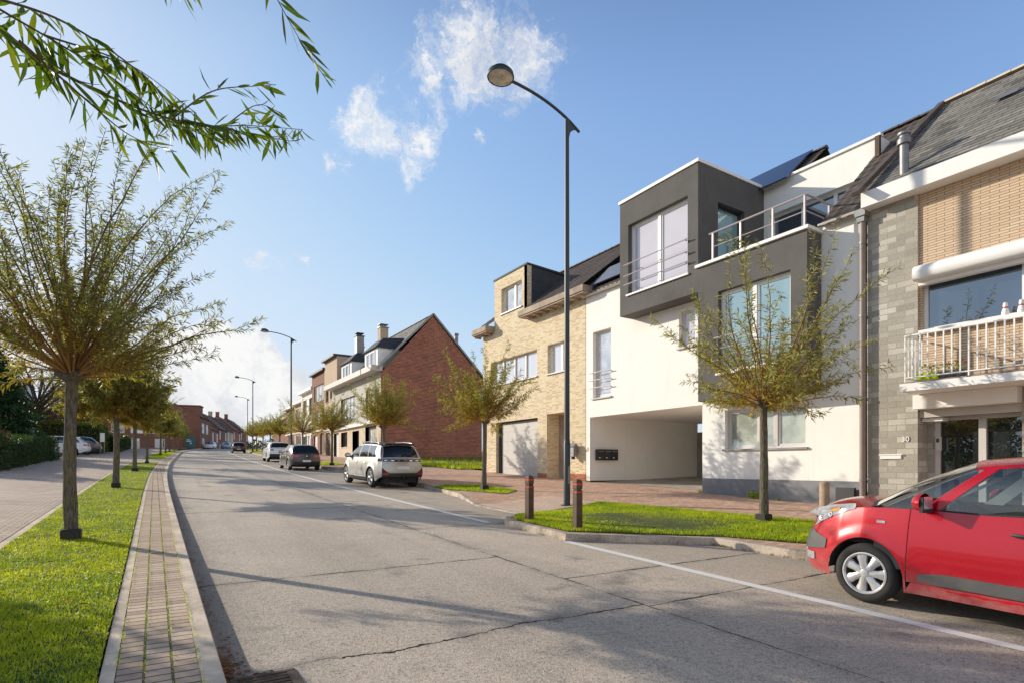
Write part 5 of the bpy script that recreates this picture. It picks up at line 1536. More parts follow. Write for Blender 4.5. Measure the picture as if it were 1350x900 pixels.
        # roof
        rb, rt_, rbb, rbt = P['rg']
        rc = P['crown'][4]
        top = lambda y, u, bow: Vector((u * ip(P['xr'], y), y + bow * (1 - u * u), ip(P['rail'], y) + rc * (1 - abs(u) ** 2.2)))
        rows = []
        for j in range(17):
            f = j / 16; y = wt + (rt_ - wt) * f; bow = bt * (1 - f) ** 2 - rbt * f ** 2
            rows.append([top(y, -1 + i / 10, bow) for i in range(21)])
        roof = MB(); roof.grid(rows); ro = roof.build('roof', M[P['roofm']] if P.get('roofm') else s.pm, t, smooth=40)
        # windscreen and rear window
        def screen(name, bot, topf, m, v0, v1, u0, par=t):
            mb = MB(); rows = []
            for j in range(9):
                v = v0 + (v1 - v0) * j / 8
                r_ = []
                for i in range(21):
                    u = (-1 + i / 10) * u0
                    p = bot(u).lerp(topf(u), v); p.y += (1 if name == 'windscreen' else -1) * .03 * math.sin(math.pi * v); p.z += .015 * math.sin(math.pi * v); r_.append(p)
                rows.append(r_)
            mb.grid(rows); return mb.build(name, m, par, smooth=60)
        screen('windscreen', cowl, lambda u: top(wt, u, bt), s.gm, 0.02, 1, 1)
        rbot = lambda u: Vector((u * s.xb(rb), rb - rbb * (1 - u * u), s.belt(rb) + .02 * (1 - u * u)))
        screen('rear_window', rbot, lambda u: top(rt_, u, -rbt), s.gm, .08, .9, .9)
        # frame around rear window and the deck below it
        for (v0, v1, ua, ub) in ((0, .08, -1, 1), (.9, 1, -1, 1), (.08, .9, -1, -.9), (.08, .9, .9, 1)):
            rows = []
            for j in range(5):
                v = v0 + (v1 - v0) * j / 4; r_ = []
                for i in range(11):
                    u = ua + (ub - ua) * i / 10
                    p = rbot(u).lerp(top(rt_, u, -rbt), v); p.y -= .03 * math.sin(math.pi * v) + .002; p.z += .015 * math.sin(math.pi * v); r_.append(p)
                rows.append(r_)
            body.grid(rows)
        rows = []
        for j in range(5):
            f = j / 4; rows.append([rbot(u).lerp(s.cap(-1, u, s.captop(-1, u)), f) if abs(u) < 1 else s.side(rb + (s.yr - rb) * f, s.belt(rb + (s.yr - rb) * f), 0, u) for u in [-1 + i / 10 for i in range(21)]])
        body.grid(rows)
        # side glass, pillars, rails
        for sx in (-1, 1):
            pil = {'body': MB(), 'black': MB()}
            for kind, a, b, c, d in P['segs']:
                n = 8
                def patch(mb, v0, v1, off=0):
                    rows = []
                    for i in range(n + 1):
                        f = i / n; rows.append([s.ghp(a + (c - a) * f, b + (d - b) * f, v0 + (v1 - v0) * j / 8, sx, off) for j in range(9)])
                    mb.grid(rows, flip=sx > 0)
                if kind == 'glass':
                    m = MB(); patch(m, .03, .925, -.004); m.build('side_window', s.gs, t, smooth=60)
                    patch(pil['body' if not P.get('railblack') else 'black'], .925, 1); patch(pil['black'], 0, .035, .002)
                else: patch(pil[kind], 0, 1)
            for k, m in (('body', s.pm), ('black', M['blk'])):
              if pil[k].f: pil[k].build('pillars' if k == 'body' else 'window_trim', m, t, smooth=40)
        body.build('body', s.pm, t, smooth=38)
        # underside and wheel housings
        u = MB(); w = s.W - .30
        u.box(-w, w, s.yr + .15, s.yf - .2, .2, .52)
        u.box(-s.W * .86, s.W * .86, s.wr + s.ra + .02, s.wf_ - s.ra - .02, .19, .5)
        for yc in (s.wr, s.wf_):
            for sx in (-1, 1):
                rows = []
                for k in range(13):
                    a = math.pi * k / 12; rr = s.ra + .005
                    rows.append([(sx * (w - .02), yc + rr * math.cos(a), s.r + rr * math.sin(a)), (sx * (s.W * ip(P['plan'], yc) - .035), yc + rr * math.cos(a), s.r + rr * math.sin(a))])
                u.grid(rows)
        u.build('underbody', M['liner'], t)
        if interior: s.inside(top, wb, wt)
        else:
            u = MB()
            yb0, yb1 = s.P['segs'][-1][3] + .1, wb - .15
            u.box(-s.W * .82, s.W * .82, yb0, yb1, .5, min(s.belt(yb0), s.belt(yb1)) - .06)
            u.build('cabin', M['liner'], t)
        for yc in (s.wr, s.wf_):
            for sx in (-1, 1): s.wheel(sx, yc)
    def wheel(s, sx, yc):
        r = s.r; w = s.P['wheel'][3]; xo = s.W * ip(s.P['plan'], yc) - .012
        o = Vector((sx * (xo - w), yc, r)); ax = (sx, 0, 0)
        sw = r * .70
        m = MB(); m.lathe([(sw * .98, 0), (sw + .03, .0), (r - .03, .004), (r - .008, .025), (r, .05), (r, w - .055), (r - .008, w - .03), (r - .03, w - .008), (sw + .035, w), (sw + .012, w - .004), (sw, w - .022)], o, ax, 40)
        # tread grooves
        ty = m.build('wheel', M['tyre'], s.t, smooth=40)
        q = MB(); q.lathe([(sw, w - .02), (sw - .012, w - .012), (sw - .03, w - .03), (sw - .04, w - .08), (0, w - .085)], o, ax, 40); q.mi = 1
        q2 = MB()
        q2.lathe([(sw + .002, w - .016), (sw + .0, w - .006), (sw - .012, w - .004), (sw - .026, w - .018), (sw - .03, w - .05)], o, ax, 40)
        n = s.P.get('spokes', 7)
        Z = Vector((0, 0, 1)); Y = Vector((0, 1, 0)); X = Vector((sx, 0, 0))
        for k in range(n):
            a = 2 * math.pi * k / n + .25
            d = Z * math.cos(a) + Y * math.sin(a); e = Z * -math.sin(a) + Y * math.cos(a)
            hw0, hw1 = s.P.get('spw', (.026, .040))
            pts = []
            for rr, hw, dp in ((.03, hw0, w - .012), (sw * .55, hw0 * 1.0, w - .012), (sw * .97, hw1, w - .022)):
                pts.append([o + X * dp + d * rr + e * h_ for h_ in (-hw, -hw * .4, hw * .4, hw)])
                for q_ in (0, 3): pts[-1][q_] = pts[-1][q_] - X * .018
            q2.grid(pts)
            q2.grid([[p[0] for p in pts], [p[0] - X * .03 for p in pts]]); q2.grid([[p[3] for p in pts], [p[3] - X * .03 for p in pts]])
        q2.lathe([(.042, w - .012), (.038, w - .005), (.025, w - .001), (0, w + .0)], o, ax, 20)
        q2.build('rim', M['rim'], ty, smooth=35)
        q.build('brake', M['hub'], ty, smooth=40)
    def inside(s, top, wb, wt):
        t = s.t; P = s.P
        m = MB()
        # door panels and floor
        for sx in (-1, 1):
            rows = []
            for y in np.linspace(s.yr + .3, wb - .02, 20):
                rows.append([s.side(y, z, -.05, sx) for z in np.linspace(.4, s.belt(y) - .01, 5)])
            m.grid(rows)
        m.box(-.7, .7, s.yr + .25, wb, .50, .54)
        m.build('door_lining', M['liner'], t, smooth=50)
        m = MB(); pr = [(wb + .25, .60), (wb + .28, .93), (wb + .02, 1.00), (wb - .28, 1.0), (wb - .42, .92), (wb - .36, .60)]
        m.prism([(-.74, y, z) for y, z in pr], (1.48, 0, 0)); m.prism([(-.56, y, z) for y, z in ((wb - .25, 1.0), (wb - .4, .985), (wb - .42, .96), (wb - .3, 1.06))], (.36, 0, 0))
        m.build('dashboard', M['liner'], t, smooth=40)
        m = MB(); c = Vector((-.36, wb - .60, .96)); ax = Vector((0, -.82, .57)); xx = Vector((1, 0, 0)); yy = ax.cross(xx)
        pts = [c + xx * .185 * math.cos(a) + yy * .185 * math.sin(a) for a in np.linspace(0, 2 * math.pi, 25)]
        m.tube(pts, .016, 8, cap=False); m.lathe([(0, .0), (.07, .0), (.06, .03), (0, .035)], c - ax * .02, ax, 14)
        for a in (0, math.pi, -math.pi / 2): m.tube([c, c + (xx * math.cos(a) + yy * math.sin(a)) * .18], .014, 6)
        m.tube([c, c - ax * .3], .03, 8)
        m.build('steering_wheel', M['blk'], t, smooth=50)
        for sx, y0, nm in ((-.37, wb - 1.05, 1), (.37, wb - 1.05, 1), (-.37, wb - 1.95, 1), (.37, wb - 1.95, 1)):
            m = MB()
            m.box(sx - .25, sx + .25, y0 - .1, y0 + .40, .56, .72)
            a, b = Vector((sx, y0 - .02, .68)), Vector((sx, y0 - .28, 1.22))
            m.bar(a, b, .48, .13, up=(0, 1, .2)); m.bar(b + Vector((0, -.0, .01)), b + Vector((0, -.05, .22)), .27, .09, up=(0, 1, .2))
            bevel(m.build('seat', M['seat'], t), .035, 3)
        m = MB()   # head lining and inner pillar trim
        rows = [[top(y, u, 0) - Vector((0, 0, .035)) for u in [(-1 + i / 6) * .95 for i in range(13)]] for y in np.linspace(wt - .1, P['rg'][1] + .05, 9)]
        m.grid(rows)
        for sx in (-1, 1):
            for kind, a, b, c, d in P['segs']:
                if kind != 'glass': m.grid([[s.ghp(a + (c - a) * f, b + (d - b) * f, v, sx, -.03) for v in np.linspace(0, 1, 6)] for f in (-.1, .5, 1.1)])
        m.build('head_lining', M['pale'], t, smooth=50)
        m = MB(); m.obox((0, wt - .02 + .06, ip(P['rail'], wt) - .06), (.11, 0, 0), (0, .015, 0), (0, 0, .035)); m.build('rear_mirror', M['blk'], t)
    # --- details
    def mirror(s, sx, y, z, m_shell, size=1.0):
        b = s.side(y, z - .05, -.01, sx); c = s.side(y, z + .03, .13 * size, sx)
        m = MB(); m.tube([b, c - Vector((sx * .06, 0, .05))], [.035, .03], 8)
        m.obox(c + Vector((0, -.035, -.02)), (sx * .088 * size, 0, 0), (0, .014, 0), (0, 0, .062 * size))
        o = m.build('mirror', M['blk'], s.t, smooth=40)
        q = MB(); rows = []
        for i in range(9):
            a = math.pi * i / 8
            r_ = []
            for j in range(13):
                e = 2 * math.pi * j / 12
                k = math.sin(a * .5 + 0.0)
                r_.append(c + Vector((sx * .105 * size * math.cos(e) * math.sin(math.pi / 2 * i / 8), .085 * size * math.cos(math.pi / 2 * i / 8) - .02, .078 * size * math.sin(e) * math.sin(math.pi / 2 * i / 8))))
            rows.append(r_)
        q.grid(rows); q.build('mirror_shell', m_shell, o, smooth=60)
        q = MB(); q.obox(c + Vector((0, -.051, -.0)), (sx * .075 * size, 0, 0), (0, .001, 0), (0, 0, .05 * size)); q.build('mirror_glass', M['gl_sky'], o)
    def sidestrip(s, name, m, y0, y1, zf0, zf1, off, sides=(1, -1), n=14, nv=3, par=None, taper=0):
        for sx in sides:
            mb = MB(); rows = []
            for i in range(n + 1):
                y = y0 + (y1 - y0) * i / n; a, b = zf0(y), zf1(y)
                o_ = off
                r_ = [s.side(y, a, 0, sx)] + [s.side(y, a + (b - a) * (j / nv), off, sx) for j in range(nv + 1)] + [s.side(y, b, 0, sx)]
                rows.append(r_)
            mb.grid(rows); mb.poly(*rows[0]); mb.poly(*rows[-1])
            mb.build(name, m, par or s.t, smooth=40)
    def cappatch(s, name, m, end, u0, u1, zf0, zf1, off=.006, n=12, nv=5, par=None):
        mb = MB(); rows = []
        for i in range(n + 1):
            u = u0 + (u1 - u0) * i / n; a, b = zf0(u), zf1(u)
            rows.append([s.cap(end, u, a, -.01)] + [s.cap(end, u, a + (b - a) * j / nv, off) for j in range(nv + 1)] + [s.cap(end, u, b, -.01)])
        mb.grid(rows); mb.poly(*rows[0]); mb.poly(*rows[-1])
        return mb.build(name, m, par or s.t, smooth=40)
    def place(s, x, y, z, rz=0.0, pitch=0.0):
        s.t.location = (x, y, z); s.t.rotation_euler = (pitch, 0, rz); return s.t
def cst(v): return lambda *_: v

# ------- red compact people carrier in the foreground
PR = dict(yr=-1.98, yf=1.91, W=.865, wheel=(-1.27, 1.27, .305, .205), arch=1.205,
    belt=[(-1.98, .98), (-1.5, 1.06), (-.6, 1.03), (.3, .995), (.85, 1.0), (1.22, .985), (1.45, .955), (1.65, .915), (1.80, .865), (1.91, .79)],
    sill=[(-1.98, .33), (-1.6, .20), (1.0, .19), (1.6, .21), (1.91, .23)],
    plan=[(-1.98, .86), (-1.75, .95), (-1.3, .985), (-.4, 1), (.9, 1), (1.3, .985), (1.55, .945), (1.72, .885), (1.82, .82), (1.91, .72)],
    nose=[(.2, .02), (.33, .07), (.5, .075), (.62, .05), (.75, .0)], tail=[(.3, .05), (.5, .0), (.7, .0), (1.0, .08)], bow=(.20, .10), tuck=.075,
    crown=(.04, .02, .06, .05, .075), rail=[(-1.9, 1.34), (-1.5, 1.43), (-.6, 1.475), (.0, 1.47), (.38, 1.425), (.5, 1.40)], xr=[(-1.9, .60), (-1.2, .66), (0, .67), (.5, .62)],
    ws=(1.22, .44, .16, .10), rg=(-1.86, -1.62, .08, .05), rk=.30, hz=.85, doors=[(-.16, .88), (-1.10, -.16)],
    segs=[('black', 1.22, .44, 1.14, .385), ('glass', 1.14, .385, .80, .33), ('body', .80, .33, .66, .22), ('glass', .66, .22, -.10, -.12), ('black', -.10, -.12, -.20, -.22), ('glass', -.20, -.22, -1.0, -.95), ('body', -1.0, -.95, -1.15, -1.08), ('glass', -1.15, -1.08, -1.6, -1.45), ('body', -1.6, -1.45, -1.86, -1.62)], spokes=7, spw=(.036, .062))
c = Car('red compact car parked nose uphill in the right foreground', PR, 'c_red', 'g_red', interior=True)
c.sidestrip('side_moulding', M['gry'], -.14, .78, lambda y: .315 + .02 * max(0, (y - .6) / .2) ** 2, lambda y: .425 - .035 * max(0, (y - .5) / .28) ** 2, .016, par=None)
c.sidestrip('side_moulding', M['gry'], -1.0, -.18, cst(.315), cst(.425), .016)
for sx in (-1, 1): c.mirror(sx, .74, 1.05, c.pm, 1.15)
c.sidestrip('indicator', M['l_white'], 1.09, 1.17, cst(.838), cst(.862), .006, n=5)
# headlamps sweep up over the wing
for sx in (-1, 1):
    mb = MB(); rows = []
    for i in range(13):
        y = 1.90 - .50 * i / 12; f = i / 12
        zb_, zt_ = .70 + .255 * f ** .8, c.belt(y) + .004
        zb_ = min(zb_, zt_ - .006)
        ou = [c.side(y, zb_, -.005, sx)] + [c.side(y, zb_ + (zt_ - zb_) * j / 6, .007, sx) for j in range(7)]
        w = c.side(y, c.belt(y), 0, sx); k = .13 * math.sin(math.pi * min(1, .15 + f * .85)) * (1 - f * .35)
        inn = [Vector((w.x - sx * k * q, w.y + .14 * (1 - f) * q * q, w.z + .012 + .035 * q)) for q in (.25, .5, .75, 1.0)]
        rows.append(ou + inn)
    mb.grid(rows); o = mb.build('headlight', M['l_white'], c.t, smooth=60)
    q = MB(); q.grid([r_[5:9] for r_ in rows[5:9]]); q.v = [(x + sx * .004, y, z + .004) for x, y, z in q.v]; q.build('indicator_lens', M['l_amber'], o)
for sx in (-1, 1):
    for y_, r_ in ((1.80, .042), (1.68, .034)):
        z_ = .5 * (.70 + .255 * ((1.90 - y_) / .50) ** .8 + c.belt(y_)) - .005
        p = c.side(y_, z_, .006, sx); nn = Vector((sx * .9, .35, .25)).normalized()
        mb = MB(); mb.lathe([(0, .006), (r_ * .45, .010), (r_ * .5, .004), (r_ * .8, .004), (r_, .008), (r_ * 1.05, .0)], p, nn, 18); mb.build('lamp_reflector', M['chrome'], c.t, smooth=30)
    mb = MB(); mb.tube([c.side(y, c.belt(y), -.002, sx) + Vector((-sx * .01, 0, .004)) for y in np.linspace(1.24, 1.60, 12)], .0045, 5); mb.build('bonnet_gap', M['blk'], c.t)
c.cappatch('grille', M['blk'], 1, -.62, .62, cst(.36), cst(.50), .008)
for s_ in (-1, 1):
    c.cappatch('bumper_insert', M['gry'], 1, s_ * .60, s_ * .985, lambda u: .46, lambda u: .66, .010)
    c.cappatch('fog_light', M['l_white'], 1, s_ * .84, s_ * .98, cst(.345), cst(.43), .012, n=5)
c.sidestrip('bumper_insert', M['gry'], 1.67, 1.907, lambda y: .50 - .05 * (y - 1.66) / .24, lambda y: .60 + .08 * (y - 1.66) / .24, .010)
c.sidestrip('fog_light', M['l_white'], 1.79, 1.905, cst(.345), cst(.425), .010, n=5)
c.cappatch('number_plate', M['plate'], 1, -.36, .36, cst(.40), cst(.51), .02)
for s_ in (-1, 1): c.cappatch('tail_light', M['l_red'], -1, s_ * .72, s_ * .99, cst(.62), cst(.98), .012)
c.cappatch('number_plate', M['plate'], -1, -.32, .32, cst(.55), cst(.66), .012)
# wiper and black cowl strip, scrape on the sill
mb = MB(); mb.grid([[Vector((u * .80, 1.235 + .16 * (1 - u * u), .99 + .06 * (1 - u * u))), Vector((u * .80, 1.15 + .15 * (1 - u * u), 1.012 + .064 * (1 - u * u)))] for u in np.linspace(-1, 1, 15)]); mb.build('cowl_panel', M['blk'], c.t, smooth=60)
mb = MB(); mb.tube([(-.62, 1.20, 1.045), (.0, 1.24, 1.11), (.25, 1.23, 1.12)], .012, 6); mb.build('wiper', M['blk'], c.t)
c.sidestrip('sill_scrape', plain('fresh_red_scrape', (.55, .0, .01), .5), -.1, .55, lambda y: .265 + .008 * math.sin(y * 40), lambda y: .283 + .006 * math.sin(y * 23), .0015)
slp = math.atan(.033)
c.place(6.98, 1.71, g(1.71) + .004, 0, slp)

# ------- silver suv
PS = dict(yr=-2.25, yf=2.22, W=.92, wheel=(-1.38, 1.46, .36, .235), arch=1.15,
    belt=[(-2.25, 1.04), (-1.9, 1.12), (-.6, 1.10), (1.0, 1.06), (1.5, 1.03), (2.0, .95), (2.22, .84)],
    sill=[(-2.25, .42), (-1.9, .27), (1.2, .25), (2.22, .30)], plan=[(-2.25, .86), (-2.0, .96), (-1.4, 1), (1.4, 1), (1.8, .95), (2.1, .85), (2.22, .75)],
    nose=[(.2, -.04), (.5, .02), (.8, 0), (1, -.05)], tail=[(.3, .12), (.45, 0), (.62, -.02), (.85, .02), (1.1, .09)], bow=(.15, .12),
    crown=(.03, .02, .06, .04, .07), rail=[(-2.1, 1.50), (-1.5, 1.58), (-.3, 1.60), (.4, 1.56), (.7, 1.50)], xr=[(-2.1, .62), (-1, .68), (.7, .64)],
    ws=(1.25, .45, .15, .1), rg=(-2.12, -1.80, .06, .06), rk=.42, hz=.90, hm='body', doors=[(.02, 1.10), (-.98, .02)], roofm='blk', railblack=False,
    segs=[('black', 1.25, .45, 1.10, .36), ('glass', 1.10, .36, .08, .02), ('black', .08, .02, -.04, -.08), ('glass', -.04, -.08, -.92, -.86), ('black', -.92, -.86, -1.0, -.94), ('glass', -1.0, -.94, -1.75, -1.5), ('body', -1.75, -1.5, -2.12, -1.80)], spokes=5, spw=(.035, .06))
c = Car('silver grey people carrier parked at the kerb with black lower bumper, seen from behind', PS, 'c_silver', 'g_dark', gs='g_side')
c.cappatch('bumper', M['blk'], -1, -1, 1, cst(.42), lambda u: .56 + .20 * max(0, (abs(u) - .72) / .28) ** 1, .02)
c.cappatch('tail_light_band', M['l_smoke'], -1, -.98, .98, cst(.975), lambda u: 1.055, .014)
c.sidestrip('tail_light', M['l_smoke'], -2.24, -1.98, cst(.98), cst(1.07), .006)
for s_ in (-1, 1):
    c.cappatch('reflector', M['l_red'], -1, s_ * .70, s_ * .97, cst(.50), cst(.575), .032, n=6)
for k in range(6):
    a = -.92 + k * .32; c.cappatch('tail_light_bar', M['chrome'], -1, a, a + .12 + .05 * (k % 2), cst(1.0), cst(1.03), .02, n=3)
c.cappatch('number_plate', M['plate'], -1, -.30, .30, cst(.70), cst(.81), .014)
c.sidestrip('wheel_cladding', M['blk'], -1.0 + .06, 1.0, cst(.25), cst(.36), .008)
c.sidestrip('sill_trim', M['chrome'], -.9, .95, cst(.365), cst(.385), .010)
for sx in (-1, 1): c.mirror(sx, 1.02, 1.12, M['blk'], 1.15)
for sx in (-1, 1):
    mb = MB(); mb.tube([(sx * .655, y, z) for y, z in ((.15, 1.60), (0, 1.665), (-.8, 1.685), (-1.5, 1.655), (-1.65, 1.60))], .02, 8); mb.build('roof_rail', M['chrome'], c.t, smooth=50)
mb = MB(); mb.tube([(0, -2.2, .38), (0, -2.40, .38), (0, -2.42, .46)], .025, 8); mb.lathe([(0, .0), (.025, .01), (.025, .04), (0, .05)], (0, -2.42, .46)); mb.build('tow_bar', M['dark'], c.t)
mb = MB(); mb.box(-.58, .58, -1.98, -1.72, 1.60, 1.63); bevel(mb.build('roof_spoiler', M['blk'], c.t), .012)
c.place(7.58, 21.85, g(21.85) + .005, R(1.5), math.atan(.038))

# ------- dark hatchback
PG = dict(yr=-2.02, yf=2.05, W=.89, wheel=(-1.26, 1.32, .315, .21), arch=1.16,
    belt=[(-2.02, .93), (-1.6, 1.0), (-.6, .98), (1.0, .92), (1.6, .86), (2.05, .70)],
    sill=[(-2.02, .34), (-1.7, .21), (1.2, .2), (2.05, .22)], plan=[(-2.02, .84), (-1.8, .95), (-1.3, .99), (1.3, .99), (1.7, .93), (2.05, .72)],
    nose=[(.2, -.04), (.5, .02), (.8, 0)], tail=[(.3, .06), (.5, -.02), (.7, 0), (.95, .05)], bow=(.16, .12),
    crown=(.03, .02, .06, .04, .06), rail=[(-1.8, 1.33), (-1.3, 1.41), (-.2, 1.43), (.4, 1.38), (.6, 1.33)], xr=[(-1.8, .56), (-1, .61), (.6, .58)],
    ws=(1.05, .3, .15, .1), rg=(-1.86, -1.50, .06, .05), rk=.30, hz=.80, hm='body', doors=[(-.05, .95), (-.92, -.05)],
    segs=[('body', 1.05, .3, .95, .22), ('glass', .95, .22, .0, -.02), ('black', .0, -.02, -.1, -.1), ('glass', -.1, -.1, -.95, -.85), ('body', -.95, -.85, -1.86, -1.5)], spokes=5, spw=(.03, .055))
def hatch(label, pm, tail='l_red', **kw):
    c = Car(label, PG, pm, 'g_dark', gs='g_side', **kw)
    for s_ in (-1, 1):
        c.cappatch('tail_light', M[tail], -1, s_ * .58, s_ * .99, cst(.76), lambda u: .89, .012, n=6)
    c.sidestrip('tail_light', M[tail], -2.01, -1.82, cst(.77), cst(.89), .006)
    c.cappatch('number_plate', M['plate'], -1, -.30, .30, cst(.50), cst(.61), .012)
    c.cappatch('bumper', M['blk'], -1, -.9, .9, cst(.345), cst(.42), .010)
    mb = MB(); p = c.cap(-1, 0, .83, .012); mb.lathe([(0, 0), (.045, 0), (.04, .012), (0, .014)], p, (0, -1, 0), 16); mb.build('badge', M['chrome'], c.t)
    for sx in (-1, 1): c.mirror(sx, .86, .99, c.pm, 1.0)
    return c
c = hatch('dark grey hatchback with lit red tail lights parked behind the white crossover', 'c_dark')
c.place(7.32, 35.5, g(35.5) + .005, R(-.5), math.atan(.04))
dark = c.t
k2 = hatch('black hatchback driving away far up the street by the orange trees', 'c_black')
k2.place(9.85, 87, g(87) + .005, R(-4), math.atan(.04))

# ------- white crossover
PE = dict(PS); PE.update(W=.95, belt=[(-2.25, 1.06), (-1.9, 1.18), (-.6, 1.12), (1.0, 1.06), (1.5, 1.03), (2.0, .97), (2.22, .86)], rail=[(-2.1, 1.44), (-1.5, 1.50), (-.3, 1.56), (.4, 1.55), (.7, 1.5)], rg=(-2.1, -1.72, .06, .06), roofm=None,
    segs=[('black', 1.25, .45, 1.10, .36), ('glass', 1.10, .36, .08, .02), ('black', .08, .02, -.04, -.08), ('glass', -.04, -.08, -.92, -.86), ('black', -.92, -.86, -1.2, -1.1), ('body', -1.2, -1.1, -2.1, -1.72)])
c = Car('white crossover with black bumper parked ahead of the dark hatchback', PE, 'c_white', 'g_dark', gs='g_side')
c.cappatch('bumper', M['blk'], -1, -1, 1, cst(.42), lambda u: .66, .015)
for s_ in (-1, 1): c.cappatch('tail_light', M['l_smoke'], -1, s_ * .66, s_ * .99, cst(.93), cst(1.02), .012, n=6)
c.cappatch('number_plate', M['plate'], -1, -.27, .27, cst(.78), cst(.88), .012)
for sx in (-1, 1): c.mirror(sx, 1.02, 1.12, c.pm, 1.1)
mb = MB(); mb.box(-.58, .58, -1.92, -1.66, 1.51, 1.54); bevel(mb.build('roof_spoiler', c.pm, c.t), .012)
c.place(8.5, 49.6, g(49.6) + .005, R(-3), math.atan(.04))

# ------- cars on the left drive, nose away from the street
PW = dict(PG); PW.update(yr=-2.35, yf=2.25, belt=[(-2.35, .93), (-1.8, 1.0), (-.6, .97), (1.0, .92), (1.6, .88), (2.25, .70)], plan=[(-2.35, .84), (-2.1, .95), (-1.5, .99), (1.4, .99), (1.8, .93), (2.25, .72)],
    wheel=(-1.4, 1.4, .32, .21), rail=[(-2.1, 1.32), (-1.4, 1.44), (-.2, 1.46), (.4, 1.40), (.6, 1.35)], xr=[(-2.1, .56), (-1, .61), (.6, .58)], rg=(-2.2, -1.75, .06, .05), sill=[(-2.35, .34), (-1.9, .21), (1.2, .2), (2.25, .22)],
    segs=[('body', 1.05, .3, .95, .22), ('glass', .95, .22, .0, -.02), ('black', .0, -.02, -.1, -.1), ('glass', -.1, -.1, -.95, -.9), ('body', -.95, -.9, -1.05, -1.0), ('glass', -1.05, -1.0, -1.9, -1.55), ('body', -1.9, -1.55, -2.2, -1.75)])
def estate(label, pm):
    c = Car(label, PW, pm, 'g_dark', gs='g_side', group='cars parked on the drive on the left')
    for s_ in (-1, 1): c.cappatch('tail_light', M['l_red'], -1, s_ * .60, s_ * .99, cst(.74), cst(.87), .012, n=6)
    c.sidestrip('tail_light', M['l_red'], -2.34, -2.08, cst(.75), cst(.88), .006)
    c.cappatch('number_plate', M['plate'], -1, -.30, .30, cst(.52), cst(.63), .012)
    for sx in (-1, 1): c.mirror(sx, .86, .99, c.pm, 1.0)
    return c
c = estate('white estate car parked on the drive behind the low dark hedge', 'c_white'); c.place(-6.75, 55.6, zL(-6.7, 55.6), R(90))
c = estate('black estate car parked on the drive beside the white estate car', 'c_black'); c.place(-6.3, 59.6, zL(-6.3, 59.6), R(90))
# ------- far cars where the street bends
for i, (x, y, rz, pm, lb) in enumerate(((9.6, 131, 162, 'c_white', 'white car facing downhill at the far bend'), (6.7, 133, 150, 'c_pink', 'purple red car at the far bend beside the white one'), (13.4, 140, 165, 'c_blue', 'light blue car at the far bend'), (16.2, 146, 165, 'c_white', 'pale car behind the light blue one at the far bend'))):
    k = hatch(lb, pm, group='cars at the far bend'); k.place(x, y, g(y) + .01, R(rz), 0)
# ---------------------------------------------------------------- street furniture
def lamp_post(label):
    t = thing('street_lamp', label, 'street lamp', (0, 0, 0), 'street lamps on the right pavement')
    H = 9.83
    m = MB(); m.lathe([(.0, -.05), (.085, -.05), (.085, 1.6), (.078, 1.62), (.072, 1.7), (.055, H), (0, H)], n=20); m.lathe([(.0, 0), (.16, 0), (.16, .015), (.09, .02)], n=20)
    po = m.build('pole', M['post'], t, smooth=40)
    m = MB(); m.box(-.035, .035, -.0875, -.084, .55, 1.0); m.build('service_door', M['zinc'], po)
    # curved arm reaching over the road (-x)
    A = [Vector((.40, 0, H - .20)), Vector((.0, 0, H + .02)), Vector((-.5, 0, H + .20)), Vector((-1.0, 0, H + .31)), Vector((-1.45, 0, H + .36)), Vector((-1.68, 0, H + .37))]
    P = []
    for i in range(len(A) - 1):
        a, b, c_, d = A[max(i - 1, 0)], A[i], A[i + 1], A[min(i + 2, len(A) - 1)]
        for k in range(5):
            u = k / 5; P.append(.5 * ((2 * b) + (c_ - a) * u + (2 * a - 5 * b + 4 * c_ - d) * u * u + (3 * b - a - 3 * c_ + d) * u ** 3))
    P.append(A[-1])
    m = MB(); m.tube(P, .036, 10); m.build('arm', M['post'], t, smooth=50)
    m = MB(); pr = [(0, H + .05), (.34, H - .17), (.22, H - .20), (.1, H - .30), (.05, H - .50), (.0, H - .5)]
    m.prism([(x, -.012, z) for x, z in pr], (0, .024, 0)); m.build('gusset', M['post'], t)
    # round head
    c0 = Vector((-1.98, 0, H + .36)); ax = Vector((-.06, 0, -1)).normalized()
    m = MB(); m.lathe([(0, -.21), (.11, -.205), (.22, -.165), (.30, -.09), (.325, 0), (.32, .02), (.292, .02)], c0, ax, 28); h = m.build('lamp_head', M['post'], t, smooth=50)
    m = MB(); m.lathe([(.293, .015), (.21, .055), (.10, .075), (0, .08)], c0, ax, 28); m.build('lamp_glass', M['lampgl'], h, smooth=60)
    m = MB(); m.tube([A[-1], A[-1] + Vector((-.10, 0, .01))], .05, 10); m.build('collar', M['post'], h, smooth=50)
    return t
M['lampgl'] = plain('lamp_diffuser', (.62, .56, .46), .25, .45, 6, 40, .05)
L1 = lamp_post('tall dark grey street lamp with curved arm standing by the wooden posts')
x, y = 8.9, 11.45
L1.location = (x, y, zP(x, y)); L1.rotation_euler = (0, 0, 0)
for i, (x, y, lb) in enumerate(((9.35, 48.3, 'street lamp beside the white crossover, second from the viewer'), (11.5, 85.5, 'distant street lamp, third from the viewer'), (15.4, 121.5, 'farthest street lamp, smallest of all'))):
    dup(L1, (x, y, zP(x, y)), R(-6 - 3 * i), label=lb)
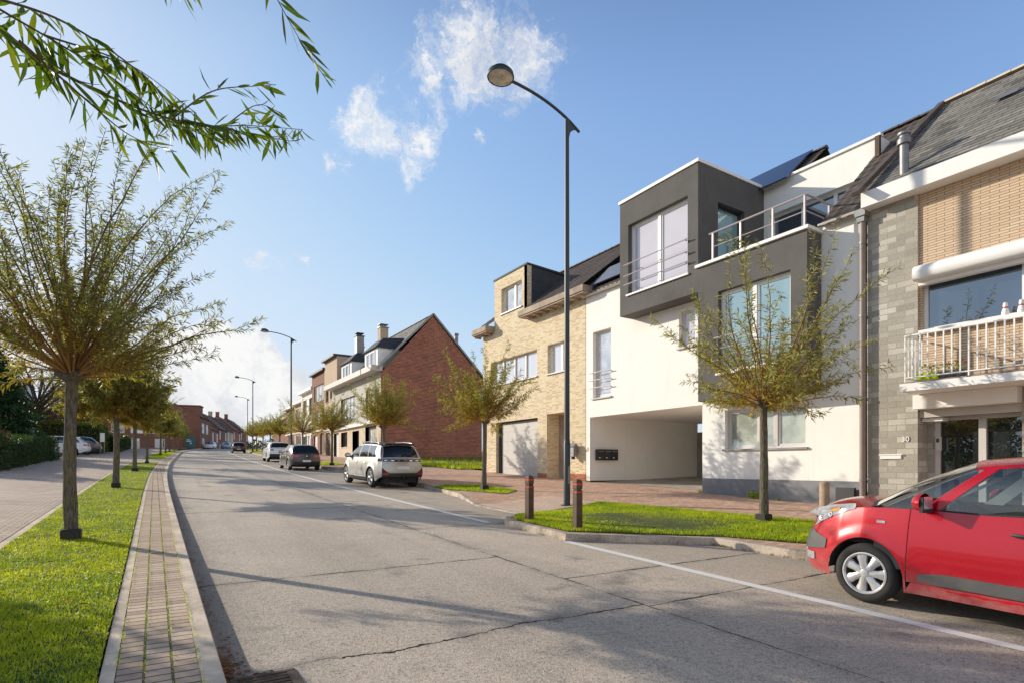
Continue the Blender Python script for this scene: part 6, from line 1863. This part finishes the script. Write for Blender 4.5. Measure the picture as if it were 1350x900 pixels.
def bollard(x, y, label, rz):
    t = thing('bollard', label, 'bollard', (x, y, zP(x, y)), 'wooden bollards on the grass island')
    m = MB(); w = .065
    prof = [(w, -.1), (w, .70), (w - .014, .705), (w - .014, .725), (w, .73), (w, .85), (w - .02, .885), (w - .05, .90)]
    vs = []; 
    for ww, z in prof: vs += [(x + a * ww, y + b * ww, zP(x, y) + z) for a, b in ((-1, -1), (1, -1), (1, 1), (-1, 1))]
    fs = [(i * 4 + j, i * 4 + (j + 1) % 4, i * 4 + 4 + (j + 1) % 4, i * 4 + 4 + j) for i in range(len(prof) - 1) for j in range(4)] + [tuple((len(prof) - 1) * 4 + j for j in range(4))]
    m.add(vs, fs); o = m.build('post', M['wood'], t); bevel(o, .006)
    for z0, z1 in ((.662, .682), (.80, .825)):
        b = MB(); q = w + .002
        b.box(x - q, x + q, y - q, y + q, zP(x, y) + z0, zP(x, y) + z1); b.build('red_band', M['red'], t)
    t.rotation_euler = (0, 0, rz)
bollard(6.22, 9.2, 'dark wooden bollard with red bands at the far tip of the grass island', .08)
bollard(6.33, 7.84, 'dark wooden bollard with red bands at the near corner of the grass island', -.05)
cp = thing('stone_post', 'short round tan stone post on the pavement by the grey plinth', 'post', (12.3, 6.75, zP(12.3, 6.75)))
m = MB(); m.lathe([(0, -.05), (.10, -.05), (.10, .56), (.085, .60), (.04, .615), (0, .615)], (12.3, 6.75, zP(12.3, 6.75)), n=18); m.build('shaft', plain('tan_stone', (.42, .31, .22), .85, .3, 5, 60, .3), cp, smooth=40)
# storm drain in the gutter
dg = thing('drain_grate', 'rusty dark drain grate in the gutter at the bottom edge', 'drain', (.62, 3.75, g(3.75)))
x0, x1, y0, y1 = .40, .80, 3.55, 4.02; z = g(3.78) + .006
m = MB()
m.box(x0, x1, y0, y0 + .045, z - .05, z + .012); m.box(x0, x1, y1 - .045, y1, z - .05, z + .012); m.box(x0, x0 + .045, y0 + .045, y1 - .045, z - .05, z + .011); m.box(x1 - .06, x1, y0 + .045, y1 - .045, z - .05, z + .011)
M['rust'] = plain('rusty_cast_iron', (.10, .065, .045), .8, .5, 14, 60, .5)
bevel(m.build('frame', M['rust'], dg), .004)
m = MB(); n = 7
for k in range(n):
    yy = y0 + .045 + (k + .5) * (y1 - y0 - .09) / n; m.box(x0 + .045, x1 - .06, yy - .014, yy + .014, z - .045, z + .006)
m.build('bars', M['rust'], dg)
m = MB(); m.box(x0 + .03, x1 - .04, y0 + .03, y1 - .03, z - .006, z - .003); m.build('pit', plain('black_pit', (.006, .005, .005), .9), dg)

# ---------------------------------------------------------------- far side: signs, teal panel, buildings
def panel(name, label, cat, x, y, w, h, zb, m, legs=True, rz=0, zc=.25):
    t = thing(name, label, cat, (x, y, zL(x, y)), rz=0)
    z = zL(x, y)
    b = MB(); b.box(x - w / 2, x + w / 2, y - .03, y + .03, z + zb, z + zb + h); bevel(b.build('board', m, t), .01)
    b = MB()
    for sx in (-1, 1): b.box(x + sx * w * .4 - .03, x + sx * w * .4 + .03, y + .035, y + .095, z - .05, z + zb + h * .8)
    b.build('leg', M['zinc'], t)
    return t
panel('sign_board', 'small white sign board in front of the dark hedge, nearer one', 'sign', -1.9, 78, .75, 1.0, .3, M['white2'])
panel('sign_board', 'small white sign board by the end of the dark hedge, farther one', 'sign', .55, 101, 1.0, 1.3, .3, M['white2'])
panel('sign_board', 'narrow white sign on the tall clipped hedge by the parked cars', 'sign', -4.0, 63, .35, .8, 1.1, M['white2'])
tp = panel('notice_panel', 'teal blue street panel by the far corner house', 'panel', 5.3, 115, 1.5, 2.1, .2, plain('teal_panel', (.01, .16, .18), .4, .25, 1.5, 30, .05))
b = MB(); z = zL(5.3, 115)
for u, v, w, h in ((-.3, 1.6, .5, .12), (-.2, 1.3, .7, .2), (.1, .9, .3, .25)): b.box(5.3 + u - w / 2, 5.3 + u + w / 2, 114.962, 114.968, z + v, z + v + h)
b.build('poster_marks', M['white2'], tp)

def block(name, label, x0, x1, y0, y1, zb, zt, wm, roof='gable', rm='rtile', rh=3.0, wins=(), group=None, rz=0, chim=(), ridge_x=True, trim=None):
    """simple house body; wins: (face, a0, a1, b0, b1) face '-y' or '+x'"""
    t = thing(name, label, 'house', (0, 0, 0), group)
    hx = [w[1:5] + (.1,) for w in wins if w[0] == '+x']; hy = [w[1:5] + (.1,) for w in wins if w[0] == '-y']
    b = MB()
    wall(b, 'y', y0, x0, x1, zb, zt, hy)
    # facade facing +x
    b2 = MB(); wall(b2, 'x', -x1, y0, y1, zb, zt, hx); b.add([(-x, y, z) for x, y, z in b2.v], b2.f)
    b.poly((x0, y0, zb), (x0, y1, zb), (x0, y1, zt), (x0, y0, zt)); b.poly((x0, y1, zb), (x1, y1, zb), (x1, y1, zt), (x0, y1, zt))
    if roof == 'gable':
        xm = (x0 + x1) / 2; b.poly((x0, y0, zt), (x1, y0, zt), (xm, y0, zt + rh)); b.poly((x0, y1, zt), (x1, y1, zt), (xm, y1, zt + rh))
    if roof == 'gablex':
        ym = (y0 + y1) / 2; b.poly((x0, y0, zt), (x0, y1, zt), (x0, ym, zt + rh)); b.poly((x1, y0, zt), (x1, y1, zt), (x1, ym, zt + rh))
    b.build('wall', M[wm], t)
    r_ = MB()
    if roof == 'flat': r_.box(x0 - .15, x1 + .15, y0 - .15, y1 + .1, zt + .003, zt + .25)
    elif roof == 'gable':
        xm = (x0 + x1) / 2; slope(r_, x0 - .3, zt - .15, xm, zt + rh + .1, y0 - .1, y1 + .1, 10, .03); slope(r_, x1 + .3, zt - .15, xm, zt + rh + .1, y0 - .1, y1 + .1, 10, .03)
    else:
        ym = (y0 + y1) / 2; tmp = MB(); slope(tmp, y0 - .3, zt - .15, ym, zt + rh + .1, x0 - .1, x1 + .1, 10, .03); slope(tmp, y1 + .3, zt - .15, ym, zt + rh + .1, x0 - .1, x1 + .1, 10, .03)
        r_.add([(y, x, z) for x, y, z in tmp.v], tmp.f)
    ro = r_.build('roof', M[rm], t)
    for w in wins:
        if w[0] == '-y': window(t, 'y', y0, *w[1:5], .1, cols=w[5], fm='pvc', pm='gl_far', fw=.12)
        else:
            f = MB(); a0, a1, c0, c1 = w[1:5]
            for (p, q, u, v) in ((a0, a1, c0, c0 + .12), (a0, a1, c1 - .12, c1), (a0, a0 + .12, c0, c1), (a1 - .12, a1, c0, c1), ((a0 + a1) / 2 - .06, (a0 + a1) / 2 + .06, c0, c1)):
                f.box(x1 - .09, x1 - .03, p, q, u, v)
            o = f.build('window', M['pvc'], t); f = MB(); f.poly((x1 - .08, a0, c0), (x1 - .08, a1, c0), (x1 - .08, a1, c1), (x1 - .08, a0, c1)); f.build('pane', M['gl_cur'], o)
    for cx, cy, ch in chim:
        cm = MB(); cm.box(cx - .4, cx + .4, cy - .5, cy + .5, zt, ch); cm.box(cx - .45, cx + .45, cy - .55, cy + .55, ch + .002, ch + .15); cm.build('chimney', M[wm], ro)
    return t
def rot_about(t, x, y, a):
    """swing a finished house about a plan point"""
    m = Matrix.Translation((x, y, 0)) @ Matrix.Rotation(a, 4, 'Z') @ Matrix.Translation((-x, -y, 0))
    t.matrix_world = m
G3 = 'red brick houses at the far bend'
ang = R(-14)
px, py = 7.6, 128
t = block('corner_house', 'flat fronted red brick corner house where the street bends', px - 9, px, py, py + 12, 3.6, 11.4, 'rbrick2', 'gable', 'rtile', 2.4,
    [('+x', py + 2, py + 4.4, 8.2, 10.2, ()), ('+x', py + 6, py + 8.4, 8.2, 10.2, ()), ('+x', py + 2, py + 4.6, 5.2, 7.2, ())], G3); rot_about(t, px, py, ang)
b = MB(); b.box(px - 4.2, px - .05, py - .02, py + 3, 11.402, 13.4); b.box(px - 4.4, px + .1, py - .2, py + 3.1, 13.402, 13.6); b.build('parapet', M['rbrick2'], t)
yy = py + 12
for i, (ln, zt, wm, lb) in enumerate(((9, 9.6, 'rbrick', 'narrow red brick house with white windows, next to the corner house at the far bend'), (12, 10.4, 'rbrick2', 'wide red brick house with long red roof at the far bend'), (10, 10.6, 'bbrick', 'beige house with grey roof at the far bend'), (14, 11.4, 'rbrick', 'red roofed house at the far bend, second to last of the row'), (16, 12.0, 'rbrick2', 'last red roofed house at the far bend'))):
    t = block('terrace_house', lb, px - 8, px, yy, yy + ln, 3.6, zt, wm, 'gable', 'rtile' if i != 2 else 'bslate', 3.6,
        [('+x', yy + 1, yy + 2.6, zt - 2.6, zt - .6, ()), ('+x', yy + ln - 3, yy + ln - 1.2, zt - 2.6, zt - .6, ()), ('+x', yy + 1, yy + 2.6, zt - 5.4, zt - 3.6, ())], G3, chim=[(px - 4, yy + .8, zt + 4.6)]); rot_about(t, px, py, ang)
    yy += ln
LB = 'buildings behind the gardens on the left'
z = 4.3
t = block('brick_building', 'long low brown brick building with a row of white windows behind the left trees', -20, 4.0, 113, 123, 2.6, 9.6, 'rbrick2', 'flat', 'dark', 0, [('-y', -19 + k * 2.6, -17.2 + k * 2.6, 7.0, 8.4, (.5,)) for k in range(9)] + [('-y', -18 + k * 3.6, -16.5 + k * 3.6, 4.6, 6.2, ()) for k in range(6)], LB)
t = block('villa', 'white rendered villa behind the bare tree and the hedge', -26, -12.5, 80, 92, 2.0, 7.6, 'white', 'gablex', 'dtile', 4.0, [('-y', -24, -22, 4.5, 6.4, (.5,)), ('-y', -20, -18, 4.5, 6.4, (.5,)), ('-y', -16, -14, 4.5, 6.4, (.5,))], LB)
t = block('villa', 'pale house with dark roof at the left edge behind the conifers', -34, -21, 62, 72, 1.5, 6.6, 'sand', 'gablex', 'dtile', 4.0, [('-y', -31, -29, 4, 5.6, (.5,)), ('-y', -26, -24, 4, 5.6, (.5,))], LB)
# wooded rise beyond the roofs
M['far'] = leafmat('far_wood', [(.03, .05, .02), (.06, .075, .03), (.09, .08, .03), (.04, .05, .025)], .2)
rg = np.random.default_rng(77); P = []
for _ in range(22000):
    a = rg.uniform(-70, 45); d = rg.uniform(235, 300)
    x = a * 2.4; hgt = 7 + 4 * math.sin(a * .33) + 3 * math.sin(a * .9 + 1)
    P.append((x + rg.normal(0, 2), d + rg.normal(0, 3), 6 + rg.uniform(0, 1) ** .7 * hgt))
P = np.array(P); o = leaves_obj('far_wood', P, rg.normal(0, 1, P.shape), rg.uniform(.8, 1.8, len(P)), np.zeros(len(P)), M['far'], None, rg, .6)
tag(o, 'dark line of far woods beyond the roofs', 'wood', kind='stuff')
# wall behind the viewer's left for the neighbours across the street (seen only as reflections)

# ---------------------------------------------------------------- camera
cd = bpy.data.cameras.new('camera'); cam = bpy.data.objects.new('camera', cd); COL.objects.link(cam)
cam.location = (0, 0, 1.5)
th = math.atan2(471, 745)
cam.rotation_euler = (R(90), 0, -th)
cd.sensor_width = 36; cd.sensor_fit = 'HORIZONTAL'; cd.lens = 745 / 1350 * 36
cd.shift_y = (614 - 450) / 1350
cd.clip_start = .05; cd.clip_end = 5000
SC.camera = cam

# ---------------------------------------------------------------- sun and sky
EL, AZ = R(20), R(-33)           # azimuth from +y, negative to the left
sd = Vector((math.sin(AZ) * math.cos(EL), math.cos(AZ) * math.cos(EL), math.sin(EL)))
sl = bpy.data.lights.new('sun', 'SUN'); so = bpy.data.objects.new('sun', sl); COL.objects.link(so)
sl.energy = 5.0; sl.angle = R(.5); sl.color = (1, .90, .74)
so.rotation_euler = (-sd).to_track_quat('-Z', 'Y').to_euler(); so.location = (-30, 40, 30)
w = bpy.data.worlds.new('World'); SC.world = w; w.use_nodes = True
nt = w.node_tree; nt.nodes.clear()
out = nt.nodes.new('ShaderNodeOutputWorld'); bg = nt.nodes.new('ShaderNodeBackground'); nt.links.new(bg.outputs[0], out.inputs[0])
sky = nt.nodes.new('ShaderNodeTexSky'); sky.sky_type = 'NISHITA'; sky.sun_disc = False
sky.sun_elevation = EL; sky.sun_rotation = AZ; sky.altitude = 50; sky.air_density = 1.0; sky.dust_density = .7; sky.ozone_density = 2.0
d = nt.nodes.new('ShaderNodeTexCoord').outputs['Generated']
# clouds: noise kept to a few parts of the sky given by direction
sn, cs = math.sin(th), math.cos(th)
def direction(u, v):
    a, b = (u - 675) / 745, (614 - v) / 745
    return Vector((sn + a * cs, cs - a * sn, b)).normalized()
CL = [((560, 105), .065, 1.05), ((620, 70), .10, 1.25), ((690, 85), .085, 1.15), ((640, 30), .05, .85), ((500, 165), .075, 1.25), ((545, 180), .06, 1.1), ((525, 215), .055, 1.1), ((440, 215), .036, .95), ((355, 340), .04, .9), ((393, 340), .024, .8), ((628, 180), .024, .65),
      ((330, 465), .055, 2.6), ((285, 462), .06, 2.6), ((365, 495), .05, 2.2), ((240, 470), .08, 1.8), ((290, 490), .085, 2.6), ((345, 480), .065, 2.4), ((265, 530), .10, 2.6), ((330, 530), .09, 2.6), ((380, 520), .06, 2.2), ((200, 510), .11, 1.6), ((130, 480), .12, 1.3), ((60, 450), .14, 1.2), ((-40, 420), .16, 1.1), ((420, 570), .07, 1.5), ((480, 600), .06, 1.0)]
acc = None
n1 = noise(nt, d, 7.5, 9, .60, .6)
wv = N(nt, 'ShaderNodeTexNoise', {'Vector': d, 'Scale': 10.0, 'Detail': 9, 'Roughness': .66})
dw = vmath(nt, 'ADD', d, vmath(nt, 'MULTIPLY', vmath(nt, 'SUBTRACT', wv.outputs['Color'], (.5, .5, .5)).outputs[0], (.17, .17, .11)).outputs[0]).outputs[0]
for (uv_, r_, k) in CL:
    c_ = direction(*uv_)
    ds = N(nt, 'ShaderNodeVectorMath', {0: dw, 1: c_}, operation='DISTANCE').outputs['Value']
    f = math_(nt, 'MULTIPLY', math_(nt, 'SUBTRACT', 1.0, math_(nt, 'DIVIDE', ds, r_), clamp=True), k)
    acc = f if acc is None else math_(nt, 'MAXIMUM', acc, f)
nf = noise(nt, dw, 22, 8, .66)
dens = smooth_(nt, math_(nt, 'ADD', math_(nt, 'MULTIPLY', acc, 1.15), math_(nt, 'MULTIPLY', math_(nt, 'SUBTRACT', nf, .5), 2.3)), .30, 1.15)
dens = math_(nt, 'MULTIPLY', dens, math_(nt, 'MULTIPLY', acc, 4.0, clamp=True))
wisp = math_(nt, 'ADD', .38, math_(nt, 'MULTIPLY', smooth_(nt, noise(nt, dw, 34, 7, .7, .8), .35, .62), .62))
low_ = smooth_(nt, N(nt, 'ShaderNodeSeparateXYZ', {0: d}).outputs[2], .26, .38)
dens = math_(nt, 'MULTIPLY', dens, N(nt, 'ShaderNodeMix', {0: low_, 2: 1.0, 3: wisp}).outputs[0])
# faint haze veils
veil = smooth_(nt, noise(nt, d, 3.0, 6, .6), .55, .8)
sp_ = N(nt, 'ShaderNodeSeparateXYZ', {0: d})
shade = mix(nt, smooth_(nt, noise(nt, dw, 9, 5, .6), .35, .65), (7.0, 7.2, 7.7), (9.9, 9.8, 9.6))
skyc = mix(nt, 1.0, sky.outputs[0], (2.65, 2.75, 3.3), 'MULTIPLY')
sx_ = N(nt, 'ShaderNodeSeparateXYZ', {0: skyc})
ch = []
for k_, lim in ((0, 7.6), (1, 8.6), (2, 9.9)):
    c_ = sx_.outputs[k_]
    ch.append(math_(nt, 'DIVIDE', c_, math_(nt, 'POWER', math_(nt, 'ADD', 1.0, math_(nt, 'POWER', math_(nt, 'DIVIDE', c_, lim), 3.0)), 1 / 3)))
skyc = N(nt, 'ShaderNodeCombineXYZ', {0: ch[0], 1: ch[1], 2: ch[2]}).outputs[0]
hz = math_(nt, 'SUBTRACT', 1.0, smooth_(nt, sp_.outputs[2], .0, .30))
skyc = mix(nt, math_(nt, 'MULTIPLY', hz, .22), skyc, (6.5, 7.2, 8.2))
zen = math_(nt, 'SUBTRACT', 1.0, math_(nt, 'MULTIPLY', smooth_(nt, sp_.outputs[2], .50, .92), .62))
skyc = vmath(nt, 'MULTIPLY', skyc, N(nt, 'ShaderNodeCombineXYZ', {0: zen, 1: zen, 2: zen}).outputs[0]).outputs[0]
skyc = mix(nt, math_(nt, 'MULTIPLY', veil, .12), skyc, (7.5, 7.8, 8.4))
# added bright cloud low behind the viewer, unseen, to lift the fill light
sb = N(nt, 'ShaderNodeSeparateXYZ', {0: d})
fill_bank = math_(nt, 'MULTIPLY', smooth_(nt, math_(nt, 'MULTIPLY', sb.outputs[1], -1.0), .25, .60), smooth_(nt, math_(nt, 'ADD', sb.outputs[2], math_(nt, 'MULTIPLY', noise(nt, dw, 5, 6, .6), .5)), 1.0, .55))
skyc = mix(nt, math_(nt, 'MULTIPLY', fill_bank, .85), skyc, (10.5, 10.2, 9.8))
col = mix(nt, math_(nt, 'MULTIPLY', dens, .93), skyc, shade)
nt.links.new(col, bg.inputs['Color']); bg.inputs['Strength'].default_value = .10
SC.view_settings.view_transform = 'Standard'; SC.view_settings.look = 'None'; SC.view_settings.exposure = 0; SC.view_settings.gamma = 1
SC.render.engine = 'CYCLES'
SC.cycles.max_bounces = 8; SC.cycles.diffuse_bounces = 6; SC.cycles.transparent_max_bounces = 12
SC.render.resolution_x = 1024; SC.render.resolution_y = 682
